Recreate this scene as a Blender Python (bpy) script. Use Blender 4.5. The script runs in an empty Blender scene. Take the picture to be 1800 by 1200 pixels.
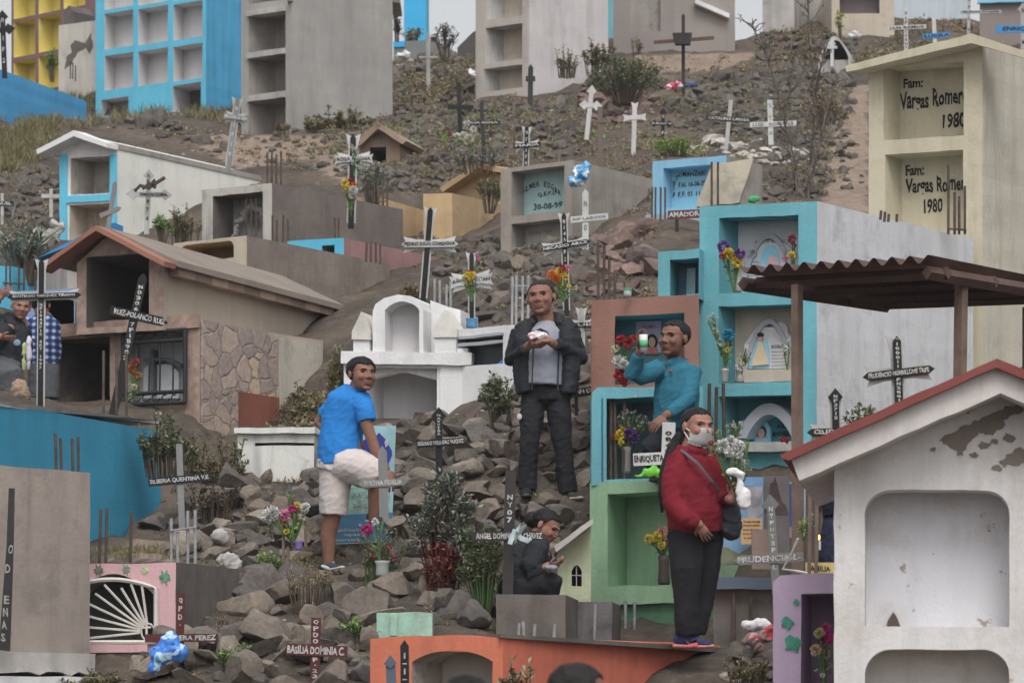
import bpy, bmesh, math, random
import numpy as np
from mathutils import Vector, Matrix, noise
from mathutils.geometry import tessellate_polygon
R = math.radians
SC = bpy.context.scene
COL = SC.collection
# ------------------------------------------------------------ camera (level 130 mm lens, shifted up), world, sun, exposure
F, HY, CX, ZC = 6500.0, 1250.0, 900.0, 2.0
cam = bpy.data.objects.new('camera', bpy.data.cameras.new('camera')); COL.objects.link(cam)
cam.location = (0, 0, ZC); cam.rotation_euler = (R(90), 0, 0)
cam.data.sensor_width = 36; cam.data.lens = F / 1800 * 36
cam.data.shift_y = (HY - 600) / 1800
cam.data.clip_end = 3000; cam.data.clip_start = 0.5
cam.data.dof.use_dof = True; cam.data.dof.focus_distance = 28; cam.data.dof.aperture_fstop = 6.3
SC.camera = cam
SC.view_settings.view_transform = 'Standard'; SC.view_settings.look = 'None'
SC.view_settings.gamma = 1; SC.view_settings.exposure = 0.02
SC.cycles.use_denoising = True
SC.cycles.max_bounces = 5; SC.cycles.diffuse_bounces = 2
SUN_EL, SUN_AZ = 56, 172        # azimuth the light comes from, degrees clockwise from +Y
w = bpy.data.worlds.new('World'); SC.world = w; w.use_nodes = True
nt = w.node_tree; bg = nt.nodes['Background']
sky = nt.nodes.new('ShaderNodeTexSky'); sky.sky_type = 'NISHITA'; sky.sun_disc = False
sky.sun_elevation = R(SUN_EL); sky.sun_rotation = R(SUN_AZ); sky.dust_density = 4; sky.air_density = 1.2
hs = nt.nodes.new('ShaderNodeHueSaturation'); hs.inputs['Saturation'].default_value = 0.16
nt.links.new(sky.outputs[0], hs.inputs['Color']); nt.links.new(hs.outputs[0], bg.inputs['Color'])
hs.inputs['Value'].default_value = 1.1
bg.inputs['Strength'].default_value = 0.15
sl = bpy.data.lights.new('sun', 'SUN'); sl.energy = 0.9; sl.angle = R(25); sl.color = (1.0, 0.97, 0.93)
so = bpy.data.objects.new('sun', sl); COL.objects.link(so)
sd = Vector((math.sin(R(SUN_AZ)) * math.cos(R(SUN_EL)), math.cos(R(SUN_AZ)) * math.cos(R(SUN_EL)), math.sin(R(SUN_EL))))
so.rotation_euler = sd.to_track_quat('Z', 'Y').to_euler(); so.location = sd * 60

# ------------------------------------------------------------ helpers
def P(px, py, Y): return Vector(((px - CX) * Y / F, Y, ZC + (HY - py) * Y / F))
def M2(px, Y): return px * Y / F                      # a size in photo pixels -> metres at distance Y
def lin(c):
    c /= 255.0
    return c / 12.92 if c <= 0.04045 else ((c + 0.055) / 1.055) ** 2.4
ALB = 1.32
def C(r, g, b, k=None):
    k = ALB if k is None else k
    c = [lin(v) * k for v in (r, g, b)]; l = .3 * c[0] + .6 * c[1] + .1 * c[2]
    return tuple(min(.8, v + (l - v) * .1) for v in c) + (1,)
MATS = {}
def mat(name, rgb, rough=.88, var=.18, scale=1.6, streak=0.0, grime=0.0, gcol=(72, 66, 60), bump=.25, bscale=38, spec=.25, k=None, obj=False, chip=0.0, chipcol=(120, 112, 104), metal=0):
    """weathered surface: mottled base colour, rain streaks, grime patches, chipped paint, bump"""
    if name in MATS: return MATS[name]
    m = bpy.data.materials.new(name); m.use_nodes = True; MATS[name] = m
    n = m.node_tree.nodes; L = m.node_tree.links; b = n['Principled BSDF']
    base = C(*rgb, k=k)
    b.inputs['Roughness'].default_value = rough; b.inputs['Specular IOR Level'].default_value = spec; b.inputs['Metallic'].default_value = metal
    if obj: co = n.new('ShaderNodeTexCoord').outputs['Object']
    else: co = n.new('ShaderNodeNewGeometry').outputs['Position']
    def nz(s, d=5, r=.6, vec=co):
        t = n.new('ShaderNodeTexNoise'); t.inputs['Scale'].default_value = s; t.inputs['Detail'].default_value = d; t.inputs['Roughness'].default_value = r
        L.new(vec, t.inputs['Vector']); return t.outputs['Fac']
    def rng(x, a, bb, c, d):
        t = n.new('ShaderNodeMapRange'); t.inputs[1].default_value = a; t.inputs[2].default_value = bb; t.inputs[3].default_value = c; t.inputs[4].default_value = d
        L.new(x, t.inputs[0]); return t.outputs[0]
    def mix(fac, a, bcol):
        t = n.new('ShaderNodeMix'); t.data_type = 'RGBA'; t.blend_type = 'MIX'
        L.new(fac, t.inputs[0])
        for i, v in ((6, a), (7, bcol)):
            if isinstance(v, tuple): t.inputs[i].default_value = v
            else: L.new(v, t.inputs[i])
        return t.outputs[2]
    lo = tuple(v * (1 - var * 1.5) for v in base[:3]) + (1,); hi = tuple(min(.86, v * (1 + var)) for v in base[:3]) + (1,)
    col = mix(rng(nz(scale), .3, .7, 0, 1), lo, hi)
    if bump or var:
        fine = nz(scale * 14, 3); f2 = rng(fine, .35, .65, 0, .35)
        col = mix(f2, col, tuple(v * (1 - var) for v in base[:3]) + (1,))
    if streak:
        mp = n.new('ShaderNodeMapping'); mp.inputs['Scale'].default_value = (1, 1, .1); L.new(co, mp.inputs['Vector'])
        s = nz(6.5, 6, .65, mp.outputs[0]); col = mix(rng(s, .47, .7, 0, streak), col, tuple(v * .42 for v in base[:3]) + (1,)); s2 = nz(2.1, 7, .7, mp.outputs[0]); col = mix(rng(s2, .5, .75, 0, streak * .7), col, tuple(v * .55 for v in base[:3]) + (1,)); s3 = nz(3.4, 7, .7, mp.outputs[0]); col = mix(rng(s3, .55, .8, 0, streak * .6), col, tuple(min(.8, v * 1.3 + .04) for v in base[:3]) + (1,))
    if grime:
        g = nz(2.6, 8, .72); col = mix(rng(g, .52, .66, 0, grime), col, C(*gcol))
    if chip:
        g = nz(4.3, 9, .7); col = mix(rng(g, .66 - chip * .1, .675 - chip * .1, 0, 1), col, C(*chipcol))
    L.new(col, b.inputs['Base Color'])
    if bump:
        bp = n.new('ShaderNodeBump'); bp.inputs['Strength'].default_value = bump; bp.inputs['Distance'].default_value = .02
        L.new(nz(bscale, 6, .65), bp.inputs['Height']); L.new(bp.outputs[0], b.inputs['Normal'])
    return m
def plain(name, rgb, rough=.7, k=None, var=.1): return mat(name, rgb, rough, var=var, scale=9, bump=0, k=k)

def link(o, parent=None):
    COL.objects.link(o)
    if parent is not None: o.parent = parent
    return o
def tag(o, label, cat, group=None, kind=None):
    if label: o['label'] = label
    if cat: o['category'] = cat
    if group: o['group'] = group
    if kind: o['kind'] = kind
    return o
def thing(name, label, cat, loc, group=None):
    o = bpy.data.objects.new(name, None); o.empty_display_size = .1
    o.location = loc; link(o); return tag(o, label, cat, group)
def wloc(o):
    v = Vector(o.location)
    while o.parent: o = o.parent; v += Vector(o.location)
    return v
def obj(name, bm, m, parent=None, smooth=False, loc=None):
    """bm holds world coordinates; links ONE mesh object"""
    me = bpy.data.meshes.new(name)
    off = wloc(parent) if parent is not None else (Vector(loc) if loc is not None else Vector())
    if off.length: bmesh.ops.translate(bm, verts=bm.verts, vec=-off)
    bm.to_mesh(me); bm.free()
    ms = m if isinstance(m, (list, tuple)) else [m]
    for x in ms: me.materials.append(x)
    if smooth: me.shade_smooth()
    o = bpy.data.objects.new(name, me)
    if parent is None and loc is not None: o.location = loc
    return link(o, parent)
def sub(name, bm, m, parent, smooth=False): return obj(name, bm, m, parent, smooth)
def recalc(bm): bmesh.ops.recalc_face_normals(bm, faces=bm.faces); return bm
def prism(bm, poly, vec, mi=0):
    """poly: world points of a planar polygon, extruded by vec"""
    a = [bm.verts.new(p) for p in poly]; b = [bm.verts.new(p + vec) for p in poly]; n = len(poly)
    fs = []
    for q in ((a, b) if n > 4 else ()):
        for t in tessellate_polygon([[v.co for v in q]]):
            fs.append(bm.faces.new([q[i] for i in t]))
    if n <= 4: fs += [bm.faces.new(a), bm.faces.new(b)]
    for i in range(n): fs.append(bm.faces.new((a[i], a[(i + 1) % n], b[(i + 1) % n], b[i])))
    for f in fs: f.material_index = mi
    return bm
def tube(bm, pts, rads, seg=8, side=None, cap=True):
    """tapered tube; rads: number or (ra, rb) per point, ra along 'side'"""
    pts = [Vector(p) for p in pts]; n = len(pts); rings = []
    for i, p in enumerate(pts):
        t = (pts[min(i + 1, n - 1)] - pts[max(i - 1, 0)]).normalized()
        s = Vector(side) if side is not None else (Vector((1, 0, 0)) if abs(t.x) < .8 else Vector((0, 1, 0)))
        a = s - s.dot(t) * t
        if a.length < 1e-4: a = Vector((0, 1, 0)) - t.y * t
        a.normalize(); b = t.cross(a)
        r = rads[i] if isinstance(rads, (list, tuple)) else rads
        ra, rb = r if isinstance(r, (list, tuple)) else (r, r)
        def ring(c, k): return [bm.verts.new(c + a * ra * k * math.cos(2 * math.pi * j / seg) + b * rb * k * math.sin(2 * math.pi * j / seg)) for j in range(seg)]
        m = min(ra, rb)
        if i == 0 and cap == 'round': rings.append(ring(p - t * m * .8, .55))
        rings.append(ring(p, 1))
        if i == n - 1 and cap == 'round': rings.append(ring(p + t * m * .8, .55))
    for q, r_ in zip(rings, rings[1:]):
        for j in range(seg): bm.faces.new((q[j], q[(j + 1) % seg], r_[(j + 1) % seg], r_[j]))
    if cap: bm.faces.new(list(reversed(rings[0]))); bm.faces.new(rings[-1])
    return bm
def ball(bm, c, r, seg=16, mtx=None, rings=10):
    """ellipsoid with radii r (in the frame mtx, 3x3)"""
    c = Vector(c); rx, ry, rz = r if isinstance(r, (list, tuple)) else (r, r, r)
    m = Matrix.Diagonal((rx, ry, rz))
    if mtx is not None: m = mtx @ m
    bmesh.ops.create_uvsphere(bm, u_segments=seg, v_segments=rings, radius=1, matrix=Matrix.Translation(c) @ m.to_4x4())
    return bm
def box(bm, c, s, rz=0):
    bmesh.ops.create_cube(bm, size=1, matrix=Matrix.Translation(Vector(c)) @ Matrix.Rotation(rz, 4, 'Z') @ Matrix.Diagonal((s[0], s[1], s[2], 1)))
    return bm
class Plane:
    """a vertical (or any) plane seen through pixels: hit(px, py) -> point on it"""
    def __init__(s, o, u, v=Vector((0, 0, 1)), bk=None):
        s.o, s.u, s.v = Vector(o), Vector(u).normalized(), Vector(v).normalized()
        s.n = s.u.cross(s.v).normalized()              # towards the viewer
        if s.n.y > 0: s.n = -s.n
        s.k = Vector(bk).normalized() if bk is not None else -s.n
    def hit(s, px, py):
        d = Vector(((px - CX) / F, 1, (HY - py) / F)); c = Vector((0, 0, ZC))
        return c + d * ((s.o - c).dot(s.n) / d.dot(s.n))
    def uv(s, px, py): q = s.hit(px, py) - s.o; return (q.dot(s.u), q.dot(s.v))
    def W(s, u, v, d=0): return s.o + s.u * u + s.v * v + s.k * d
def facing(px, py, Y, yaw=0): return Plane(P(px, py, Y), (math.cos(R(yaw)), math.sin(R(yaw)), 0))

# lettering: built-in font outlines turned into flat meshes
_TX = {}
def glyphs(s, bold=0.0):
    key = (s, bold)
    if key not in _TX:
        cu = bpy.data.curves.new('t', 'FONT'); cu.body = s; cu.offset = bold; cu.resolution_u = 2
        o = bpy.data.objects.new('t', cu); COL.objects.link(o)
        dg = bpy.context.evaluated_depsgraph_get(); me = bpy.data.meshes.new_from_object(o.evaluated_get(dg))
        vs = [v.co.copy() for v in me.vertices]; fs = [tuple(p.vertices) for p in me.polygons]
        bpy.data.objects.remove(o); bpy.data.curves.remove(cu); bpy.data.meshes.remove(me)
        x0 = min(v.x for v in vs); x1 = max(v.x for v in vs); y0 = min(v.y for v in vs); y1 = max(v.y for v in vs)
        _TX[key] = ([((v.x - x0) / max(1e-6, x1 - x0), (v.y - y0) / max(1e-6, y1 - y0)) for v in vs], fs, (x1 - x0) / max(1e-6, y1 - y0))
    return _TX[key]
def text(bm, s, o, rgt, up, wdt, hgt, bold=.02):
    """lettering in the box with lower corner o and edges rgt*wdt, up*hgt"""
    if not s.strip(): return bm
    vs, fs, _ = glyphs(s, bold); n_ = len(s); sd = o.x * 7.3 + o.z * 3.1
    def wob(u, v):                       # hand lettering: uneven height, lean and baseline
        a = noise.noise(Vector((u * n_ * .8, sd, 0))); b = noise.noise(Vector((u * n_ * .9, sd, 5))); c = noise.noise(Vector((u * n_ * 1.7, v * 2.5, sd)))
        return u + (a * .3 * (v - .3) + c * .12) / max(1, n_), v * (1 + .22 * b) + .10 * a + .05 * c
    q = [bm.verts.new(o + rgt * (x * wdt) + up * (y * hgt)) for x, y in (wob(u, v) for u, v in vs)]
    for f in fs:
        try: bm.faces.new([q[i] for i in f])
        except ValueError: pass
    return bm
def remesh(bm, voxel=.006, smooth=4, fold=0, fscale=9, seed=0):
    me = bpy.data.meshes.new('r'); bm.to_mesh(me); bm.free()
    o = bpy.data.objects.new('r', me); COL.objects.link(o)
    md = o.modifiers.new('r', 'REMESH'); md.mode = 'VOXEL'; md.voxel_size = voxel
    if smooth: sm = o.modifiers.new('s', 'SMOOTH'); sm.iterations = smooth; sm.factor = .5
    dg = bpy.context.evaluated_depsgraph_get(); m2 = bpy.data.meshes.new_from_object(o.evaluated_get(dg))
    bpy.data.objects.remove(o); bpy.data.meshes.remove(me)
    out = bmesh.new(); out.from_mesh(m2); bpy.data.meshes.remove(m2)
    if fold:
        out.normal_update()
        for v in out.verts:
            q = v.co * fscale + Vector((seed, 0, 0))
            w1 = Vector((q.x * .8 + q.z * .5, q.y, q.z * .7 - q.x * .35)); r1 = (1 - abs(noise.noise(w1))) ** 4; w2 = Vector((q.x * 1.2 - q.z * .9, q.y * .8, q.z * 1.5)) * 1.5; r2 = (1 - abs(noise.noise(w2 + Vector((9, 0, 0))))) ** 5
            v.co += v.normal * fold * (1.1 * r1 + .7 * r2 + .6 * noise.noise(q * .5) - .6)
    return out
def rag(poly, seg=.11, amp=.006):
    """hand built edges: an outline in metres broken up and nudged a few millimetres"""
    out = []; n = len(poly)
    for i in range(n):
        a, b = Vector(poly[i]), Vector(poly[(i + 1) % n]); L = (b - a).length; k = min(24, max(1, int(L / seg))) if n < 30 else 1
        for j in range(k):
            p = a.lerp(b, j / k); q = Vector((p.x * 6.1, p.y * 6.1, L * 3)); out.append((p.x + amp * noise.noise(q), p.y + amp * 1.3 * noise.noise(q + Vector((11, 3, 7)))))
    return out
ANCHORS = []       # (X, Y, Z) points the ground passes through
HULLS = []         # screen outlines of tombs: no loose rocks there
# ------------------------------------------------------------ tombs: a pierced facade, niches behind it, walls running back into the hill
FOOT = []
class Tomb:
    def __init__(s, name, label, A, B, Cc=None, Y=30, bot=700, YA=None, YC=None, L=2.3, cat='tomb', group=None, embed=.6, anchor=True, skew=0):
        YA = YA or Y * (HY - B[1]) / (HY - A[1])
        s.Bw = P(B[0], B[1], Y); s.Aw = P(A[0], A[1], YA)
        du = s.Bw - s.Aw; du.z = 0; s.w = du.length; U = du.normalized()
        if Cc is not None:
            YC = YC or Y * (HY - B[1]) / (HY - Cc[1])
            cw = P(Cc[0], Cc[1], YC); dk = cw - s.Bw; dk.z = 0; s.L = dk.length; K = dk.normalized()
        else:
            K = Vector((-U.y, U.x, 0)); K = -K if K.y < 0 else K
            K.rotate(Matrix.Rotation(R(skew), 3, 'Z')); s.L = L
        s.zt = s.Bw.z; s.zb = P(B[0], bot, Y).z; s.ze = s.zb - embed
        s.pl = Plane(Vector((s.Aw.x, s.Aw.y, 0)), U, bk=K); s.K = K; s.Y = Y
        FOOT.append((s.pl, s.K, s.w, s.L, s.zb))
        base = (s.Aw + s.Bw) / 2; base.z = s.zb
        s.root = thing(name, label, cat, base, group)
        hl = [A, B] + ([Cc] if Cc else []) + ([(Cc[0], HY - (HY - bot) * Y / (YC or Y))] if Cc else []) + [(B[0], bot), (A[0], HY - (HY - bot) * Y / YA)]
        HULLS.append((hl, Y))
        if anchor:
            for q in (Vector((s.Aw.x, s.Aw.y, s.zb)), Vector((s.Bw.x, s.Bw.y, s.zb))): ANCHORS.append(tuple(q))
    def v(s, px, py): return s.pl.uv(px, py)
    def hole(s, h):
        x0, y0, x1, y1 = h[:4]; kind = h[4] if len(h) > 4 else 'r'; p = h[5] if len(h) > 5 else .3
        u0, vt = s.v(x0, y0); u1, _ = s.v(x1, y0); _, vb = s.v(x0, y1); W_, H = u1 - u0, vt - vb
        if kind == 'r': return [(u0, vb), (u1, vb), (u1, vt), (u0, vt)]
        if kind == 'a':                                  # segmental arch, rise p * height
            pts = [(u0, vb), (u1, vb)]
            for i in range(17):
                t = i / 16; pts.append((u1 - W_ * t, vt - p * H + p * H * math.sin(math.pi * t) ** .8))
            return pts
        if kind == 'c':                                  # rounded corners, radius p * width; upper only when p < 0
            r = abs(p) * W_; pts = []
            cs = [(u1 - r, vt - r, 0), (u0 + r, vt - r, 90)]
            pts += [(u0, vb), (u1, vb)] if p < 0 else [(u0 + r + r * math.cos(R(180 + a)), vb + r + r * math.sin(R(180 + a))) for a in range(0, 91, 15)] + [(u1 - r + r * math.cos(R(270 + a)), vb + r + r * math.sin(R(270 + a))) for a in range(0, 91, 15)]
            for cx, cy, a0 in cs: pts += [(cx + r * math.cos(R(a0 + a)), cy + r * math.sin(R(a0 + a))) for a in range(0, 91, 15)]
            return pts
    def build(s, mf, mw, top=None, holes=(), roof=True):
        """top: outline of the upper edge in pixels, from A to B; holes: (rect.., kind, p, depth, inner material, back material, panel inset)"""
        tp = [s.v(*q) for q in top] if top else [(0, s.zt), (s.w, s.zt)]
        out = rag([(tp[0][0], s.ze), (tp[-1][0], s.ze)] + list(reversed(tp)))
        hs_ = [(rag(s.hole(h['r'])), h) for h in holes]
        W = s.pl.W; bm = bmesh.new()
        allp = out + [p for h, _ in hs_ for p in h]
        vs = [bm.verts.new(W(u, v)) for u, v in allp]
        for t in tessellate_polygon([[Vector((u, v, 0)) for u, v in out]] + [[Vector((u, v, 0)) for u, v in h] for h, _ in hs_]):
            try: bm.faces.new([vs[i] for i in t])
            except ValueError: pass
        s.facade = sub('facade', bm, mf, s.root)
        bm = bmesh.new()
        a = [bm.verts.new(W(u, v)) for u, v in out]; b = [bm.verts.new(W(u, v, s.L)) for u, v in out]; n = len(out)
        for i in range(n):
            if out[i][1] > s.ze + .01 or out[(i + 1) % n][1] > s.ze + .01: bm.faces.new((a[i], a[(i + 1) % n], b[(i + 1) % n], b[i]))
        for t in tessellate_polygon([[Vector((u, v, 0)) for u, v in out]]): bm.faces.new([b[i] for i in t])
        s.walls = sub('wall', recalc(bm), mw, s.root)
        s.niches = []
        for h, spec in hs_: s.niches.append(s.niche(h, spec))
        return s
    def niche(s, h, sp):
        d = sp.get('d', .28); W = s.pl.W; n = len(h); bm = bmesh.new()
        a = [bm.verts.new(W(u, v, 0)) for u, v in h]; b = [bm.verts.new(W(u, v, d)) for u, v in h]
        for i in range(n): bm.faces.new((a[i], a[(i + 1) % n], b[(i + 1) % n], b[i]))
        o = sub('niche', bm, sp.get('mi', s.facade.data.materials[0]), s.root)
        bm = bmesh.new(); q = [bm.verts.new(W(u, v, d)) for u, v in h]
        for t in tessellate_polygon([[Vector((u, v, 0)) for u, v in h]]): bm.faces.new([q[i] for i in t])
        sub('back_panel', bm, sp.get('mb', sp.get('mi', s.facade.data.materials[0])), o)
        return o
    def prism(s, name, pts, d0, d1, m, parent=None):
        pl = s.at(d0) if parent else s.pl
        bm = prism(bmesh.new(), [pl.W(*q, 0 if parent else d0) for q in (rag([pl.uv(*q) for q in pts]) if len(pts) < 9 and d1 - d0 > .05 else [pl.uv(*q) for q in pts])], s.K * (d1 - d0))
        return sub(name, recalc(bm), m, parent or s.root)
    def at(s, d): return Plane(s.pl.o + s.K * d, s.pl.u, bk=s.K)
    def box(s, name, x0, y0, x1, y1, d0, d1, m, parent=None):
        pl = s.at(d0) if parent else s.pl
        (u0, vt), (u1, _), (_, vb) = pl.uv(x0, y0), pl.uv(x1, y0), pl.uv(x0, y1)
        bm = prism(bmesh.new(), [pl.W(u, v, 0 if parent else d0) for u, v in rag([(u0, vb), (u1, vb), (u1, vt), (u0, vt)])], s.K * (d1 - d0))
        return sub(name, recalc(bm), m, parent or s.root)
    def write(s, txt, x0, yb, x1, ht, m, d=0, parent=None, slope=None, name='lettering', bold=.02):
        """text on the facade plane shifted back by d; x0, yb: lower corner in pixels"""
        pl = s.at(d - .004)
        (u0, vb), (u1, vb1), (_, vt) = pl.uv(x0, yb), pl.uv(x1, yb if slope is None else yb + slope), pl.uv(x0, yb - ht)
        o = pl.W(u0, vb); e = pl.W(u1, vb if slope is None else vb1)
        r = (e - o); L = r.length
        return sub(name, text(bmesh.new(), txt, o, r.normalized(), Vector((0, 0, 1)), L, vt - vb, bold), m, parent or s.root)
    def rods(s, pts, d=.1, m=None, r=.011):
        for x, yt, yb in pts:
            (u, vt), (_, vb) = s.v(x, yt), s.v(x, yb)
            sub('rebar', tube(bmesh.new(), [s.pl.W(u, vb, d), s.pl.W(u + random.uniform(-.01, .01), vt, d)], r, 6), m or RUST, s.root)
    def hoop(s, x0, x1, y, d=.1):
        (u0, v0), (u1, _) = s.v(x0, y), s.v(x1, y)
        sub('rebar_tie', tube(bmesh.new(), [s.pl.W(u0, v0, d - .013), s.pl.W(u1, v0, d - .013)], .008, 5), RUST, s.root)
def H(*r, **k): k['r'] = r; return k
def jag(poly, n=7, a=3, seed=0):
    """an irregular outline: every edge broken up and pushed about"""
    rn = random.Random(seed); out = []
    for i, p in enumerate(poly):
        q = poly[(i + 1) % len(poly)]
        for k in range(n):
            t = k / n; out.append((p[0] + (q[0] - p[0]) * t + rn.uniform(-a, a), p[1] + (q[1] - p[1]) * t + rn.uniform(-a, a)))
    return out

RUST = mat('rusty_iron', (84, 72, 64), .8, var=.3, scale=12)
ROD_GREY = mat('grey_iron', (140, 140, 142), .6, var=.2, scale=12)
BLACK = plain('black_paint', (34, 35, 37)); INK = mat('ink', (50, 47, 44), .8, var=.5, scale=14, bump=0); WHITE_INK = mat('white_lettering', (178, 178, 175), .8, var=.3, scale=16, bump=0)
CEM = mat('grey_cement', (142, 136, 130), streak=.35, grime=.35)
CEM_D = mat('dark_cement', (104, 98, 93), streak=.4, grime=.5)
CEM_L = mat('light_cement', (168, 164, 160), streak=.4, grime=.3)
WHITE = mat('white_limewash', (205, 204, 207), streak=.22, grime=.3, gcol=(128, 120, 110), var=.07)
WHITE_IN = mat('white_niche', (196, 194, 194), streak=.15, var=.06)
TURQ = mat('turquoise_paint', (96, 164, 176), streak=.3, grime=.22, gcol=(120, 150, 152), chip=.15, chipcol=(170, 180, 178), var=.1)
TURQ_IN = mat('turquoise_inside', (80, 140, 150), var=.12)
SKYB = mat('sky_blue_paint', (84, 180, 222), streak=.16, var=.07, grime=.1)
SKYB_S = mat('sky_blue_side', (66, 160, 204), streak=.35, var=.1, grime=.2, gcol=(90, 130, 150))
PALEB = mat('pale_blue_paint', (124, 176, 206), streak=.2, var=.08)
GREENP = mat('pale_green_paint', (142, 178, 142), streak=.35, grime=.3, gcol=(110, 120, 100), var=.1)
GREEN_D = mat('green_paint', (84, 128, 98), streak=.3, grime=.3, var=.12)
CREAM = mat('cream_paint', (182, 174, 150), streak=.3, grime=.35, gcol=(140, 130, 108), var=.07)
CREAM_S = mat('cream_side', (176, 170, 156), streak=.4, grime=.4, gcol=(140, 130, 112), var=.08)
BROWNT = mat('brown_tile', (146, 104, 90), .5, var=.14, streak=.12)
ORANGE = mat('orange_paint', (196, 108, 80), streak=.3, grime=.22, gcol=(120, 84, 66), chip=.12, chipcol=(150, 120, 105), var=.1)
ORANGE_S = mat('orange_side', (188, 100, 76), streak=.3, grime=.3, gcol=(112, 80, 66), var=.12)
LILAC = mat('lilac_paint', (186, 164, 190), streak=.2, var=.07)
PINK = mat('pink_paint', (194, 154, 158), streak=.2, var=.07)
PINK_D = mat('dusty_pink_wall', (146, 110, 110), streak=.25, var=.12, grime=.2)
OCHRE = mat('ochre_paint', (182, 154, 114), streak=.3, var=.12, grime=.3, gcol=(130, 108, 80))
BLUEW = mat('deep_blue_paint', (42, 132, 164), streak=.2, var=.08, grime=.14, gcol=(64, 110, 134), chip=.0)
YELL = mat('yellow_paint', (222, 188, 92), var=.07); MAUVE = mat('mauve_brown_paint', (120, 92, 92), var=.08)
GREYB = mat('blue_grey_paint', (86, 98, 112), streak=.2, var=.1)
BEIGE = mat('beige_plaster', (176, 164, 148), streak=.25, var=.08, grime=.2)
ADOBE = mat('adobe', (136, 116, 98), var=.2, grime=.4)
TAN = mat('tan_panel', (158, 146, 132), streak=.15, var=.07)
EARTH_PATCH = mat('bare_render', (130, 119, 110), var=.2, bump=.5)
GREENISH = mat('mint_panel', (152, 186, 186), streak=.2, var=.08)
MARBLE = mat('pale_marble', (188, 188, 192), .4, var=.1, scale=5)
FIBRO = mat('roof_rust_brown', (116, 96, 88), .7, var=.18, streak=.2)
TIMBER = mat('weathered_timber', (118, 100, 88), var=.25, scale=5, streak=.3)
GLASS = plain('dark_glass', (52, 58, 62), .15)
TB = {}
# --- tall sky-blue block of niches
t = TB['BT'] = Tomb('niche_block', 'tall sky blue block of white niches in three columns', (168, -95), (362, -130), (425, -104), Y=61, bot=197)
rows = [(-62, 18), (25, 88), (99, 160)]
hh = [H(x0, y0 - (x0 - 183) * .132, x1, y1 - (x0 - 183) * .132, d=.35, mi=WHITE_IN, mb=WHITE_IN) for x0, x1 in ((184, 234), (243, 295), (305, 356)) for y0, y1 in rows]
hh += [H(178, 176, 226, 205, d=.35, mi=WHITE_IN, mb=CEM), H(304, 151, 353, 200, d=.6, mi=WHITE_IN, mb=CEM_D)]
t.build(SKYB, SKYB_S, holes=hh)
# --- grey tower
t = TB['GT'] = Tomb('niche_tower', 'tall bare cement niche tower beside the sky blue block', (424, -110), (512, -125), (690, -98), Y=57, bot=232)
t.build(mat('tower_cement', (152, 148, 143), streak=.2, var=.1), mat('tower_side_cement', (144, 141, 138), streak=.3, var=.12, grime=.25, gcol=(120, 112, 104)),
        holes=[H(437, y, 502, y + 64, d=.5, mi=CEM, mb=CEM) for y in (-56, 29, 104, 180)])
t.box('shelf', 437, 20, 502, 30, -.05, .2, CEM_L); t.box('shelf', 437, 95, 502, 104, -.05, .2, CEM_L); t.box('shelf', 437, 170, 502, 180, -.05, .2, CEM_L)
bm = prism(bmesh.new(), [P(505, -4, 56.8), P(703, -2, 61.2), P(703, 6, 61.2), P(690, 4, 60.9), P(505, 2, 56.8)], Vector((.0, 1.2, 0))); sub('roof_lip', recalc(bm), CEM, t.root)
# --- yellow and mauve block behind
t = TB['YT'] = Tomb('niche_block', 'yellow block of niches in a mauve brown grid', (20, -60), (178, -95), Y=67, bot=160, L=2.5)
t.build(MAUVE, MAUVE, holes=[H(x0, y0 - (x0 - 25) * .2, x1, y0 + 62 - (x0 - 25) * .2, d=.35, mi=YELL, mb=YELL) for x0, x1 in ((24, 62), (68, 106), (112, 150)) for y0 in (-28, 40, 109)])
# --- small white block with a peeled patch
t = TB['GB'] = Tomb('grave_block', 'whitewashed grave block with a dark peeled patch between yellow and blue blocks', (103, 45), (171, 36), Y=63, bot=150, L=2)
t.build(mat('old_limewash', (186, 180, 170), streak=.3, grime=.3, var=.08), CEM)
t.prism('peeled_patch', jag([(114, 122), (118, 100), (126, 92), (124, 80), (132, 72), (150, 75), (160, 58), (163, 84), (158, 94), (150, 84), (136, 92), (126, 112)], 3, 1.2, 3), -.006, .02, CEM_D)
t.rods([(137, 112, 142), (141, 114, 142), (146, 118, 146)], -.2)
t = TB['GB0'] = Tomb('dark_kiosk', 'dark upright kiosk on top of the whitewashed block', (112, 15), (131, 12), Y=63.4, bot=46, L=.5, anchor=False, cat='kiosk'); t.build(CEM_D, CEM_D, top=[(112, 20), (121, 10), (131, 22)])
# --- low blue tomb at the upper corner
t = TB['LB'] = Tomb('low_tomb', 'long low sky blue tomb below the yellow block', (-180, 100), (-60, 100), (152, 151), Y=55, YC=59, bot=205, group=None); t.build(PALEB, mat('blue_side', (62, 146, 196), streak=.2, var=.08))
# --- white grey tower centre top
t = TB['WT'] = Tomb('niche_tower', 'tall pale cement niche tower with a whitewashed side wall', (836, -110), (930, -125), (1069, -105), Y=58, bot=170)
t.build(mat('pale_cement', (170, 162, 154), streak=.2, var=.08, grime=.2), mat('limewashed_cement', (178, 174, 174), streak=.3, grime=.4, gcol=(150, 142, 132), var=.08),
        holes=[H(x0, y, 918, y + hgt, d=d, mi=CEM_L, mb=BEIGE) for x0, y, hgt, d in ((855, -38, 74, .35), (853, 50, 62, .35), (850, 122, 40, .3))])
t = TB['TQ'] = Tomb('niche_tower', 'sliver of a turquoise tower behind the whitewashed tower wall', (1040, -110), (1079, -110), Y=62.5, bot=66, L=1.5); t.build(TURQ, TURQ)
t = TB['WT']
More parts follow.
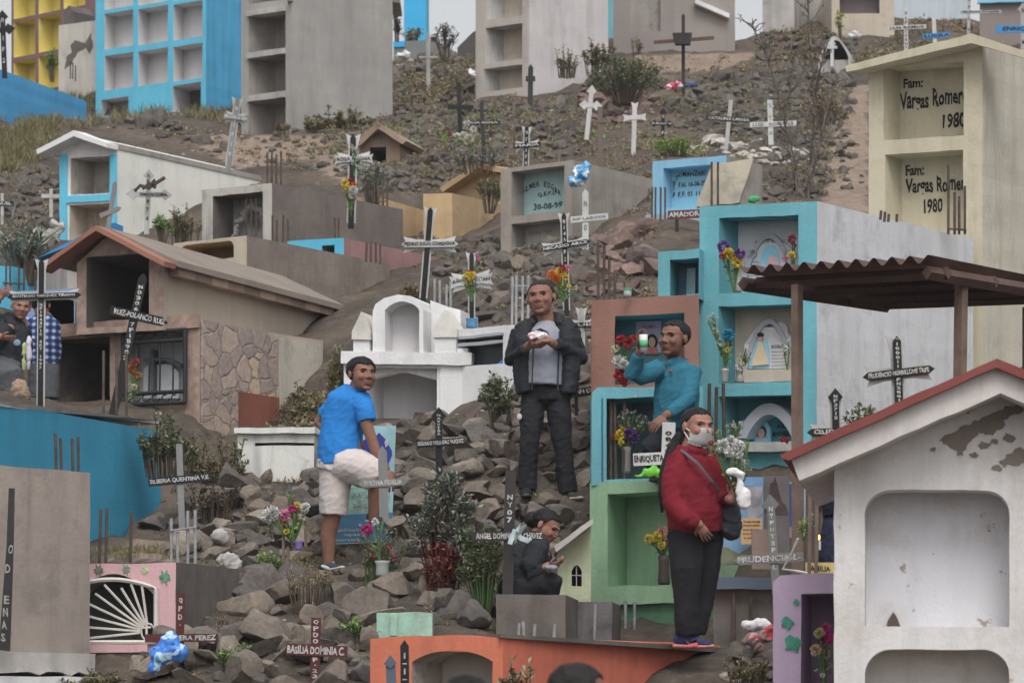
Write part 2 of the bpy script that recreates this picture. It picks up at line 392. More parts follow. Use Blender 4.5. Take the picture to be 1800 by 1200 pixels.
# --- grey tomb to its right with an open stair edge
t = TB['GT2'] = Tomb('family_tomb', 'broad grey cement tomb holding a red flower pot below the hilltop', (1078, -60), (1186, -60), (1292, -52), Y=61, bot=92)
t.build(mat('smooth_cement', (132, 124, 120), streak=.15, var=.06), mat('smooth_cement_side', (138, 130, 124), streak=.15, var=.06), holes=[H(1108, -50, 1161, 55, d=.4, mi=CEM, mb=CEM)])
bm = prism(bmesh.new(), [P(1222, -2, 60.95), P(1282, 24, 61.2), P(1282, 32, 61.2), P(1222, 6, 60.95)], Vector((0, .5, 0))); sub('stair_edge', recalc(bm), WHITE, t.root)
# --- blue and white gabled tomb
t = TB['BG'] = Tomb('gabled_tomb', 'white gabled tomb with sky blue trim and two open niches', (107, 268), (206, 262), (458, 318), Y=47.5, bot=432)
t.build(WHITE, mat('white_side', (212, 207, 197), streak=.15, var=.05, grime=.12), top=[(107, 268), (150, 238), (206, 262)],
        holes=[H(124, 278, 193, 343, d=.5, mi=mat('inside_limewash', (176, 168, 160), streak=.3, grime=.5, var=.1)), H(122, 361, 193, 424, d=.4, mi=BEIGE)])
t.prism('roof_slab', [(84, 268), (150, 234), (208, 256), (208, 264), (150, 244), (86, 276)], -.25, .0, mat('white_eave', (206, 216, 220), var=.05))
t.prism('roof_slab', [(150, 240), (207, 253), (208, 262), (150, 244)], .004, t.L, CEM)
for x0, x1 in ((106, 119), (194, 206)): t.box('blue_jamb', x0, 272, x1, 430, -.02, .0, SKYB)
t.box('blue_lintel', 119, 345, 194, 357, -.025, .0, SKYB)
t.rods([(362, 278, 330), (368, 275, 330), (378, 280, 330), (386, 277, 330)], 1.4); t.hoop(360, 388, 312, 1.38)
# --- tan tomb with lattice arch (grey)
t = TB['GA'] = Tomb('lattice_tomb', 'rough grey tomb with a rusty grille before its arched niche', (355, 334), (478, 322), (708, 368), Y=43.5, bot=435)
t.build(mat('flaking_white', (176, 172, 164), streak=.5, grime=.6, gcol=(104, 100, 96), var=.1), mat('brown_cement', (112, 104, 98), streak=.3, grime=.4, var=.15),
        holes=[H(374, 345, 462, 428, d=.4, mi=CEM_D, mb=mat('white_wreath_back', (150, 148, 146), grime=.9, gcol=(70, 66, 62), var=.2))])
for i in range(3):
    x = 428 + 9 * i; t.rods([(x, 348, 428)], .05)
o = t.niches[0]; u0, v0 = t.v(417, 424); bm = bmesh.new(); rn = random.Random(4)
for k in range(34):
    a = R(4 + k * 5.2); rr = .27 + rn.uniform(-.03, .03); p = t.pl.W(u0 + rr * math.cos(a), v0 + .05 + rr * 1.35 * math.sin(a), .3); ball(bm, p, rn.uniform(.022, .04), 6, None, 4)
sub('wreath', bm, mat('dry_white_wreath', (170, 166, 160), var=.3), o)
t.rods([(x, 380 + i % 2 * 8, 440) for i, x in enumerate((488, 495, 506, 515))], -.1, r=.012)
t.rods([(x, 385, 424) for x in (598, 604)], -.1, r=.01)
# --- long brown block wall with small arched opening
t = TB['BB'] = Tomb('long_tomb', 'long brown cement block tomb with a small arched ochre niche', (305, 428), (434, 414), (686, 464), Y=39.5, bot=560)
t.build(mat('pale_render', (178, 166, 146), streak=.3, var=.1), mat('block_wall', (128, 117, 108), streak=.4, grime=.6, gcol=(96, 88, 82), var=.2, scale=2.2, bump=.5),
        holes=[H(318, 432, 411, 462, 'c', -.1, d=.4, mi=OCHRE, mb=mat('dark_ochre', (120, 96, 60)))])
# --- pink and turquoise long tomb
t = TB['PK'] = Tomb('long_tomb', 'long dusty pink tomb with a turquoise front', (505, 424), (604, 418), (816, 462), Y=41.5, bot=520)
t.build(mat('bright_turquoise', (70, 166, 196), var=.06), PINK_D, holes=[H(566, 432, 588, 470, d=.3, mi=GREYB)])
t.rods([(x, 420, 436) for x in (540, 548, 558, 563)], .1, r=.01); t.rods([(652, 427, 462), (660, 427, 462), (669, 428, 464), (677, 430, 466)], -.1, r=.012)
# --- ochre tombs
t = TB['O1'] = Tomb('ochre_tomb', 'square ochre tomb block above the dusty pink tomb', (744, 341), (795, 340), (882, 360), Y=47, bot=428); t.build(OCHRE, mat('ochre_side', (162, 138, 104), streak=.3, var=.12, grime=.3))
t = TB['O2'] = Tomb('ochre_tomb', 'low ochre tomb with a sloping top and bare rods', (622, 347), (664, 346), (748, 370), Y=46.6, bot=430); t.build(OCHRE, OCHRE)
t.rods([(x, 322, 372) for x in (676, 684, 692, 699)], -.3, r=.012); t.hoop(674, 700, 360, -.32)
t = TB['O3'] = Tomb('gabled_tomb', 'small ochre house tomb with a flat sloping roof', (800, 335), (884, 322), Y=48.5, bot=370, L=1.6)
t.build(OCHRE, OCHRE, top=[(800, 337), (858, 298), (884, 310)]); t.prism('roof_slab', [(792, 333), (858, 290), (886, 296), (886, 304), (860, 298), (798, 340)], -.2, 1.7, mat('ochre_roof', (176, 148, 108), var=.12))
# --- adobe hut
t = TB['AD'] = Tomb('adobe_shrine', 'small adobe shrine shaped like a hut with a black doorway', (627, 265), (700, 262), Y=52, bot=292, L=1.3)
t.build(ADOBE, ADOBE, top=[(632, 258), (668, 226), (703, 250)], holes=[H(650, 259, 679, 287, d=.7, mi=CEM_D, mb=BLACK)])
t.prism('roof_slab', [(626, 256), (668, 218), (676, 224), (634, 262)], -.15, 1.3, ADOBE); t.prism('roof_slab', [(668, 220), (720, 250), (712, 256), (668, 228)], -.15, 1.3, mat('adobe_roof', (150, 130, 112), var=.2))
# --- grey tomb with mint panel
t = TB['MP'] = Tomb('family_tomb', 'grey cement tomb with a lettered mint green panel', (880, 297), (1006, 282), (1148, 316), Y=43.5, bot=440)
t.build(mat('tomb_cement', (150, 142, 132), streak=.3, var=.1, grime=.25), mat('tomb_cement_side', (140, 134, 126), streak=.3, grime=.45, var=.12),
        holes=[H(899, 302, 992, 380, d=.28, mi=CEM, mb=GREENISH), H(899, 394, 990, 436, d=.3, mi=CEM, mb=CEM_L)])
n0 = t.niches[0]
for i, ch in enumerate('ALMER EDGAR'):
    if ch != ' ': a = (i - 5) / 5; t.write(ch, 918 + i * 6.3, 336 + 14 * a * a - 8, 923 + i * 6.3, 9, INK, .28, n0, slope=(a * 3))
t.write('Q.E.P.D', 945, 347, 978, 8, INK, .28, n0); t.write('30-08-99', 938, 370, 988, 11, INK, .28, n0)
t.write('DON 1954', 930, 415, 970, 7, mat('faint_ink', (120, 120, 116)), .3, t.niches[1], slope=-6)
# --- pale blue lettered tomb
t = TB['JM'] = Tomb('lettered_tomb', 'pale blue tomb with black lettering behind a cracked slab', (1147, 284), (1277, 273), Y=41, bot=408, L=.9)
t.build(PALEB, CEM, holes=[H(1166, 296, 1262, 366, d=.2, mi=PALEB, mb=mat('panel_blue', (128, 186, 216), var=.06))])
[t.write(ch, x, y, x + 6, 8, INK, .2, t.niches[0], slope=-2) for ch, x, y in zip('JUSTO', (1180, 1179, 1182, 1187, 1193), (348, 337, 327, 318, 312))]; t.write('MANZARI', 1200, 311, 1240, 9, INK, .2, t.niches[0], slope=-3)
t.write('F.N. 16-08-35', 1193, 330, 1240, 9, INK, .2, t.niches[0]); t.write('F.F. 01 11', 1192, 347, 1230, 9, INK, .2, t.niches[0])
t.box('plinth', 1143, 380, 1277, 410, -.12, .0, mat('pale_blue_grey', (150, 170, 182), streak=.3, var=.1))
t.rods([(x, 335, 408) for x in (1168, 1174, 1183, 1191)], -.3, r=.011)
# --- cream tomb with black family lettering
t = TB['CV'] = Tomb('family_tomb', 'tall cream tomb with black hand lettering in two niches', (1527, 130), (1728, 84), (2000, 190), Y=31, YA=31.4, YC=33.6, bot=660)
t.build(CREAM, CREAM_S, top=[(1527, 124), (1727, 72)], holes=[H(1553, 118, 1694, 247, d=.3, mi=CREAM, mb=CREAM), H(1556, 272, 1693, 410, d=.3, mi=CREAM, mb=CREAM), H(1556, 440, 1693, 580, d=.3, mi=CREAM)])
t.prism('roof_slab', [(1508, 122), (1728, 66), (1830, 100), (1830, 112), (1728, 82), (1510, 134)], -.22, -.004, CREAM)
t.write('Fam:', 1588, 156, 1622, 17, INK, .3, t.niches[0], bold=.03); t.write('Vargas Romero', 1582, 202, 1702, 38, INK, .3, t.niches[0], slope=-12, bold=.03); t.write('1980', 1657, 227, 1697, 26, INK, .3, t.niches[0], slope=-2, bold=.03)
t.write('Fam:', 1592, 310, 1624, 20, INK, .3, t.niches[1], bold=.03); t.write('Vargas Romer', 1592, 348, 1697, 34, INK, .3, t.niches[1], slope=-6, bold=.03); t.write('1980', 1624, 376, 1657, 26, INK, .3, t.niches[1], slope=-3, bold=.03)
# --- turquoise tall tomb
t = TB['TT'] = Tomb('family_tomb', 'tall turquoise tomb with portrait plaques and a whitewashed side wall', (1230, 363), (1436, 354), (1711, 420), Y=28.6, bot=808)
t.build(TURQ, mat('lime_grey_wall', (186, 187, 190), streak=.28, grime=.6, gcol=(140, 142, 146), var=.08),
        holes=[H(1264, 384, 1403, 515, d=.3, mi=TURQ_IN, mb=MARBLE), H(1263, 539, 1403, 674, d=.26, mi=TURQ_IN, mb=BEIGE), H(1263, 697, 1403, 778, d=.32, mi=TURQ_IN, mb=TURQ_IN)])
n0, n1, n2 = t.niches
ARCHG = mat('silver_stone', (158, 158, 166), var=.12); PIC = mat('picture_blue', (130, 186, 208), var=.1); SKIN_P = plain('portrait_skin', (176, 140, 120)); ROBE = mat('ivory_robe', (198, 180, 150), var=.15)
def arc_band(tm, x0, x1, yb, rise, th, d0, d1, m, parent, name='arch_border', n=18):
    a = [(x0 + (x1 - x0) * i / n, yb - rise * math.sin(math.pi * i / n) ** .8) for i in range(n + 1)]
    b = [(x0 + th + (x1 - x0 - 2 * th) * i / n, yb - (rise - th) * math.sin(math.pi * i / n) ** .8) for i in range(n, -1, -1)]
    return tm.prism(name, a + b, d0, d1, m, parent)
def disc(tm, cx, cy, rx, ry, d0, d1, m, parent, name='picture', n=24, lo=-180):
    return tm.prism(name, [(cx + rx * math.cos(R(i * 360 / n)), cy + ry * math.sin(R(i * 360 / n))) for i in range(n)], d0, d1, m, parent)
arc_band(t, 1303, 1400, 490, 80, 9, .25, .296, ARCHG, n0); t.prism('plaque', [(1308, 494), (1396, 494), (1394, 440), (1372, 422), (1330, 424), (1310, 446)], .27, .298, MARBLE, n0)
disc(t, 1354, 462, 17, 32, .26, .27, PIC, n0); disc(t, 1358, 470, 11, 22, .25, .26, mat('rose_picture', (196, 160, 160)), n0); disc(t, 1320, 446, 9, 8, .25, .27, ARCHG, n0, 'ornament'); disc(t, 1387, 446, 9, 8, .25, .27, ARCHG, n0, 'ornament')
t.write('AMADA MADRE', 1326, 428, 1380, 5, mat('grey_ink', (110, 110, 116)), .27, n0)
for k in range(6): t.write('recuerdo eterno', 1311, 462 + 6 * k, 1334, 3, mat('grey_ink', (110, 110, 116)), .268, n0)
arc_band(t, 1303, 1400, 655, 95, 9, .2, .256, ARCHG, n1); t.prism('plaque', [(1308, 648), (1398, 648), (1398, 600), (1375, 575), (1330, 575), (1308, 605)], .22, .25, MARBLE, n1)
t.prism('picture', [(1317, 648), (1352, 648), (1352, 615), (1347, 597), (1335, 590), (1322, 597), (1317, 615)], .21, .22, PIC, n1)
t.prism('robed_figure', [(1320, 643), (1330, 610), (1333, 600), (1339, 600), (1342, 612), (1350, 640)], .19, .209, ROBE, n1); disc(t, 1336, 595, 4, 6, .19, .209, SKIN_P, n1, 'figure_head'); disc(t, 1336, 588, 5, 4, .188, .205, BLACK, n1, 'figure_hair')
disc(t, 1372, 583, 13, 17, .215, .22, mat('oval_medallion', (186, 176, 182)), n1, 'medallion')
for k in range(6): t.write('siempre te recordamos', 1356, 620 + 6 * k, 1390, 3.4, mat('grey_ink', (110, 110, 116)), .22, n1)
t.write('ROSALINDA', 1356, 612, 1388, 6, INK, .22, n1)
t.box('step', 1300, 650, 1403, 672, .05, .25, BEIGE, n1)
arc_band(t, 1292, 1412, 770, 62, 20, .12, .3, ARCHG, n2); t.prism('picture', [(1321, 779), (1354, 779), (1354, 752), (1348, 742), (1338, 740), (1327, 744), (1321, 755)], .27, .3, PIC, n2)
t.prism('portrait_clothes', [(1324, 779), (1352, 779), (1348, 768), (1328, 768)], .25, .269, mat('grey_cloth', (150, 156, 166)), n2); disc(t, 1338, 759, 8, 11, .255, .266, BLACK, n2, 'portrait_hair'); disc(t, 1338, 761, 6, 8.5, .245, .256, SKIN_P, n2, 'portrait_face')
t.write('AVE', 1365, 753, 1384, 8, INK, .3, n2); t.write('MARINEZ', 1358, 766, 1388, 8, INK, .3, n2)
t.box('base_shelf', 1244, 781, 1440, 797, -.1, .0, CEM_L)
t.rods([(1238, 676, 800), (1259, 676, 800), (1272, 682, 800), (1287, 676, 800)], -.12, r=.014)
t.rods([(1505, 360, 376), (1512, 362, 380), (1519, 366, 380), (1534, 366, 380)], .4, r=.011)
bm = bmesh.new()
for x, yt in ((1667, 290), (1678, 338), (1686, 345), (1696, 327)): sub('rebar', tube(bmesh.new(), [P(x, 412, 30.3), P(x, yt, 30.3)], .011, 6), RUST, t.root)
sub('rebar_tie', tube(bm, [P(1665, 402, 30.28), P(1699, 404, 30.28)], .009, 5), RUST, t.root)
# --- smaller turquoise niche beside it
t = TB['ST'] = Tomb('niche_tomb', 'small turquoise niche tomb wedged beside the tall turquoise tomb', (1157, 443), (1229, 437), Y=28.7, bot=525, L=1.0, anchor=False, embed=0, skew=20)
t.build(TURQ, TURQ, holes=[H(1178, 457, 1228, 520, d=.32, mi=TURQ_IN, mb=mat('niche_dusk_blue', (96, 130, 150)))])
t.prism('plaque', [(1206, 518), (1222, 518), (1222, 470), (1208, 472)], .25, .3, mat('pale_card', (150, 178, 186)), t.niches[0])
# --- brown tiled niche
t = TB['BR'] = Tomb('tiled_tomb', 'brown tiled niche tomb above the turquoise flower niche', (1040, 528), (1229, 517), Y=28.4, bot=685, L=1.2, anchor=False, embed=0, skew=27)
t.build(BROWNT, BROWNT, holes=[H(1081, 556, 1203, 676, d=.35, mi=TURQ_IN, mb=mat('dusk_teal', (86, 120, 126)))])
t.box('poster', 1118, 566, 1162, 622, .33, .345, mat('mauve_poster', (168, 150, 172), var=.1), t.niches[0]); disc(t, 1146, 600, 10, 13, .318, .329, BLACK, t.niches[0], 'portrait_hair'); disc(t, 1146, 601, 6, 9, .31, .317, SKIN_P, t.niches[0], 'portrait_face'); t.prism('portrait_clothes', [(1136, 622), (1157, 622), (1153, 610), (1140, 610)], .315, .329, mat('red_cloth', (176, 96, 88)), t.niches[0])
t.write('TE AMO', 1128, 578, 1152, 6, mat('red_ink', (150, 60, 70)), .33, t.niches[0])
t.rods([(1052, 420, 525), (1062, 425, 524), (1071, 445, 524), (1081, 470, 522)], .2, r=.011)
# --- turquoise flower niche
t = TB['TF'] = Tomb('niche_tomb', 'low turquoise flower niche with iron rods across its opening', (1040, 684), (1236, 679), Y=27.6, bot=850, L=.75, anchor=False, embed=0, skew=16)
t.build(TURQ, TURQ, top=[(1040, 692), (1044, 686), (1050, 681), (1236, 678)], holes=[H(1066, 700, 1200, 842, d=.5, mi=TURQ_IN, mb=mat('dim_concrete', (128, 138, 140), grime=.5, var=.15))])
t.box('jamb_strip', 1057, 700, 1060, 846, -.004, .0, mat('dark_turquoise', (50, 100, 116)))
t.rods([(1074, 695, 846), (1083, 700, 846), (1098, 702, 846)], .06, r=.013)
# --- pale green niche tomb
t = TB['GN'] = Tomb('niche_tomb', 'pale green niche tomb holding a vase of yellow flowers', (1037, 848), (1256, 838), Y=27.2, bot=1058, L=1.0, anchor=False, embed=0, skew=16)
t.build(GREENP, GREENP, holes=[H(1068, 868, 1222, 1030, d=.45, mi=mat('green_inside', (146, 182, 148), streak=.3, var=.08), mb=mat('green_back', (150, 186, 152), streak=.3, grime=.2, var=.08))])
t.box('base_block', 1078, 1058, 1256, 1190, .04, .9, GREEN_D)
t.rods([(1079, 1060, 1136), (1096, 1060, 1136), (1109, 1056, 1136), (1124, 1058, 1136)], -.12, ROD_GREY, r=.012)
# --- little green house
t = TB['GH'] = Tomb('house_shrine', 'little lime green shrine shaped like a house with an arched window', (978, 985), (1040, 985), Y=27.1, YA=27.09, bot=1062, L=.5, anchor=False)
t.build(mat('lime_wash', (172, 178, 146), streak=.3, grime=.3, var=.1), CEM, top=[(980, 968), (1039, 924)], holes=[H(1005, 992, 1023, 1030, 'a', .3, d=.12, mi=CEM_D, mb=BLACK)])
t.box('window_bar', 1013, 993, 1015, 1030, .02, .04, CEM_L); t.box('window_bar', 1005, 1009, 1023, 1011, .015, .039, CEM_L)
t.prism('roof_slab', [(972, 962), (1040, 912), (1040, 922), (976, 972)], -.18, .45, mat('grey_roof', (172, 168, 164), grime=.3))
# --- grey plinth blocks
t = TB['P1'] = Tomb('cement_plinth', 'weathered cement plinth under the squatting woman', (872, 1045), (994, 1044), Y=25.1, YA=25.14, bot=1135, L=1.3, cat='plinth'); t.build(CEM_D, CEM_D)
t.rods([(912, 1095, 1140), (923, 1092, 1140), (939, 1096, 1140), (974, 1096, 1140)], -.06, ROD_GREY, r=.012)
t = TB['P2'] = Tomb('cement_plinth', 'stained cement plinth under the little lime green shrine', (994, 1058), (1076, 1057), Y=26.3, YA=26.33, bot=1132, L=1.0, cat='plinth'); t.build(mat('stained_cement', (112, 108, 108), streak=.6, grime=.7, gcol=(64, 62, 60)), CEM_D)
t.rods([(1046, 1062, 1138)], -.1, ROD_GREY, r=.012)
t = TB['P3'] = Tomb('cement_plinth', 'broad cement plinth with a dark slab beside the woman in red', (1254, 1022), (1366, 1020), Y=24.9, YA=25.0, bot=1150, L=1.2, cat='plinth'); t.build(CEM_D, CEM_D)
t.box('dark_slab', 1238, 1016, 1372, 1036, -.08, 1.0, GREYB); t.rods([(1290, 1042, 1150), (1293, 1050, 1150), (1322, 1050, 1130)], -.05, r=.012)
# --- orange tomb at the bottom
t = TB['OR'] = Tomb('orange_tomb', 'orange tomb with a low arched niche at the bottom of the slope', (651, 1122), (884, 1119), (1266, 1146), Y=22.2, YA=22.6, YC=24.6, bot=1330, anchor=False)
t.build(ORANGE, ORANGE_S, top=[(651, 1122), (690, 1118), (760, 1116), (830, 1117), (884, 1121)], holes=[H(724, 1144, 866, 1260, 'a', .16, d=.35, mi=mat('sooty_inside', (150, 140, 132), grime=.7, gcol=(90, 84, 78)), mb=mat('worn_white', (166, 158, 150), grime=.5, var=.1))])
bm = prism(bmesh.new(), [P(880, 1113, 22.15), P(1310, 1141, 24.7), P(1310, 1149, 24.7), P(880, 1120, 22.15)], Vector((-.3, 1.1, 0))); sub('cement_ledge', recalc(bm), CEM_D, t.root)
so_ = Plane(P(890, 1119, 22.26), t.K, bk=-t.pl.u); rn = random.Random(6)
for x0, x1, y0 in ((1062, 1140, 1172), (1140, 1250, 1178), (925, 952, 1150)):
    bm = bmesh.new(); pts = []; x, y = x0, y0
    while x < x1: pts.append(so_.hit(x, y) + so_.n * .004); x += rn.uniform(5, 11); y += rn.uniform(-3.4, 4)
    tube(bm, pts, .007, 4); sub('crack', bm, CEM_D, t.root)
# --- lilac tomb
t = TB['LI'] = Tomb('lilac_tomb', 'lilac tomb with green paper flowers and a bouquet in its niche', (1359, 1014), (1640, 1006), Y=21.6, YA=21.8, bot=1330, L=1.0, anchor=False)
t.build(LILAC, LILAC, top=[(1359, 1022), (1372, 1010), (1640, 1002)], holes=[H(1408, 1043, 1600, 1330, d=.45, mi=mat('lilac_inside', (150, 128, 156), var=.1))])
for i, (x, y, r_) in enumerate(((1400, 1058, 5), (1384, 1094, 10), (1394, 1130, 14))):
    t.prism('paper_flower', [(x + r_ * (1 + .3 * math.sin(k * 2.1 + i)) * math.cos(R(k * 24)), y + r_ * (1 + .3 * math.cos(k * 1.7 + i)) * math.sin(R(k * 24))) for k in range(15)], -.012, -.002, mat('paper_green', (70, 150, 124) if i < 2 else (40, 116, 92), var=.25, scale=20))
# --- white gabled tomb at the right
WPL = mat('dirty_white_plaster', (194, 188, 184), streak=.28, grime=.35, gcol=(150, 138, 126), var=.07)
WPL_F = mat('white_plaster_front', (200, 197, 196), streak=.25, grime=.5, gcol=(172, 160, 148), var=.07, chip=.02, chipcol=(160, 150, 140))
t = TB['WG'] = Tomb('gabled_tomb', 'big white gabled tomb with red roof edge and rounded niches', (1466, 860), (1850, 860), Y=20.2, YA=20.2, bot=1400, L=2.2, anchor=False, skew=-7)
t.build(WPL_F, WPL, top=[(1466, 812), (1752, 684), (1850, 727)], holes=[H(1520, 861, 1774, 1101, 'c', -.17, d=.3, mi=WPL, mb=mat('niche_limewash', (200, 200, 206), streak=.15, grime=.4, gcol=(166, 156, 146), var=.06, chip=.25, chipcol=(150, 142, 134))), H(1520, 1141, 1774, 1380, 'c', -.17, d=.3, mi=WPL)])
t.prism('roof_slab', [(1396, 812), (1750, 654), (1900, 716), (1900, 760), (1758, 698), (1408, 850)], -.28, 2.3, WPL)
t.prism('red_roof_edge', [(1377, 806), (1752, 640), (1920, 708), (1920, 722), (1750, 656), (1392, 816), (1380, 812)], -.34, 2.35, mat('red_paint', (124, 66, 62), var=.15, grime=.3, gcol=(92, 60, 54)))
t.prism('peeled_patch', jag([(1652, 772), (1690, 752), (1745, 725), (1800, 705), (1800, 722), (1765, 738), (1766, 752), (1740, 766), (1716, 762), (1700, 785), (1690, 802), (1672, 785)], 7, 3.2, 8), -.006, .01, EARTH_PATCH)
for k, (x, y, r_) in enumerate(((1730, 782, 7), (1748, 776, 5), (1712, 800, 5), (1775, 770, 8), (1640, 790, 4), (1752, 822, 6), (1700, 720, 6), (1725, 706, 5))): t.prism('peeled_patch', jag([(x + r_ * 1.6 * math.cos(R(q)), y + r_ * math.sin(R(q))) for q in range(0, 360, 60)], 3, r_ * .35, k), -.005, .01, EARTH_PATCH)
t.prism('peeled_patch', jag([(1757, 808), (1790, 786), (1830, 790), (1830, 825), (1800, 815), (1764, 818)], 7, 3, 5), -.006, .01, EARTH_PATCH)
t.prism('stain', jag([(1558, 1100), (1582, 1100), (1577, 1085), (1570, 1075), (1562, 1086)], 2, 1, 2), .28, .299, mat('soot', (92, 78, 70)), t.niches[0])
# --- white shrine, centre
t = TB['WC'] = Tomb('white_shrine', 'stepped whitewashed shrine with an arched upper niche between two pinnacles', (604, 622), (775, 640), Y=32, YA=31.9, bot=742, L=1.5, skew=-20)
t.build(WHITE, WHITE, top=[(604, 622), (775, 640)], holes=[H(640, 642, 775, 742, d=.5, mi=WHITE_IN)] if False else [H(642, 645, 768, 740, d=.6, mi=WHITE_IN)])
t.prism('gable_panel', [(642, 668), (642, 645), (768, 645), (768, 668), (706, 652)], .1, .2, WHITE, t.niches[0])
t.box('corner_pier', 775, 612, 824, 742, -.02, 1.0, WHITE); t.box('cornice', 602, 618, 832, 640, -.06, 1.0, WHITE); t.box('side_step', 824, 618, 846, 738, .3, 1.2, WHITE)
u = Tomb('x', None, (655, 540), (742, 530), Y=31.95, YA=31.9, bot=624, L=.9, skew=-20, embed=0, anchor=False); r0 = u.root; u.root = t.root
u.build(WHITE, WHITE, top=[(655, 546), (660, 534), (675, 524), (700, 518), (722, 520), (738, 530), (744, 545)], holes=[H(677, 530, 737, 622, 'a', .16, d=.25, mi=WHITE_IN)]); bpy.data.objects.remove(r0)
t.prism('stepped_side', [(744, 622), (744, 522), (775, 534), (797, 540), (797, 622)], .25, .9, WHITE)
for x0, x1, y0 in ((622, 654, 590), (764, 806, 586)):
    m_ = (x0 + x1) / 2; t.box('pinnacle', x0 + 2, y0 + 8, x1 - 2, 622, -.05, .25, WHITE); t.prism('pinnacle_cap', [(x0, y0 - 6), (x0, y0 + 8), (x1, y0 + 8), (x1, y0 - 6), (m_, y0 - 40)], -.07, .27, mat('cream_cap', (196, 192, 184), grime=.3))
# --- small pale tomb behind the man in black
t = TB['SP'] = Tomb('low_tomb', 'low pale grey tomb with a glazed window behind the standing man', (796, 580), (905, 570), Y=31.6, bot=700, L=1.2)
t.build(WHITE, WHITE, holes=[H(802, 596, 884, 645, d=.12, mi=CEM_L, mb=GLASS)]); t.box('window_rail', 802, 604, 884, 610, -.01, .03, mat('aluminium', (170, 172, 176), .4)); t.box('window_frame', 800, 592, 886, 597, -.02, .03, mat('aluminium', (170, 172, 176), .4))
t.prism('blue_ornament', [(868, 638), (884, 624), (885, 632), (874, 641)], .05, .1, plain('bright_blue', (40, 120, 210)))
# --- grey gable tomb at the left with brown tile frames
ROOFT = mat('tan_roof', (128, 118, 108), streak=.0, var=.1, grime=.25); TERRA = mat('terracotta_edge', (146, 102, 84), var=.12)
STRIPE = mat('striped_tile', (158, 136, 122), .5, var=.3, scale=9, streak=.4); MULTI = mat('mixed_tile', (150, 126, 112), .5, var=.35, scale=7)
t = TB['GG'] = Tomb('gabled_tomb', 'tan gabled tomb faced with striped tile and broken stone', (80, 586), (350, 567), (568, 600), Y=35, bot=712)
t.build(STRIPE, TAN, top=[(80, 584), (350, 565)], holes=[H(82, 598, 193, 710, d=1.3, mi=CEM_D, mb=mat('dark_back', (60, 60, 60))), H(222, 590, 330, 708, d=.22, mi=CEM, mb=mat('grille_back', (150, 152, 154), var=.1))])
t.box('lintel_tile', 58, 574, 352, 596, -.03, .0, MULTI)
t.box('jamb', 62, 596, 80, 712, -.025, .0, STRIPE)
g = Tomb('x', None, (135, 455), (288, 445), (565, 520), Y=35.1, bot=580, embed=0, anchor=False); r0 = g.root; g.root = t.root
g.build(STRIPE, TAN, top=[(135, 462), (192, 412), (288, 460)], holes=[H(152, 452, 262, 576, d=2.4, mi=mat('shadow_plaster', (96, 93, 88), var=.08), mb=mat('niche_gloom', (78, 76, 74)))]); bpy.data.objects.remove(r0)  # niche plaster coloured darker to stand for the shade inside
g.root = t.root
g.prism('terracotta_eave', [(88, 474), (190, 402), (310, 464), (308, 473), (190, 411), (91, 481)], -.26, -.0, TERRA)
g.prism('roof_slab', [(100, 464), (190, 400), (312, 458), (312, 468), (190, 408), (100, 470)], .004, g.L + .35, ROOFT)
for k in range(10):
    d = .1 + k * g.L / 10; g.box('eave_tile', 290, 468, 306, 484, d, d + g.L / 10 - .004, mat('eave_tile_%d' % (k % 3), ((140, 116, 102), (120, 100, 90), (156, 136, 118))[k % 3], .5, var=.2))
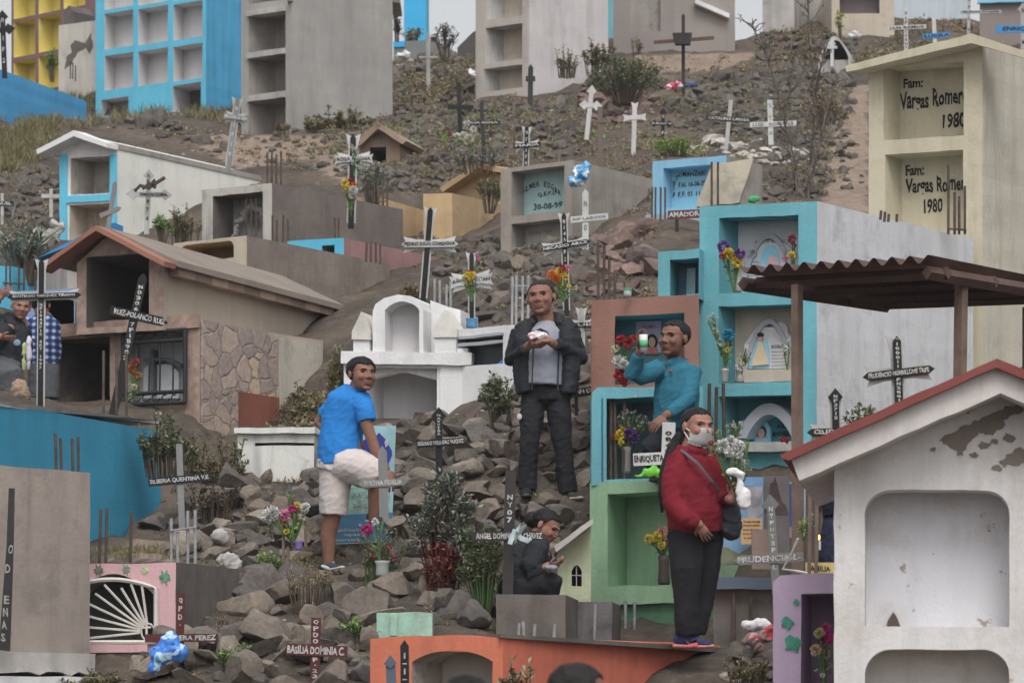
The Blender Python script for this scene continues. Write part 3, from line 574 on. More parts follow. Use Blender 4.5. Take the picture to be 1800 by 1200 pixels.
# crazy paving on the side wall
side = Plane(P(352, 700, 35), t.K, bk=-t.pl.u)
def side_poly(pts, th, m, name, parent=t.root):
    return sub(name, recalc(prism(bmesh.new(), [side.hit(*q) for q in pts], side.n * th)), m, parent)
side_poly([(353, 562), (486, 588), (486, 700), (416, 690), (416, 760), (353, 830)], .02, mat('grout', (140, 124, 114), var=.12), 'stone_cladding')
def crazy(name):
    m = bpy.data.materials.new(name); m.use_nodes = True; n = m.node_tree.nodes; L = m.node_tree.links; b = n['Principled BSDF']; b.inputs['Roughness'].default_value = .7
    g = n.new('ShaderNodeNewGeometry'); nz = n.new('ShaderNodeTexNoise'); nz.inputs['Scale'].default_value = 5; L.new(g.outputs['Position'], nz.inputs['Vector'])
    va = n.new('ShaderNodeMix'); va.data_type = 'RGBA'; va.inputs[0].default_value = .12; L.new(g.outputs['Position'], va.inputs[6]); L.new(nz.outputs['Color'], va.inputs[7])
    def vor(f):
        v = n.new('ShaderNodeTexVoronoi'); v.feature = f; v.inputs['Scale'].default_value = 5.6; L.new(va.outputs[2], v.inputs['Vector']); return v
    c = vor('F1'); e = vor('DISTANCE_TO_EDGE'); sp = n.new('ShaderNodeSeparateColor'); L.new(c.outputs['Color'], sp.inputs[0])
    r = n.new('ShaderNodeValToRGB'); r.color_ramp.interpolation = 'CONSTANT'; el = r.color_ramp.elements; cols = ((140, 124, 118), (150, 132, 122), (132, 118, 114), (168, 148, 124), (144, 127, 120), (157, 139, 127), (137, 123, 118))
    while len(el) < len(cols): el.new(.5)
    for k, (x, cc) in enumerate(zip(el, cols)): x.position = k / len(cols); x.color = C(*cc)
    L.new(sp.outputs[0], r.inputs[0]); mr = n.new('ShaderNodeMapRange'); mr.inputs[1].default_value = .02; mr.inputs[2].default_value = .05; L.new(e.outputs['Distance'], mr.inputs[0])
    f = nz2 = n.new('ShaderNodeTexNoise'); nz2.inputs['Scale'].default_value = 22; nz2.inputs['Detail'].default_value = 6; L.new(g.outputs['Position'], nz2.inputs['Vector'])
    mx = n.new('ShaderNodeMix'); mx.data_type = 'RGBA'; L.new(mr.outputs[0], mx.inputs[0]); mx.inputs[6].default_value = C(132, 118, 110); L.new(r.outputs[0], mx.inputs[7])
    m2 = n.new('ShaderNodeMix'); m2.data_type = 'RGBA'; m2.blend_type = 'OVERLAY'; m2.inputs[0].default_value = .5; L.new(mx.outputs[2], m2.inputs[6]); L.new(nz2.outputs['Fac'], m2.inputs[7]); L.new(m2.outputs[2], b.inputs['Base Color'])
    bp = n.new('ShaderNodeBump'); bp.inputs['Strength'].default_value = .6; bp.inputs['Distance'].default_value = .02; L.new(mr.outputs[0], bp.inputs['Height']); L.new(bp.outputs[0], b.inputs['Normal']); return m
t.root.children[0]; clad = [o for o in bpy.data.objects if o.name.startswith('stone_cladding')][0]; clad.data.materials[0] = crazy('crazy_paving')
side_poly([(417, 688), (486, 699), (486, 752), (417, 756)], .035, mat('red_brown_board', (124, 76, 62), var=.15, streak=.3), 'red_board')
side_poly([(488, 592), (564, 604), (564, 690), (488, 720)], .02, mat('pale_panel', (170, 164, 152), streak=.3, var=.08, grime=.3), 'pale_panel')
# iron grille over the second niche
bm = bmesh.new(); IRON = plain('black_iron', (44, 46, 48), .5)
for a, b in (((222, 588), (331, 580)), ((222, 712), (331, 708)), ((222, 588), (222, 712)), ((331, 580), (331, 708)), ((222, 604), (331, 598)), ((222, 694), (331, 688))):
    tube(bm, [t.pl.W(*t.v(*a), -.05), t.pl.W(*t.v(*b), -.05)], .022 if a[0] in (222, 331) or b[1] in (580, 708) else .01, 6)
for x in (244, 266, 285, 308):
    tube(bm, [t.pl.W(*t.v(x, 600), -.04), t.pl.W(*t.v(x + 3, 640), -.06), t.pl.W(*t.v(x, 694), -.04)], .009, 5)
for x in range(228, 330, 17):
    for sy in (594, 700): tube(bm, [t.pl.W(*t.v(x + 7 * math.cos(R(q)), sy + 6 * math.sin(R(q))), -.045) for q in range(0, 300, 40)], .007, 5)
sub('iron_grille', bm, IRON, t.root)
n1 = t.niches[1]; t.prism('cross_relief', [(264, 692), (264, 638), (252, 636), (252, 630), (265, 628), (265, 614), (270, 614), (270, 628), (290, 628), (318, 640), (318, 646), (290, 634), (270, 634), (270, 692)], .12, .2, mat('dark_relief', (84, 88, 90)), n1)
t.prism('arch_plaque', [(252, 700), (252, 650), (262, 640), (300, 640), (314, 654), (314, 700)], .18, .215, mat('grey_plaque', (176, 180, 184)), n1)
t = TB['BR2'] = Tomb('blue_roofed_tomb', 'small tomb with a dark blue roof edge behind the terracotta gable', (118, 440), (200, 405), Y=37.5, YA=37.3, bot=470, L=1.0, anchor=False)
t.build(CEM_L, CEM_L, top=[(118, 445), (190, 408), (200, 412)]); t.prism('blue_roof_edge', [(110, 436), (190, 396), (206, 402), (206, 410), (190, 406), (128, 442)], -.2, .9, mat('strong_blue', (36, 110, 160)))
t.rods([(170, 372, 408), (178, 378, 406)], .1)
# --- blue wall tomb, bottom left
t = TB['BW'] = Tomb('long_tomb', 'long deep blue tomb wall with a crumbling cement top', (-160, 690), (-40, 700), (282, 741), Y=26.5, YC=29.6, bot=955, anchor=False)
t.build(BLUEW, BLUEW)
bm = prism(bmesh.new(), [P(-40, 700, 26.45), P(283, 739, 29.6), P(283, 745, 29.6), P(150, 730, 28.4), P(60, 722, 27.4), P(-40, 708, 26.45)], Vector((-.3, .2, 0))); sub('crumbling_edge', recalc(bm), CEM_L, t.root)
t.rods([(99, 762, 826), (108, 770, 826), (128, 770, 828), (138, 768, 828)], 0)
for x, y0, y1 in ((182, 712 - 96, 727), (205, 620, 728), (222, 618, 730)): sub('rebar', tube(bmesh.new(), [P(x, y1, 28.8), P(x, y0, 28.8)], .011, 6), RUST, t.root)
# --- grey block at the lower left corner
t = TB['FG'] = Tomb('cement_block', 'tall streaked cement block standing before the deep blue wall', (-30, 815), (158, 831), Y=25, YA=24.4, bot=1150, L=1.6, anchor=False, skew=-10)
t.build(mat('streaked_cement', (140, 130, 122), streak=.5, grime=.3, var=.1), CEM, top=[(-30, 815), (158, 831)])
t.prism('broken_plinth', [(-40, 1145), (144, 1149), (143, 1182), (130, 1186), (116, 1180), (100, 1188), (86, 1181), (60, 1180), (46, 1186), (30, 1180), (-40, 1184)], -.2, .2, CEM_L)
t.box('white_footing', -40, 1188, 136, 1240, -.25, .25, mat('white_footing', (196, 198, 200), streak=.2))
# --- pink fan-grille tomb
t = TB['PT'] = Tomb('grille_tomb', 'pink tiled tomb with a white fan shaped iron grille', (95, 992), (309, 988), (420, 998), Y=25.4, YA=25.4, YC=26.6, bot=1132, anchor=False)
t.build(PINK, CEM_D, top=[(95, 992), (309, 988)], holes=[H(120, 1009, 276, 1128, 'a', .35, d=.3, mi=CEM, mb=mat('fan_dark', (70, 74, 74), var=.2))])
bm = bmesh.new(); q0 = (262, 1110); WIRON = mat('white_iron', (196, 192, 184), .5, var=.15, grime=.4, gcol=(140, 100, 76))
for i in range(9):
    a = R(97 + i * 11.2); L_ = 96 if i < 3 else 118
    tube(bm, [t.pl.W(*t.v(q0[0] + 14 * math.cos(a), q0[1] - 14 * math.sin(a)), -.02), t.pl.W(*t.v(max(122, q0[0] + L_ * math.cos(a)), max(1022, q0[1] - L_ * math.sin(a) * .92)), -.02)], .009, 5)
fr = [(276, 1128), (276, 1033)] + [(276 - 156 * i / 14, 1033 - 24 * math.sin(math.pi * (.12 + .76 * i / 14)) + 9) for i in range(1, 14)] + [(120, 1048), (120, 1128), (276, 1128)]
tube(bm, [t.pl.W(*t.v(*q), -.02) for q in fr], .017, 6); tube(bm, [t.pl.W(*t.v(q0[0] + 12 * math.cos(R(k * 30)), q0[1] + 15 * math.sin(R(k * 30))), -.02) for k in range(13)], .007, 5)
tube(bm, [t.pl.W(*t.v(252, 1103), -.025), t.pl.W(*t.v(268, 1102), -.025)], .008, 5); tube(bm, [t.pl.W(*t.v(260, 1090), -.025), t.pl.W(*t.v(260, 1122), -.025)], .008, 5)
sub('fan_grille', bm, WIRON, t.root)
t.box('pink_sill', 95, 1132, 262, 1146, -.04, .1, PINK); t.box('cement_foot', 95, 1146, 300, 1200, -.02, .3, CEM_D)
for x, y, r_, m_ in ((290, 1014, 12, (90, 140, 110)), (255, 1002, 7, (150, 180, 120)), (222, 1000, 9, (130, 150, 130)), (174, 1002, 10, (104, 110, 92))):
    t.prism('leaf_motif', [(x + r_ * (.75 + .3 * math.sin(k * 2.7)) * math.cos(R(k * 24)), y + r_ * 1.2 * (.75 + .3 * math.sin(k * 2.7)) * math.sin(R(k * 24))) for k in range(15)], -.006, -.001, mat('motif_%d' % x, m_, var=.4, scale=30))
# --- white low box by the man in blue
t = TB['WB'] = Tomb('low_tomb', 'low chalky white tomb with dark drips behind the man in blue', (417, 758), (552, 755), (600, 760), Y=30.4, YA=30.4, YC=31.4, bot=834)
t.build(mat('chalk_white', (196, 196, 190), streak=.7, grime=.4, var=.07), CEM_L, holes=[H(448, 778, 552, 783, d=.08, mi=CEM_D)])
t.box('coping', 414, 752, 556, 762, -.05, .3, mat('chalk_white', (0, 0, 0)))
# --- mint stump box at the bottom
t = TB['MB'] = Tomb('low_tomb', 'small flaking mint green tomb half buried under rocks', (662, 1079), (760, 1076), Y=24.3, YA=24.3, bot=1116, L=.8)
t.build(mat('flaking_mint', (148, 186, 168), streak=.4, grime=.5, gcol=(110, 100, 90), var=.1), CEM)
t.box('pilaster', 686, 1078, 698, 1116, -.02, .0, mat('flaking_mint', (0, 0, 0)))
# --- small background buildings on the hilltop
t = TB['H1'] = Tomb('niche_tower', 'slim bright blue tower on the hilltop against the sky', (710, -140), (749, -140), Y=84, bot=76, L=3, anchor=False); t.build(mat('vivid_blue', (40, 160, 226), var=.05), SKYB)
t = TB['H2'] = Tomb('low_tomb', 'low blue and grey tomb at the foot of the slim blue tower', (692, 74), (760, 70), Y=75, bot=100, L=2); t.build(mat('green_grey', (112, 118, 116), var=.1), CEM); t.box('blue_top', 692, 74, 712, 84, -.03, 0, mat('vivid_blue', (0, 0, 0)))
t = TB['H3'] = Tomb('shed', 'dark shed with a sloping roof on the hilltop', (806, 82), (842, 70), Y=72, bot=110, L=3, cat='shed'); t.build(CEM_D, CEM_D, top=[(804, 84), (832, 56), (842, 52)])
t = TB['H4'] = Tomb('family_tomb', 'beige hilltop tomb with a dark recessed panel', (1462, -40), (1572, -40), Y=61, bot=62, L=3); t.build(BEIGE, BEIGE, holes=[H(1476, -35, 1546, 24, d=.3, mi=mat('mauve_grey', (110, 100, 98)))])
t = TB['H5'] = Tomb('family_tomb', 'pale blue grey tomb wall on the hilltop behind white crosses', (1572, -40), (1704, -40), Y=63, bot=30, L=3); t.build(mat('ice_grey', (170, 180, 188), streak=.3, var=.08), CEM)
t = TB['H6'] = Tomb('family_tomb', 'grey brown tomb with a pale blue top on the hilltop', (1722, 6), (1850, 2), Y=60, bot=70, L=3); t.build(mat('brown_grey', (128, 118, 114), var=.1), CEM); t.box('pale_blue_cap', 1718, -4, 1852, 8, -.1, .0, PALEB)
t = TB['H7'] = Tomb('low_tomb', 'weathered pale tomb on the hilltop beside thorny scrub', (1340, -10), (1396, -12), Y=62, bot=46, L=2); t.build(CEM_L, CEM_L)
t = TB['H8'] = Tomb('low_tomb', 'grey hilltop tomb with a sloping white parapet', (1400, -20), (1462, -20), Y=64, bot=40, L=2); t.build(CEM, CEM)
# --- turquoise niche strip at the left edge
t = TB['LT'] = Tomb('low_tomb', 'bright turquoise tomb wall under the agave', (-60, 462), (20, 468), (150, 490), Y=38.5, bot=600, anchor=False, YC=40); t.build(mat('bright_turquoise', (0, 0, 0)), mat('bright_turquoise', (0, 0, 0)))
t.rods([(10, 462, 520), (18, 465, 520), (33, 468, 522), (42, 468, 522), (62, 474, 522)], 0); t.hoop(8, 44, 497, -.02)
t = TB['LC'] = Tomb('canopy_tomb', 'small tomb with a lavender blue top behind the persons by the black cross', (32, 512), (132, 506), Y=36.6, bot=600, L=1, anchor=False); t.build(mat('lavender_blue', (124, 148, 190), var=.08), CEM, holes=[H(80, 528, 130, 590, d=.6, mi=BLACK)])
# ------------------------------------------------------------ the hillside
CTRL = [(580, 1014, 28), (640, 965, 28.8), (500, 1000, 27.6), (420, 1010, 27.2), (330, 1000, 27), (700, 1000, 26.8), (780, 1040, 26), (860, 1048, 26), (560, 1060, 26.4),
        (480, 1120, 25), (400, 1180, 24), (560, 1200, 23.4), (640, 1130, 24.6), (320, 1130, 24.8), (640, 1210, 23), (320, 940, 28.6), (400, 880, 29.4), (440, 846, 30.4), (540, 846, 30.4),
        (700, 870, 29), (850, 885, 28.6), (960, 878, 28.8), (1005, 886, 28.6), (760, 770, 30.2), (850, 745, 31), (700, 752, 31), (1020, 705, 30.4), (1030, 600, 31.8), (900, 565, 33.2), (830, 572, 33),
        (860, 480, 36.5), (1000, 530, 33.8), (1100, 470, 36), (1130, 400, 40), (940, 442, 40.5), (760, 520, 36.5), (1200, 380, 40.5), (1180, 520, 33),
        (880, 1118, 24.0), (1000, 1130, 24.6), (1090, 1140, 25.4), (1300, 1148, 24.4), (1220, 1138, 23.9), (1330, 1188, 23), (1340, 1010, 25.6), (1430, 1010, 25.6), (1500, 1000, 26),
        (340, 860, 30.5), (300, 800, 31.5), (520, 740, 32), (590, 700, 33), (610, 600, 36), (30, 690, 34), (30, 610, 36.5), (50, 440, 44), (60, 330, 50), (60, 250, 54), (200, 215, 57.5), (380, 215, 58), (330, 240, 56), (470, 245, 56.5),
        (560, 270, 54), (600, 300, 50.5), (760, 300, 50), (820, 250, 53), (760, 190, 57), (750, 120, 64), (780, 96, 72), (900, 190, 56), (1000, 150, 58.5), (1000, 230, 53), (1100, 260, 50.5), (1100, 180, 55.5), (1200, 160, 57),
        (1200, 110, 60), (1330, 90, 63), (1400, 110, 61), (1400, 200, 54), (1400, 290, 48), (1460, 340, 45), (1500, 180, 54), (1520, 100, 59), (1620, 88, 60), (1750, 70, 61), (1480, 260, 49.5), (1250, 270, 47),
        (1380, 62, 65), (1600, 50, 66), (1300, 310, 44.5), (1080, 330, 46), (1050, 300, 48),
        (1130, 1146, 26.0), (1180, 1144, 25.6), (1250, 1152, 25.0), (1100, 1144, 25.0), (1150, 1146, 24.6), (1050, 1150, 27.2), (1130, 1150, 27.2), (1220, 1150, 27.0), (1040, 1130, 27.9), (960, 1066, 26.6), (1000, 1080, 27.2), (1120, 1140, 26.2), (1300, 1200, 25.2), (1250, 1160, 25.6),
        (900, 1320, 22), (1060, 1320, 22.4), (1200, 1290, 23.2), (700, 1330, 22), (360, 838, 34.2), (400, 836, 34.8), (440, 800, 35), (490, 760, 35.6), (550, 740, 36), (420, 838, 33.2), (150, 1180, 25.2), (220, 1170, 25.2), (270, 1160, 25.0), (190, 1215, 24.6)]
for c in CTRL: ANCHORS.append(tuple(P(*c)))
for x in (-9, -4, 0, 4, 9):
    ANCHORS.append((x, 11, .35)); ANCHORS.append((x, 17, .5)); ANCHORS.append((x, 20.5, .9)); ANCHORS.append((x * 1.6, 90, 15.0)); ANCHORS.append((x * 1.6, 74, 14.6))
for y, z in ((24, 1.6), (30, 3.2), (40, 7), (50, 9.6), (60, 12.3)):
    ANCHORS.append((-13, y, z)); ANCHORS.append((13, y, z - (1.2 if y < 40 else 0)))
A_ = np.array(ANCHORS); SX, SY = 1.0, .75
Q_ = np.stack([A_[:, 0] * SX, A_[:, 1] * SY], 1)
def _base(x, y): return np.interp(y, [0, 11, 19, 24, 28.5, 33, 41, 50, 58, 64, 75, 300], [.35, .35, .6, 2.3, 3.55, 5.3, 7.4, 9.4, 10.9, 12.4, 14.8, 14.8])
_D = np.sqrt(((Q_[:, None] - Q_[None]) ** 2).sum(-1)); _res = A_[:, 2] - _base(A_[:, 0], A_[:, 1])
_K = np.exp(-_D / 2.2); _w = np.linalg.solve(_K + np.eye(len(A_)) * .06, _res)
def gz_arr(x, y):
    x = np.asarray(x, float).ravel(); y = np.asarray(y, float).ravel(); z = _base(x, y)
    for i in range(0, len(x), 20000):
        d = np.sqrt((x[i:i + 20000, None] * SX - Q_[None, :, 0]) ** 2 + (y[i:i + 20000, None] * SY - Q_[None, :, 1]) ** 2)
        z[i:i + 20000] += np.exp(-d / 2.2) @ _w
    return z
def rough(x, y):
    p = Vector((x, y, 0)); return .10 * noise.noise(p * .9) + .06 * noise.noise(p * 2.6) + .03 * noise.noise(p * 7)
GX = np.arange(-15, 15.01, .12); GY = np.concatenate([np.arange(8, 22, .3), np.arange(22, 62, .12), np.arange(62, 92, .5)])
gx, gy = np.meshgrid(GX, GY); gz = gz_arr(gx, gy).reshape(gx.shape)
gz += np.array([[rough(x, y) for x in GX] for y in GY])
for pl_, K_, w__, L__, zb_ in FOOT:          # no soil inside the tombs
    o_ = pl_.o; U_ = pl_.u; det = U_.x * K_.y - U_.y * K_.x
    dx, dy = gx - o_.x, gy - o_.y
    uu = (dx * K_.y - dy * K_.x) / det; dd = (U_.x * dy - U_.y * dx) / det
    m__ = (uu > .1) & (uu < w__ - .1) & (dd > .12) & (dd < L__ - .12); gz[m__] = np.minimum(gz[m__], zb_ - .25)
def gz_at(x, y):
    i = int(np.clip(np.searchsorted(GX, x) - 1, 0, len(GX) - 2)); j = int(np.clip(np.searchsorted(GY, y) - 1, 0, len(GY) - 2))
    tx = (x - GX[i]) / (GX[i + 1] - GX[i]); ty = (y - GY[j]) / (GY[j + 1] - GY[j])
    tx = min(1, max(0, tx)); ty = min(1, max(0, ty))
    return (gz[j, i] * (1 - tx) + gz[j, i + 1] * tx) * (1 - ty) + (gz[j + 1, i] * (1 - tx) + gz[j + 1, i + 1] * tx) * ty
def ground_hit(px, py, y0=21.5, y1=85):
    """where the view line through a pixel meets the slope"""
    y = y0; step = .12
    while y < y1:
        q = P(px, py, y)
        if q.z <= gz_at(q.x, q.y): return Vector((q.x, q.y, gz_at(q.x, q.y)))
        y += step
    return None
def inside(px, py, poly):
    c = False; j = len(poly) - 1
    for i in range(len(poly)):
        if (poly[i][1] > py) != (poly[j][1] > py) and px < (poly[j][0] - poly[i][0]) * (py - poly[i][1]) / (poly[j][1] - poly[i][1]) + poly[i][0]: c = not c
        j = i
    return c
def soil():
    m = bpy.data.materials.new('hill_soil'); m.use_nodes = True; n = m.node_tree.nodes; L = m.node_tree.links; b = n['Principled BSDF']
    b.inputs['Roughness'].default_value = .95; b.inputs['Specular IOR Level'].default_value = .1
    co = n.new('ShaderNodeNewGeometry').outputs['Position']
    def nz(s, d=8, r=.65):
        t = n.new('ShaderNodeTexNoise'); t.inputs['Scale'].default_value = s; t.inputs['Detail'].default_value = d; t.inputs['Roughness'].default_value = r; L.new(co, t.inputs['Vector']); return t.outputs['Fac']
    def ramp(x, stops):
        t = n.new('ShaderNodeValToRGB'); L.new(x, t.inputs[0]); e = t.color_ramp.elements
        while len(e) < len(stops): e.new(.5)
        for k, (p, c) in zip(e, stops): k.position = p; k.color = C(*c)
        return t.outputs[0]
    a = ramp(nz(.55), [(.3, (62, 58, 54)), (.5, (88, 79, 70)), (.72, (124, 108, 92))]); d = ramp(nz(7), [(.3, (54, 50, 47)), (.55, (84, 77, 70)), (.8, (130, 120, 108))])
    t = n.new('ShaderNodeMix'); t.data_type = 'RGBA'; t.inputs[0].default_value = .5; L.new(a, t.inputs[6]); L.new(d, t.inputs[7])
    at = n.new('ShaderNodeAttribute'); at.attribute_name = 'sandy'          # trodden sandy tracks
    mr = n.new('ShaderNodeMath'); mr.operation = 'MULTIPLY_ADD'; L.new(nz(2.4), mr.inputs[0]); mr.inputs[1].default_value = 1.4; mr.inputs[2].default_value = -.7
    ad = n.new('ShaderNodeMath'); ad.operation = 'ADD'; ad.use_clamp = True; L.new(mr.outputs[0], ad.inputs[0]); L.new(at.outputs['Fac'], ad.inputs[1])
    ml = n.new('ShaderNodeMath'); ml.operation = 'MULTIPLY'; L.new(ad.outputs[0], ml.inputs[0]); L.new(at.outputs['Fac'], ml.inputs[1])
    sd = ramp(nz(9), [(.3, (118, 104, 92)), (.7, (146, 128, 112))])
    t2 = n.new('ShaderNodeMix'); t2.data_type = 'RGBA'; L.new(ml.outputs[0], t2.inputs[0]); L.new(t.outputs[2], t2.inputs[6]); L.new(sd, t2.inputs[7])
    L.new(t2.outputs[2], b.inputs['Base Color'])
    bp = n.new('ShaderNodeBump'); bp.inputs['Strength'].default_value = .8; bp.inputs['Distance'].default_value = .06; L.new(nz(11), bp.inputs['Height']); L.new(bp.outputs[0], b.inputs['Normal'])
    return m
bm = bmesh.new(); ny, nx = gx.shape
vg = [[bm.verts.new((gx[j, i], gy[j, i], gz[j, i])) for i in range(nx)] for j in range(ny)]
for j in range(ny - 1):
    for i in range(nx - 1): bm.faces.new((vg[j][i], vg[j][i + 1], vg[j + 1][i + 1], vg[j + 1][i]))
bm.faces.ensure_lookup_table()
me = bpy.data.meshes.new('ground'); bm.to_mesh(me); bm.free(); me.shade_smooth(); me.materials.append(soil())
TRACKS = [[(1440, 380), (1530, 380), (1530, 150), (1492, 150), (1478, 200), (1452, 290)], [(1110, 128), (1260, 128), (1345, 92), (1110, 96)], [(410, 300), (620, 268), (610, 240), (440, 235)], [(560, 300), (620, 330), (600, 262), (540, 270)], [(180, 985), (300, 985), (300, 950), (230, 945)], [(330, 245), (420, 300), (470, 270), (400, 235)]]
at_ = me.attributes.new('sandy', 'FLOAT', 'POINT'); vals = []
for v in me.vertices:
    px, py = CX + v.co.x / v.co.y * F, HY - (v.co.z - ZC) / v.co.y * F
    vals.append(.95 if v.co.y > 24 and any(inside(px, py, tr) for tr in TRACKS) else 0.0)
at_.data.foreach_set('value', vals)
ground = link(bpy.data.objects.new('ground', me)); ground['kind'] = 'structure'
bm = bmesh.new()
for q in ((-400, 6, .3), (400, 6, .3), (400, 8.2, .33), (-400, 8.2, .33)): bm.verts.new(q)
bm.verts.ensure_lookup_table(); bm.faces.new(bm.verts[:])
for side_x in (-1, 1):
    col_ = [(y, float(gz[k, 0 if side_x < 0 else -1])) for k, y in enumerate(GY)]
    a = [bm.verts.new((side_x * 14.95, y, z)) for y, z in col_[::6]]; b2 = [bm.verts.new((side_x * 120, y, z)) for y, z in col_[::6]]
    for k in range(len(a) - 1): bm.faces.new((a[k], a[k + 1], b2[k + 1], b2[k]))
a = [bm.verts.new((-400, 91.8, 14.7)), bm.verts.new((400, 91.8, 14.7)), bm.verts.new((400, 900, 10)), bm.verts.new((-400, 900, 10))]; bm.faces.new(a)
o = obj('far_terrain', recalc(bm), MATS.get('hill') or bpy.data.materials['hill_soil']); o['kind'] = 'structure'

# ------------------------------------------------------------ rocks
def rock_mesh(seed, flat=1.0, sd_=4):
    rn = random.Random(seed); bm = bmesh.new(); bmesh.ops.create_icosphere(bm, subdivisions=sd_, radius=1)
    planes = []
    for k in range(rn.randint(11, 17)):
        n = Vector((rn.gauss(0, 1), rn.gauss(0, 1), rn.gauss(0, 1))).normalized(); planes.append((n, rn.uniform(.36, .72)))
    for v in bm.verts:
        for n, d in planes:
            e = v.co.dot(n) - d
            if e > 0: v.co -= n * e
        q = v.co + Vector((seed, 0, 0)); v.co += v.co.normalized() * (.035 * noise.noise(q * 2.5) + .02 * noise.noise(q * 7) + .012 * noise.noise(q * 17))
        v.co *= 1.35; v.co.z *= flat
    me = bpy.data.meshes.new('rock'); bm.to_mesh(me); bm.free(); me.shade_smooth()
    try: me.set_sharp_from_angle(angle=R(17))
    except Exception: pass
    return me
def rock_mat(name, cols):
    m = bpy.data.materials.new(name); m.use_nodes = True; n = m.node_tree.nodes; L = m.node_tree.links; b = n['Principled BSDF']
    b.inputs['Roughness'].default_value = .92; b.inputs['Specular IOR Level'].default_value = .2
    oi = n.new('ShaderNodeObjectInfo'); tc = n.new('ShaderNodeTexCoord'); g = n.new('ShaderNodeNewGeometry')
    r = n.new('ShaderNodeValToRGB'); L.new(oi.outputs['Random'], r.inputs[0]); e = r.color_ramp.elements
    while len(e) < len(cols): e.new(.5)
    for k, (el, c) in enumerate(zip(e, cols)): el.position = k / (len(cols) - 1); el.color = C(*c)
    def nz(s, d, rr=.65, src=g.outputs['Position']):
        t = n.new('ShaderNodeTexNoise'); t.inputs['Scale'].default_value = s; t.inputs['Detail'].default_value = d; t.inputs['Roughness'].default_value = rr; L.new(src, t.inputs['Vector']); return t.outputs['Fac']
    def mul(col, fac, lo, hi, a=.3, bb=.7):
        mr = n.new('ShaderNodeMapRange'); mr.inputs[1].default_value = a; mr.inputs[2].default_value = bb; mr.inputs[3].default_value = lo; mr.inputs[4].default_value = hi; L.new(fac, mr.inputs[0])
        t = n.new('ShaderNodeMix'); t.data_type = 'RGBA'; t.blend_type = 'MULTIPLY'; t.inputs[0].default_value = 1; L.new(col, t.inputs[6])
        cc = n.new('ShaderNodeCombineColor'); [L.new(mr.outputs[0], cc.inputs[k]) for k in range(3)]; L.new(cc.outputs[0], t.inputs[7]); return t.outputs[2]
    col = mul(r.outputs[0], nz(3.2, 6), .62, 1.3); col = mul(col, nz(24, 5), .75, 1.22)
    # lichen and dust patches
    mr = n.new('ShaderNodeMapRange'); mr.inputs[1].default_value = .6; mr.inputs[2].default_value = .68; mr.inputs[4].default_value = .5; L.new(nz(5.5, 8, .75), mr.inputs[0])
    t = n.new('ShaderNodeMix'); t.data_type = 'RGBA'; L.new(mr.outputs[0], t.inputs[0]); L.new(col, t.inputs[6]); t.inputs[7].default_value = C(140, 132, 120)
    L.new(t.outputs[2], b.inputs['Base Color'])
    bp = n.new('ShaderNodeBump'); bp.inputs['Strength'].default_value = .55; bp.inputs['Distance'].default_value = .03; L.new(nz(20, 8, .7), bp.inputs['Height']); L.new(bp.outputs[0], b.inputs['Normal'])
    return m
RM = {'a': rock_mat('field_stone', [(82, 78, 74), (108, 98, 88), (92, 86, 80), (122, 110, 97), (74, 71, 69), (98, 92, 88), (114, 102, 90), (134, 124, 112), (88, 80, 72)]),
      'r': rock_mat('reddish_stone', [(110, 92, 86), (124, 102, 94), (98, 86, 82), (116, 102, 94)]),
      'w': rock_mat('pale_stone', [(166, 160, 152), (150, 146, 142), (178, 170, 160)])}
VAR = {k: [] for k in RM}
for k in RM:
    for i in range(14 if k == 'a' else 6):
        me = rock_mesh(i * 7 + ord(k), .8 if i % 2 else .62); me.materials.append(RM[k]); VAR[k].append(me)
ROCKS = []
rk = random.Random(11)
def scatter(poly, spacing, size, kind, label, group, jit=.45, lift=.12, flat=None, shield=True):
    x0, x1 = min(p[0] for p in poly), max(p[0] for p in poly); y0, y1 = min(p[1] for p in poly), max(p[1] for p in poly)
    y = y0; row = 0
    while y < y1:
        x = x0 + (row % 2) * spacing * .5
        while x < x1:
            px, py = x + rk.uniform(-jit, jit) * spacing, y + rk.uniform(-jit, jit) * spacing * .8
            x += spacing
            if not inside(px, py, poly): continue
            h = ground_hit(px, py)
            if h is None: continue
            if any(abs(px - fx) < fr + size * .5 and -14 < py - fy < 46 for fx, fy, fr in ((583, 1002, 22), (925, 868, 10), (1005, 876, 12), (660, 922, 14))): continue
            if shield and any(h.y > Yh - .1 and inside(px, py + 2, hl) for hl, Yh in HULLS): continue
            s = M2(size * rk.choice((.55, .75, .9, 1, 1.15, 1.4)), h.y) * .5
            ROCKS.append((h.y, h, s, kind, label, group))
        y += spacing * .72; row += 1
GA_ = 'loose stones on the grave slope'
scatter([(395, 850), (560, 840), (700, 745), (900, 745), (1035, 690), (1040, 900), (1000, 1050), (860, 1000), (640, 1010), (470, 1010), (330, 1000), (250, 950), (300, 920)], 27, 44, 'a', 'grey brown angular stone in the rocky bank around the men', 'stones in the bank around the men')
scatter([(330, 1020), (640, 1010), (860, 1050), (860, 1112), (650, 1112), (650, 1215), (330, 1215), (150, 1200), (330, 1130)], 33, 56, 'a', 'big dark angular stone heaped near the maroon crosses', 'stones heaped near the maroon crosses')
scatter([(870, 470), (1040, 440), (1040, 680), (1000, 700), (850, 740), (800, 570)], 22, 34, 'a', 'brown stone of the dry wall behind the man in black', 'stones of the dry wall behind the man in black')
scatter([(1040, 400), (1150, 390), (1160, 520), (1040, 520)], 22, 33, 'r', 'reddish flat stone stacked beside the turquoise tomb', 'reddish stones beside the turquoise tomb')
scatter([(200, 205), (310, 215), (420, 280), (330, 250), (230, 236)], 17, 27, 'a', 'grey slab stone piled below the sky blue block', 'slab stones below the sky blue block')
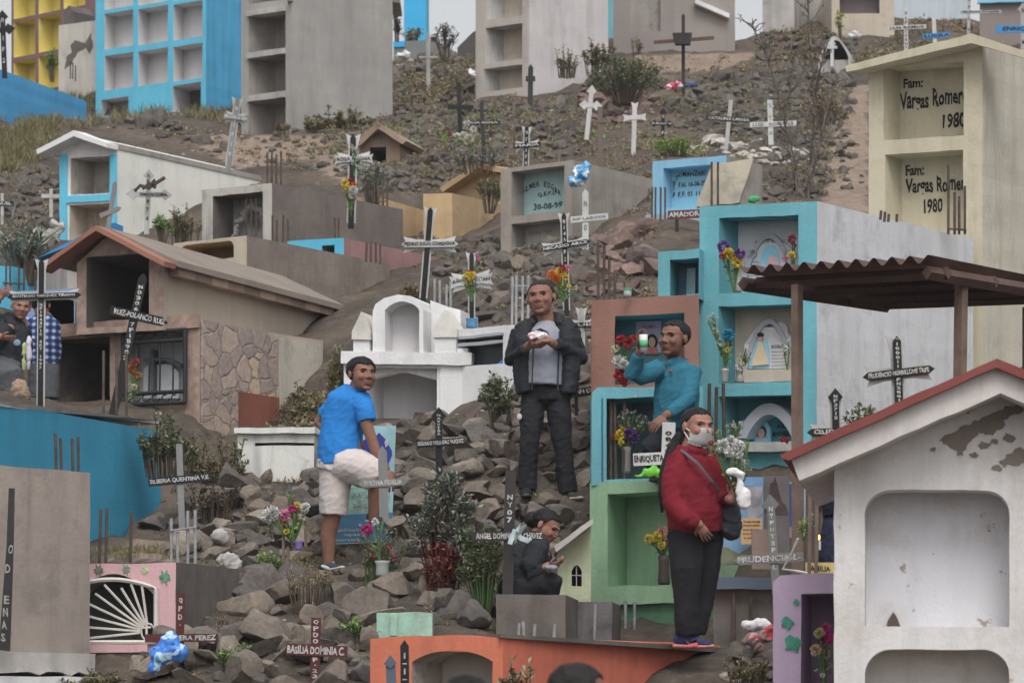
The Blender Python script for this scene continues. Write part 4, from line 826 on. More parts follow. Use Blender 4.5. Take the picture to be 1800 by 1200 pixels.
scatter([(0, 320), (100, 290), (105, 440), (0, 400)], 17, 24, 'a', 'grey brown stone of the slope beside the blue trimmed tomb', 'stones beside the blue trimmed tomb')
scatter([(1015, 150), (1150, 175), (1130, 220), (1030, 225)], 16, 25, 'r', 'pinkish slab stone under the round bush', 'pinkish slabs under the round bush')
scatter([(1250, 250), (1420, 270), (1420, 300), (1330, 300), (1180, 275)], 14, 20, 'w', 'pale broken stone by the bare tree', 'pale stones by the bare tree')
scatter([(700, 190), (1010, 180), (1020, 280), (880, 290), (720, 290)], 15, 19, 'a', 'small brown stone on the upper slope', 'small stones on the upper slope')
scatter([(1180, 150), (1500, 100), (1500, 200), (1300, 245), (1180, 225)], 15, 21, 'a', 'small grey stone below the dark boxed cross', 'small stones below the dark boxed cross')
scatter([(1250, 1145), (1360, 1145), (1360, 1215), (1260, 1215)], 20, 28, 'a', 'dark stone at the foot of the broad cement plinth', 'stones at the foot of the broad plinth')
scatter([(560, 240), (700, 190), (720, 330), (600, 330)], 17, 16, 'a', 'small stone of the dry rise by the adobe shrine', 'small stones by the adobe shrine')
scatter([(1180, 225), (1500, 200), (1500, 340), (1420, 330), (1330, 255)], 17, 18, 'a', 'grey stone between the bare tree and the sandy path', 'stones by the sandy path')
scatter([(1330, 60), (1520, 70), (1520, 110), (1340, 110)], 16, 16, 'a', 'small stone under the hilltop tombs', 'stones under the hilltop tombs')
scatter([(690, 420), (880, 425), (880, 560), (800, 530), (760, 470)], 19, 26, 'a', 'brown stone of the rough bank beside the dusty pink tomb', 'stones beside the dusty pink tomb')
scatter([(600, 275), (900, 275), (890, 340), (640, 345)], 15, 20, 'a', 'dark stone above the ochre tombs', 'stones above the ochre tombs')
scatter([(1010, 295), (1150, 305), (1150, 400), (1080, 345)], 17, 20, 'a', 'brown stone between the mint panel tomb and the pale blue tomb', 'stones by the mint panel tomb')
scatter([(1240, 300), (1440, 320), (1440, 370), (1240, 370)], 17, 24, 'a', 'brown stone of the mound behind the turquoise tomb', 'stones behind the turquoise tomb')
scatter([(850, 420), (1060, 420), (1060, 480), (850, 480)], 19, 26, 'a', 'brown stone at the foot of the mint panel tomb', 'stones below the mint panel tomb')
scatter([(450, 225), (700, 230), (640, 300), (470, 300)], 17, 13, 'a', 'small stone below the grey cement tower', 'small stones below the grey cement tower')
scatter([(690, 100), (835, 100), (835, 190), (700, 200)], 18, 20, 'a', 'grey stone on the slope between the two cement towers', 'stones between the cement towers')
ROCKS.sort(key=lambda r: -r[2] / r[0])
print('rocks', len(ROCKS))
def put_rock(h, s, kind, label, group, lift=.25):
    me = rk.choice(VAR[kind]); o = bpy.data.objects.new('rock', me)
    o.location = h + Vector((0, 0, s * rk.choice((lift * .4, lift, lift, lift * 2.4)))); o.rotation_euler = (rk.uniform(-.5, .5), rk.uniform(-.5, .5), rk.uniform(0, 6.28))
    o.scale = (s * rk.uniform(.9, 1.35), s * rk.uniform(.9, 1.2), s * rk.uniform(.8, 1.15)); link(o)
    tag(o, label, 'rock', group); return o
for Y_, h, s, kind, label, group in ROCKS[:292]: put_rock(h, s, kind, label, group)
LOW = {k: [rock_mesh(i * 5 + 90 + ord(k), .7, 3) for i in range(5)] for k in RM}
for kd, lab in (('a', 'smaller grey brown stones strewn between the bigger rocks'), ('r', 'smaller reddish stones strewn between the bigger rocks'), ('w', 'smaller pale stones strewn by the bare tree')):
    bm = bmesh.new()
    for Y_, h, s, kind, label, group in ROCKS[292:]:
        if kind != kd: continue
        me = rk.choice(LOW[kd]); n0 = len(bm.verts); bm.from_mesh(me); bm.verts.ensure_lookup_table()
        m_ = Matrix.Translation(h + Vector((0, 0, s * .2))) @ Matrix.Rotation(rk.uniform(0, 6.28), 4, 'Z') @ Matrix.Rotation(rk.uniform(-.5, .5), 4, 'X') @ Matrix.Diagonal((s * 1.2, s, s, 1))
        bmesh.ops.transform(bm, matrix=m_, verts=bm.verts[n0:])
    if len(bm.verts): tag(obj('loose_stones', bm, RM[kd]), lab, None, None, 'stuff')

# named big stones the photo shows singly
for px, py, sz, lab in ((800, 985, 60, 'tall grey upright stone leaning below the big succulent shrub'), (790, 1075, 74, 'tan rounded boulder above the orange tomb'), (880, 1085, 90, 'flat mossy slab stone above the orange tomb'),
                        (450, 1040, 100, 'long dark boulder under the standing foot of the man in blue'), (800, 808, 66, 'pale leaning stone behind the black cross'), (275, 935, 50, 'tan boulder at the corner of the deep blue wall'),
                        (1040, 150, 34, 'pale square stone beside the round bush')):
    h = ground_hit(px, py)
    if h is None: continue
    put_rock(h, M2(sz, h.y) * .5, 'a', lab, None, .3)
# small rubble, pebbles and litter nobody could count
def bits(name, n, poly_list, smin, smax, m, seed, flat=1):
    rn = random.Random(seed); bm = bmesh.new(); k = 0
    base = bmesh.new(); bmesh.ops.create_icosphere(base, subdivisions=1, radius=1); bv = [v.co.copy() for v in base.verts]; bf = [[v.index for v in f.verts] for f in base.faces]; base.free()
    while k < n:
        poly = rn.choice(poly_list); x0, x1 = min(p[0] for p in poly), max(p[0] for p in poly); y0, y1 = min(p[1] for p in poly), max(p[1] for p in poly)
        px, py = rn.uniform(x0, x1), rn.uniform(y0, y1); k += 1
        if not inside(px, py, poly): continue
        h = ground_hit(px, py)
        if h is None: continue
        s = M2(rn.uniform(smin, smax), h.y) * .5; M_ = Matrix.Rotation(rn.uniform(0, 6.28), 3, 'Z') @ Matrix.Rotation(rn.uniform(-.6, .6), 3, 'X')
        vs = [bm.verts.new(h + M_ @ Vector((v.x * s * 1.3, v.y * s, v.z * s * .7 * flat)) * rn.uniform(.75, 1.2)) for v in bv]
        for f in bf: bm.faces.new([vs[i] for i in f])
    o = obj(name, bm, m); return o
WHOLE = [[(560, 180), (1520, 90), (1520, 330), (1140, 390), (560, 330)], [(850, 430), (1150, 390), (1160, 520), (1040, 700), (850, 740), (700, 745)], [(300, 850), (700, 745), (1040, 700), (1040, 900), (1000, 1110), (650, 1110), (650, 1210), (150, 1210), (250, 950)], [(0, 200), (430, 200), (470, 290), (100, 440), (0, 430)], [(690, 95), (835, 95), (835, 200), (690, 200)]]
for nm, n, a, b_, m_, sd_ in (('rubble', 2600, 3, 11, RM['a'], 1), ('rubble', 900, 3, 9, RM['w'], 2), ('gravel', 2400, 2, 5, RM['r'], 3)):
    tag(bits(nm, n, WHOLE, a, b_, m_, sd_), 'small broken stone strewn over the slope' if nm == 'rubble' else 'fine reddish gravel strewn over the slope', None, None, 'stuff')
# ------------------------------------------------------------ crosses
def beam_poly(p, q, w, e0='flat', e1='flat'):
    """outline in pixels of a board from p to q, w wide; ends flat, point, spade"""
    p, q = Vector(p), Vector(q); t = (q - p).normalized(); n = Vector((-t.y, t.x)); h = w / 2
    def end(c, d, kind):                    # c: tip, d: outward
        m = Vector((-d.y, d.x))
        if kind == 'flat': return [c - m * h, c + m * h]
        if kind == 'point': return [c - d * w * .7 - m * h, c, c - d * w * .7 + m * h]
        if kind == 'spade': return [c - d * w * 1.9 - m * h, c - d * w * 1.35 - m * h * 2.2, c, c - d * w * 1.35 + m * h * 2.2, c - d * w * 1.9 + m * h]
        if kind == 'flare': return [c - d * w * 1.3 - m * h, c + d * w * .05 - m * h * 1.65, c - d * w * .3, c + d * w * .05 + m * h * 1.65, c - d * w * 1.3 + m * h]
    return end(p, -t, e0) + end(q, t, e1)
def board(pl, poly, d0, th, m, name, parent):
    return sub(name, recalc(prism(bmesh.new(), [pl.hit(*c) + pl.k * d0 for c in poly], pl.k * th)), m, parent)
def on_board(pl, p, q, w, txt, m, parent, d, stack=False, span=(.06, .94), hk=.62, bold=.03):
    """lettering along a board, or one sign below the other down a post"""
    p, q = Vector(p), Vector(q); bm = bmesh.new()
    if not stack:
        a, b = p.lerp(q, span[0]), p.lerp(q, span[1]); off = Vector((0, w * hk / 2))
        A3, B3 = pl.hit(*(a + off)), pl.hit(*(b + off)); r = B3 - A3; n = r.normalized(); up = -n.cross(pl.k); up = up if up.z > 0 else -up
        text(bm, txt, A3 + pl.k * d, n, up, r.length, M2(w * hk, pl.o.y), bold)
    else:
        chars = [c for c in txt]; L = len(chars)
        for i, ch in enumerate(chars):
            if ch == ' ': continue
            a = p.lerp(q, span[0] + (span[1] - span[0]) * (i + .5) / L); step = (q - p).length * (span[1] - span[0]) / L
            hh = min(step * .72, w * .9); ww = w * .5 if ch not in 'I1.-' else w * (.16 if ch != '-' else .5)
            if ch == '-': hh *= .16
            if ch == '.': hh = ww
            c3 = pl.hit(a.x - ww / 2, a.y + hh / 2)
            text(bm, ch, c3 + pl.k * d, pl.u, pl.v, M2(ww, pl.o.y), M2(hh, pl.o.y), bold)
    return sub('lettering', bm, m, parent)
WHITEP = mat('white_wood', (182, 182, 180), streak=.3, grime=.35, gcol=(140, 132, 124), var=.08)
GREYP = mat('grey_wood', (122, 122, 122), streak=.4, var=.2); DARKP = mat('dark_wood', (58, 56, 56), streak=.3, var=.2); MAROON = mat('maroon_wood', (84, 46, 44), streak=.2, var=.2, grime=.2)
BLUEP = mat('blue_board', (60, 130, 186)); BLK = mat('black_board', (42, 43, 45), var=.2, streak=.2); PALEG = mat('silver_grey_wood', (168, 168, 166), streak=.5, grime=.4, var=.12)
def cross(label, top, bot, la, ra, w, Y, mp=BLK, mb=None, ends=('point', 'point', 'point'), frame=None, tv='', th='', mt=WHITE_INK, yaw=0, hk=.62, span=(.06, .94), ground=True, wb=None, group='crosses standing on the grave slope', sv=None, thick=.03):
    mb = mb or mp; wb = wb or w
    pl = facing(bot[0], bot[1], Y, yaw); base = pl.hit(*bot)
    root = thing('cross', label, 'cross', base, group)
    up = pl.v
    if frame:
        fo = (top[0], top[1] - 0 * w); board(pl, beam_poly(bot, fo, w * 1.6, 'flat', 'flare'), .012, .016, frame, 'border', root)
        d_ = (Vector(ra) - Vector(la)).normalized() * w * .55
        board(pl, beam_poly(Vector(la) + d_, Vector(ra) - d_, wb * 1.6, 'flare', 'flare'), .0085, .016, frame, 'border', root)
    ext = Vector(bot) + (Vector(bot) - Vector(top)).normalized() * 10
    board(pl, beam_poly(ext, top, w, 'flat', ends[0]), -.012, thick - .008, mp, 'post', root)
    board(pl, beam_poly(la, ra, wb, ends[1], ends[2]), -.02, thick - .004, mb, 'crossbar', root)
    tv_ = Vector(top); bv = Vector(bot); t = (Vector(la) + Vector(ra)) / 2
    if th: on_board(pl, la, ra, wb, th, mt, root, -.024, span=span, hk=hk)
    if tv:
        s0, s1 = sv or (.06, .9); yj = (t.y - tv_.y) / (bv.y - tv_.y); n = len(tv)
        k = max(1, min(n - 1, round(n * (yj - s0) / (s1 - s0)))) if s0 < yj < s1 else n
        hb = wb / (bv.y - tv_.y) * .55
        on_board(pl, tv_.lerp(bv, s0), tv_.lerp(bv, yj - hb if k < n else s1), w, tv[:k], mt, root, -.016, True, (0, 1))
        if k < n: on_board(pl, tv_.lerp(bv, yj + hb), tv_.lerp(bv, s1), w, tv[k:], mt, root, -.016, True, (0, 1))
    return root
S3 = ('spade', 'spade', 'spade'); F3 = ('flat', 'flat', 'flat'); FL = ('flare', 'flare', 'flare')
cross('tilted white iron cross with flared ends before the grey niche tower', (418, 172), (402, 292), (392, 204), (436, 210), 8, 50, GREYP, GREYP, ('point', 'flare', 'flare'), PALEG, 'N1F1F', 'ROSA D', WHITE_INK)
cross('weathered spade ended cross with a dry twig before the white gabled tomb', (262, 297), (258, 402), (222, 341), (302, 343), 9, 42, PALEG, PALEG, S3, None, 'NF1974', 'SIMEON CORAL', INK, span=(.3, .92))
cross('bare grey board cross tilting on the terracotta roof ridge', (203, 318), (190, 402), (176, 380), (213, 365), 8, 36.5, GREYP, GREYP, ('point', 'flat', 'point'))
cross('tall black cross with white wing border by the two huddled persons', (73, 455), (71, 714), (12, 522), (143, 518), 9, 33, BLK, BLK, ('point', 'point', 'point'), WHITEP, 'NF1943F15 SET 1997', 'SANTIAGO VASQUEZ TIRADO', WHITE_INK, span=(.08, .92), sv=(.3, .75))
cross('tilted black board cross leaning before the striped tile tomb', (253, 480), (199, 728), (194, 545), (296, 568), 15, 32.4, BLK, BLK, ('point', 'flat', 'point'), None, 'N03067F15983', 'RUIZ-POLANCO RUIZ', WHITE_INK, wb=16, sv=(.08, .62))
cross('dark cross with a long name board at the end of the deep blue wall', (315, 780), (320, 922), (261, 848), (372, 838), 11, 28.4, GREYP, BLK, F3, None, '', 'SILBERIA QUENTINA V.E.', WHITE_INK, wb=14, span=(.03, .97))
cross('cross covered in small white flowers above the lattice tomb', (621, 236), (617, 392), (588, 281), (656, 279), 10, 43, BLK, PALEG, ('point', 'flare', 'flare'), WHITEP, 'N1NF8', 'ROSA MELINA', INK, sv=(.04, .26))
cross('very tall slender black cross with white winged frame behind the white shrine', (757, 364), (744, 524), (705, 430), (806, 429), 9, 35.5, BLK, PALEG, ('point', 'point', 'point'), WHITEP, 'N0203T1NF15ABR88', 'PEDRO JULIO CORDOVA', INK, hk=.7, wb=11)
cross('black cross with white flared arms rising from a blue pot', (829, 443), (829, 560), (791, 497), (866, 490), 8, 32.6, BLK, PALEG, ('point', 'flare', 'flare'), WHITEP, 'NF82', 'JUANA   DURAN', INK, wb=13)
cross('black and white framed cross tilting behind the man in black jacket', (991, 374), (996, 545), (950, 439), (1038, 424), 8, 32.8, BLK, BLK, ('point', 'point', 'point'), WHITEP, 'N14AF28MAYO', 'NICASIO ARCE', WHITE_INK, wb=9)
cross('plain white wooden cross with a dark tip on the stone bank', (1029, 332), (1029, 445), (1003, 387), (1069, 380), 11, 38, WHITEP, WHITEP, ('point', 'flat', 'flat'), None, 'N08', 'RIP LARCOS', mat('faint_ink', (0, 0, 0)), hk=.4)
cross('ornate white filigree cross with black bars on the grey tomb top', (926, 222), (924, 300), (903, 257), (951, 254), 7, 45, BLK, BLK, ('point', 'flat', 'flat'), WHITEP, 'NF1F8', 'MARIA', WHITE_INK)
cross('small white cross with star shaped ends on pinkish slabs', (1041, 150), (1032, 236), (1017, 184), (1059, 187), 8, 52, WHITEP, WHITEP, S3)
cross('white grey cross with flared arms below the round bush', (1116, 180), (1113, 275), (1095, 208), (1136, 206), 8, 49.5, WHITEP, WHITEP, FL)
cross('small black filigree cross beside the bright green shrub', (1166, 190), (1164, 280), (1142, 217), (1184, 219), 6, 49, BLK, BLK, S3, None, 'NF3', 'JULIO V', WHITE_INK)
t_ = cross('big dark timber cross with a box at its joint on the sandy rise', (1201, 24), (1201, 156), (1149, 75), (1255, 67), 6, 54.5, DARKP, mat('rusty_timber', (92, 72, 64)), ('point', 'flat', 'flat'))
pl_ = facing(1200, 70, 54.4); board(pl_, [(1182, 61), (1216, 61), (1213, 81), (1187, 81)], -.15, .14, DARKP, 'joint_box', t_)
cross('leaning pale post with a dark name board on the upper slope', (1285, 176), (1277, 254), (1240, 207), (1322, 212), 7, 47.5, PALEG, DARKP, F3, None, '', 'CATALINA LARREA', WHITE_INK, wb=8)
cross('white wooden cross with a wide bar near the bare tree', (1353, 176), (1355, 245), (1318, 220), (1400, 217), 9, 47, WHITEP, WHITEP, F3, None, 'X T G', 'LUZ   ROMERO', mat('faint_ink', (0, 0, 0)))
cross('tall white cross lettered in black on the hill above the cream tomb', (1592, 14), (1593, 96), (1560, 50), (1628, 47), 7, 58, WHITEP, WHITEP, F3, None, 'NAFCD8NT', 'LUIS RAMOS', INK)
cross('white and blue cross beside the tall white lettered cross', (1641, 28), (1644, 84), (1622, 65), (1672, 61), 7, 58.5, WHITEP, BLUEP, ('point', 'flat', 'point'), None, '', 'LUCILA', INK, wb=9)
cross('thin pale cross with a long arm before the ice grey tomb', (1704, -10), (1702, 70), (1688, 22), (1760, 21), 5, 59, PALEG, PALEG, F3, None, 'NF20', 'ELENA ROJAS', INK)
cross('grey post cross with a sky blue name board at the hilltop edge', (1798, 5), (1799, 100), (1750, 52), (1850, 51), 9, 57.5, PALEG, BLUEP, ('spade', 'flat', 'flat'), None, 'N M', 'ENRIQUETA', INK, wb=13, span=(.12, .9))
cross('black cross with white lettering on the stones before the white shrine', (771, 715), (772, 835), (733, 781), (817, 775), 12, 28.4, BLK, BLK, ('spade', 'flat', 'flat'), None, 'NAVVTSA', 'SEGUNDO TOLO DIAZ VASQUEZ', WHITE_INK, wb=13, span=(.02, .98), sv=(.1, .42))
cross('grey wooden cross the man in blue is leaning over', (672, 783), (675, 905), (630, 851), (718, 846), 16, 26.8, GREYP, GREYP, ('point', 'point', 'point'), None, '', 'BERTHA FIDELIA', WHITE_INK, wb=13, span=(.12, .88), sv=(.5, .9))
cross('dark grey cross with a torn ribbon beside the squatting woman', (898, 826), (892, 1050), (829, 942), (961, 941), 19, 25.2, DARKP, DARKP, ('flat', 'flat', 'point'), None, 'NY07', 'ANGEL DOMINGUEZ-CHAVEZ', WHITE_INK, wb=17, sv=(.18, .42))
cross('maroon cross with a long white name board among the rocks', (556, 1085), (553, 1215), (503, 1140), (611, 1145), 17, 23.4, MAROON, MAROON, F3, None, 'QPDOF.23-', 'BASILIA DOMINIA C.', WHITE_INK, wb=20, span=(.02, .95), hk=.7, sv=(.02, .9))
cross('low maroon cross with its name board beside the fan grille', (318, 1042), (316, 1132), (255, 1121), (384, 1120), 14, 24.1, MAROON, MAROON, F3, None, 'QPD.', '         VERA PEREZ', WHITE_INK, wb=14, span=(.4, .97), sv=(.06, .7))
cross('slim dark cross with white numerals standing before the orange tomb', (711, 1124), (712, 1230), (672, 1215), (750, 1215), 15, 21.4, BLK, BLK, ('point', 'flat', 'flat'), None, '1-1-1', '', WHITE_INK, sv=(.2, .85))
cross('short blurred blue grey cross beside the slim dark cross', (686, 1150), (689, 1230), (674, 1166), (698, 1164), 17, 20.9, GREYB, GREYB, ('point', 'point', 'point'))
cross('black cross with white lettered arms against the whitewashed side wall', (1576, 590), (1581, 720), (1516, 663), (1643, 648), 14, 22.9, BLK, BLK, ('point', 'point', 'point'), PALEG, '*100011FN2801', 'PRUDENCIO HUARILLOME TRIPE', WHITE_INK, span=(.08, .92), sv=(.02, .9))
cross('grey black cross half hidden by the red roof edge', (1468, 682), (1470, 775), (1418, 760), (1520, 757), 12, 22.8, BLK, BLK, ('spade', 'point', 'flat'), PALEG, 'NF3712', 'CELEDONIO R', WHITE_INK, span=(.12, .9), sv=(.12, .6))
cross('grey leaning cross among the framed pictures behind the woman in red', (1353, 868), (1364, 1035), (1289, 985), (1412, 978), 14, 24.6, GREYP, GREYP, ('spade', 'point', 'flat'), None, 'NYFNTSFL', 'PRUDENCIA-L-', WHITE_INK, wb=17, span=(.06, .96), sv=(.12, .8))
cross('white wooden cross the man in teal rests his hand on', (1176, 742), (1172, 858), (1113, 808), (1215, 803), 23, 26.5, WHITEP, WHITEP, F3, None, '0840', 'ENRIQUETA ALCANTA', INK, wb=22, span=(.02, .98), sv=(.12, .48))
cross('thin dark cross with white letters beside the white flower bunch', (846, 178), (852, 290), (812, 217), (880, 216), 7, 49.5, DARKP, DARKP, ('point', 'flat', 'flat'), None, '', 'JULIA ROSA', WHITE_INK)
cross('bare black cross on the upper slope below the pale tower', (806, 145), (809, 225), (787, 188), (832, 190), 8, 54, BLK, BLK, F3)
cross('tall pale post cross on the slope between the two cement towers', (752, 58), (753, 158), (736, 101), (770, 101), 7, 61, PALEG, PALEG, F3, wb=3)
cross('small dark spear topped cross at the foot of the pale tower', (933, 113), (932, 180), (924, 139), (941, 139), 9, 56, DARKP, DARKP, ('point', 'flat', 'flat'))
cross('black cross with dotted arms against the yellow block', (4, 18), (8, 128), (-14, 55), (27, 50), 9, 53, BLK, BLK, ('spade', 'flat', 'spade'), None, 'N1F2', '', WHITE_INK)
cross('thin brown post cross beside the lettered mint panel tomb', (1055, 188), (1055, 300), (1040, 214), (1070, 214), 9, 47, mat('brown_grey_wood', (106, 94, 86)), mat('brown_grey_wood', (0, 0, 0)), F3, wb=5)
cross('small grey cross on the stony slope by the blue trimmed tomb', (90, 332), (90, 372), (73, 345), (106, 345), 6, 45.5, PALEG, PALEG, F3, wb=7)
cross('small cross with a black lettered board at the edge of the stony slope', (4, 340), (4, 385), (-22, 358), (24, 358), 5, 45, PALEG, BLK, F3, None, '', 'MANUEL', WHITE_INK, wb=8)
cross('dark low cross lettered in white at the edge of the dry wall', (1012, 660), (1013, 720), (998, 693), (1046, 686), 6, 29.6, BLK, BLK, F3, None, '', 'JUAN DE', WHITE_INK, wb=15, span=(.06, .98))
cross('low pale cross with spread wings behind the man in black jacket', (1022, 540), (1022, 620), (1003, 572), (1046, 570), 8, 31.3, PALEG, BLK, ('point', 'flat', 'flare'), WHITEP, '', 'LUIS', WHITE_INK)
r_ = thing('ribbon', 'torn pale ribbon tied round the bar of the dark grey cross', 'ribbon', P(912, 940, 25.1)); bm = bmesh.new()
for pts in (((904, 950), (912, 938), (922, 922), (915, 920), (908, 934)), ((908, 936), (916, 946), (928, 950), (934, 946)), ((906, 930), (900, 944), (896, 956))):
    tube(bm, [P(x, y, 25.1 - .01 * i) for i, (x, y) in enumerate(pts)], [(.018, .004)] * len(pts), 6, side=(.7, 0, .7))
sub('ribbon_knot', bm, plain('pale_ribbon', (150, 168, 170), var=.3), r_)
r_ = thing('cord', 'pale twisted cord hanging between the leaning grey cross and the stakes', 'cord', P(1420, 960, 24.2)); bm = bmesh.new(); tube(bm, [P(1403, 946, 24.2), P(1390, 975, 24.25), P(1376, 1000, 24.3), P(1400, 1003, 24.2), P(1424, 1008, 24.2)], .009, 6); sub('cord_strand', bm, WHITEP, r_)
r_ = thing('grave_board', 'long dark leaning board with carved letters against the streaked cement block', 'grave board', P(4, 1150, 24), None)
pl_ = facing(10, 1150, 24.1); board(pl_, [(16, 858), (26, 858), (24, 970), (18, 1144), (-2, 1142), (12, 960)], -.02, .02, DARKP, 'board', r_)
bm = bmesh.new()
for ch, x, y in zip('O DENAS', (18, 0, 13, 11, 9, 7, 5), (966, 0, 1000, 1054, 1076, 1098, 1120)):
    if ch != ' ': text(bm, ch, pl_.hit(x - 3, y + 7) - Vector((0, .024, 0)), pl_.u, pl_.v, M2(9, 24), M2(15, 24), .03)
sub('lettering', bm, mat('pale_grey_letters', (150, 148, 146)), r_)
r_ = thing('name_board', 'dark red name board standing on rods before the pale blue lettered tomb', 'name board', P(1200, 384, 39.6), None)
pl_ = facing(1200, 384, 39.6, 4); board(pl_, [(1174, 371), (1233, 368), (1233, 383), (1174, 386)], -.02, .02, mat('dark_red_board', (100, 56, 56)), 'board', r_)
on_board(pl_, (1174, 378.5), (1233, 375.5), 14, 'AMADOR-', WHITE_INK, r_, -.024, span=(.02, .98)); sub('post', tube(bmesh.new(), [P(1190, 386, 39.6), P(1190, 420, 39.6)], .02, 6), DARKP, r_)
r_ = thing('stone_slab', 'cracked pale slab leaning beside the pale blue lettered tomb', 'slab', P(1275, 362, 38.6), None)
pl_ = facing(1275, 362, 38.6, -10); board(pl_, jag([(1224, 364), (1252, 290), (1326, 280), (1300, 358)], 5, .8, 2), -.05, .12, mat('pale_cracked_stone', (176, 168, 150), grime=.5, gcol=(100, 106, 96), var=.12), 'slab_face', r_)
for x in (1251, 1262): sub('rebar', tube(bmesh.new(), [P(x, 362, 38.4), P(x, 285, 38.4)], .012, 6), RUST, r_)

tw = [o for o in bpy.data.objects if o.get('label', '').startswith('weathered spade ended')][0]; bm = bmesh.new()
for pts in (((236, 336), (246, 326), (262, 330), (280, 318), (290, 312)), ((250, 332), (262, 322), (274, 330)), ((262, 328), (272, 316), (276, 322))): tube(bm, [P(x, y, 41.85) for x, y in pts], .022, 5)
sub('dry_twig', bm, mat('dry_twig_brown', (84, 72, 64), var=.3), tw)
# ------------------------------------------------------------ plants and flowers
def leafmat(name, a, b, rough=.6):
    m = bpy.data.materials.new(name); m.use_nodes = True; n = m.node_tree.nodes; L = m.node_tree.links; p = n['Principled BSDF']
    p.inputs['Roughness'].default_value = rough; p.inputs['Specular IOR Level'].default_value = .3
    g = n.new('ShaderNodeNewGeometry'); r = n.new('ShaderNodeValToRGB'); L.new(g.outputs['Random Per Island'], r.inputs[0])
    r.color_ramp.elements[0].color = C(*a, k=1.3); r.color_ramp.elements[1].color = C(*b, k=1.3); L.new(r.outputs[0], p.inputs['Base Color']); return m
LM = {'succ': leafmat('succulent_leaf', (54, 64, 46), (134, 142, 104)), 'grey': leafmat('grey_green_leaf', (66, 74, 66), (142, 150, 134)), 'green': leafmat('green_leaf', (64, 96, 48), (140, 170, 84)),
      'bright': leafmat('bright_leaf', (74, 110, 40), (150, 176, 70)), 'dry': leafmat('dry_leaf', (96, 82, 62), (164, 146, 110)), 'weed': leafmat('weed_leaf', (76, 74, 50), (138, 130, 88)),
      'dead': leafmat('dead_leaf', (52, 44, 40), (110, 92, 78)), 'red': leafmat('dark_red_leaf', (70, 34, 32), (120, 60, 50)), 'agave': leafmat('agave_leaf', (92, 104, 92), (150, 158, 142))}
STEM = mat('plant_stem', (86, 77, 64), var=.25, scale=9, bump=0); STEM_R = mat('red_stem', (92, 48, 44), var=.25, scale=9, bump=0); STEM_G = mat('green_stem', (78, 104, 60), var=.2, scale=9, bump=0)
def leaf(bm, p, d, up, L, wd, fold=.25):
    d = d.normalized(); s = d.cross(up)
    if s.length < 1e-3: s = d.cross(Vector((1, 0, .1)))
    s.normalize(); n = s.cross(d)
    a = bm.verts.new(p); m1 = bm.verts.new(p + d * L * .5 + s * wd * .5 + n * wd * fold); m2 = bm.verts.new(p + d * L * .5 - s * wd * .5 + n * wd * fold); m0 = bm.verts.new(p + d * L * .52); t = bm.verts.new(p + d * L - n * L * .08)
    bm.faces.new((a, m0, m1)); bm.faces.new((a, m2, m0)); bm.faces.new((m1, m0, t)); bm.faces.new((m0, m2, t))
def rvec(rn): return Vector((rn.gauss(0, 1), rn.gauss(0, 1), rn.gauss(0, 1))).normalized()
def bush(label, px, py, wpx, hpx, Y, kind='succ', n=520, lpx=7, tips=26, seed=0, stem=STEM, name='shrub', lw=.42, trunk=.12, flowers=None, dome=True, group=None, base=None):
    """stems fan out from the base; leaf rosettes sit at and below the stem tips, gaps between them"""
    rn = random.Random(seed + int(px)); b = base or P(px, py, Y); W_, H_ = M2(wpx, Y) / 2, M2(hpx, Y); LL = M2(lpx, Y)
    root = thing(name, label, 'plant', b, group); bs = bmesh.new(); bl = bmesh.new(); heads = []
    for i in range(tips):
        a = rn.uniform(0, 6.283); r = math.sqrt(rn.random()); hh = (math.sqrt(max(0, 1 - r * r * .85)) if dome else rn.uniform(.35, 1) * (1 - .35 * r)) * (rn.uniform(.88, 1.0) if dome else rn.uniform(.72, 1))
        if rn.random() < (.2 if dome else .35): hh *= rn.uniform(.35, .75)
        o = b + Vector((math.cos(a) * r * W_ * (.3 if dome else .7), math.sin(a) * r * W_ * .3, 0))
        tip = b + Vector((math.cos(a) * r * W_, math.sin(a) * r * W_ * .8, hh * H_))
        mid = o.lerp(tip, .5) + Vector((rn.uniform(-.1, .1) * W_, rn.uniform(-.1, .1) * W_, trunk * H_ * .5))
        tube(bs, [o - Vector((0, 0, .12)), mid, tip], [LL * .14, LL * .1, LL * .05], 5); heads.append((tip, mid, o))
    for k in range(int(n * 1.7)):
        tip, mid, o = heads[k % tips]; t = rn.random() ** (1.5 if dome else 1.0) * (1.25 if dome else 1.8); c = tip.lerp(mid, t) if t < 1 else mid.lerp(o, t - 1); d = rvec(rn); d.z = abs(d.z) * .7 + .1
        leaf(bl, c + rvec(rn) * LL * (.9 if dome else .6) * rn.random(), d, Vector((0, 0, 1)) if rn.random() < .7 else rvec(rn), LL * rn.uniform(.6, 1.25), LL * lw * rn.uniform(.8, 1.2))
    sub('stems', bs, stem, root); sub('foliage', bl, LM[kind], root)
    if flowers:
        for (cm, cnt, sz) in flowers:
            bf = bmesh.new()
            for k in range(cnt):
                c = heads[rn.randrange(tips)][0] + rvec(rn) * LL * .6
                for q in range(7): leaf(bf, c, rvec(rn) + Vector((0, -.5, .4)), Vector((0, 0, 1)), M2(sz, Y), M2(sz, Y) * .8)
            sub('blossom', bf, cm, root)
    return root
PET = {}
def petal(rgb):
    if rgb not in PET:
        a = tuple(int(c * .8) for c in rgb); PET[rgb] = leafmat('petals_%d_%d_%d' % rgb, a, rgb, .7)
    return PET[rgb]
Wt, Ye, Rd, Or, Pk, Mg, Pu, Tq = (222, 220, 210), (232, 190, 40), (178, 34, 44), (224, 120, 40), (226, 130, 160), (206, 40, 140), (120, 70, 150), (40, 150, 180)
WTF = petal(Wt)
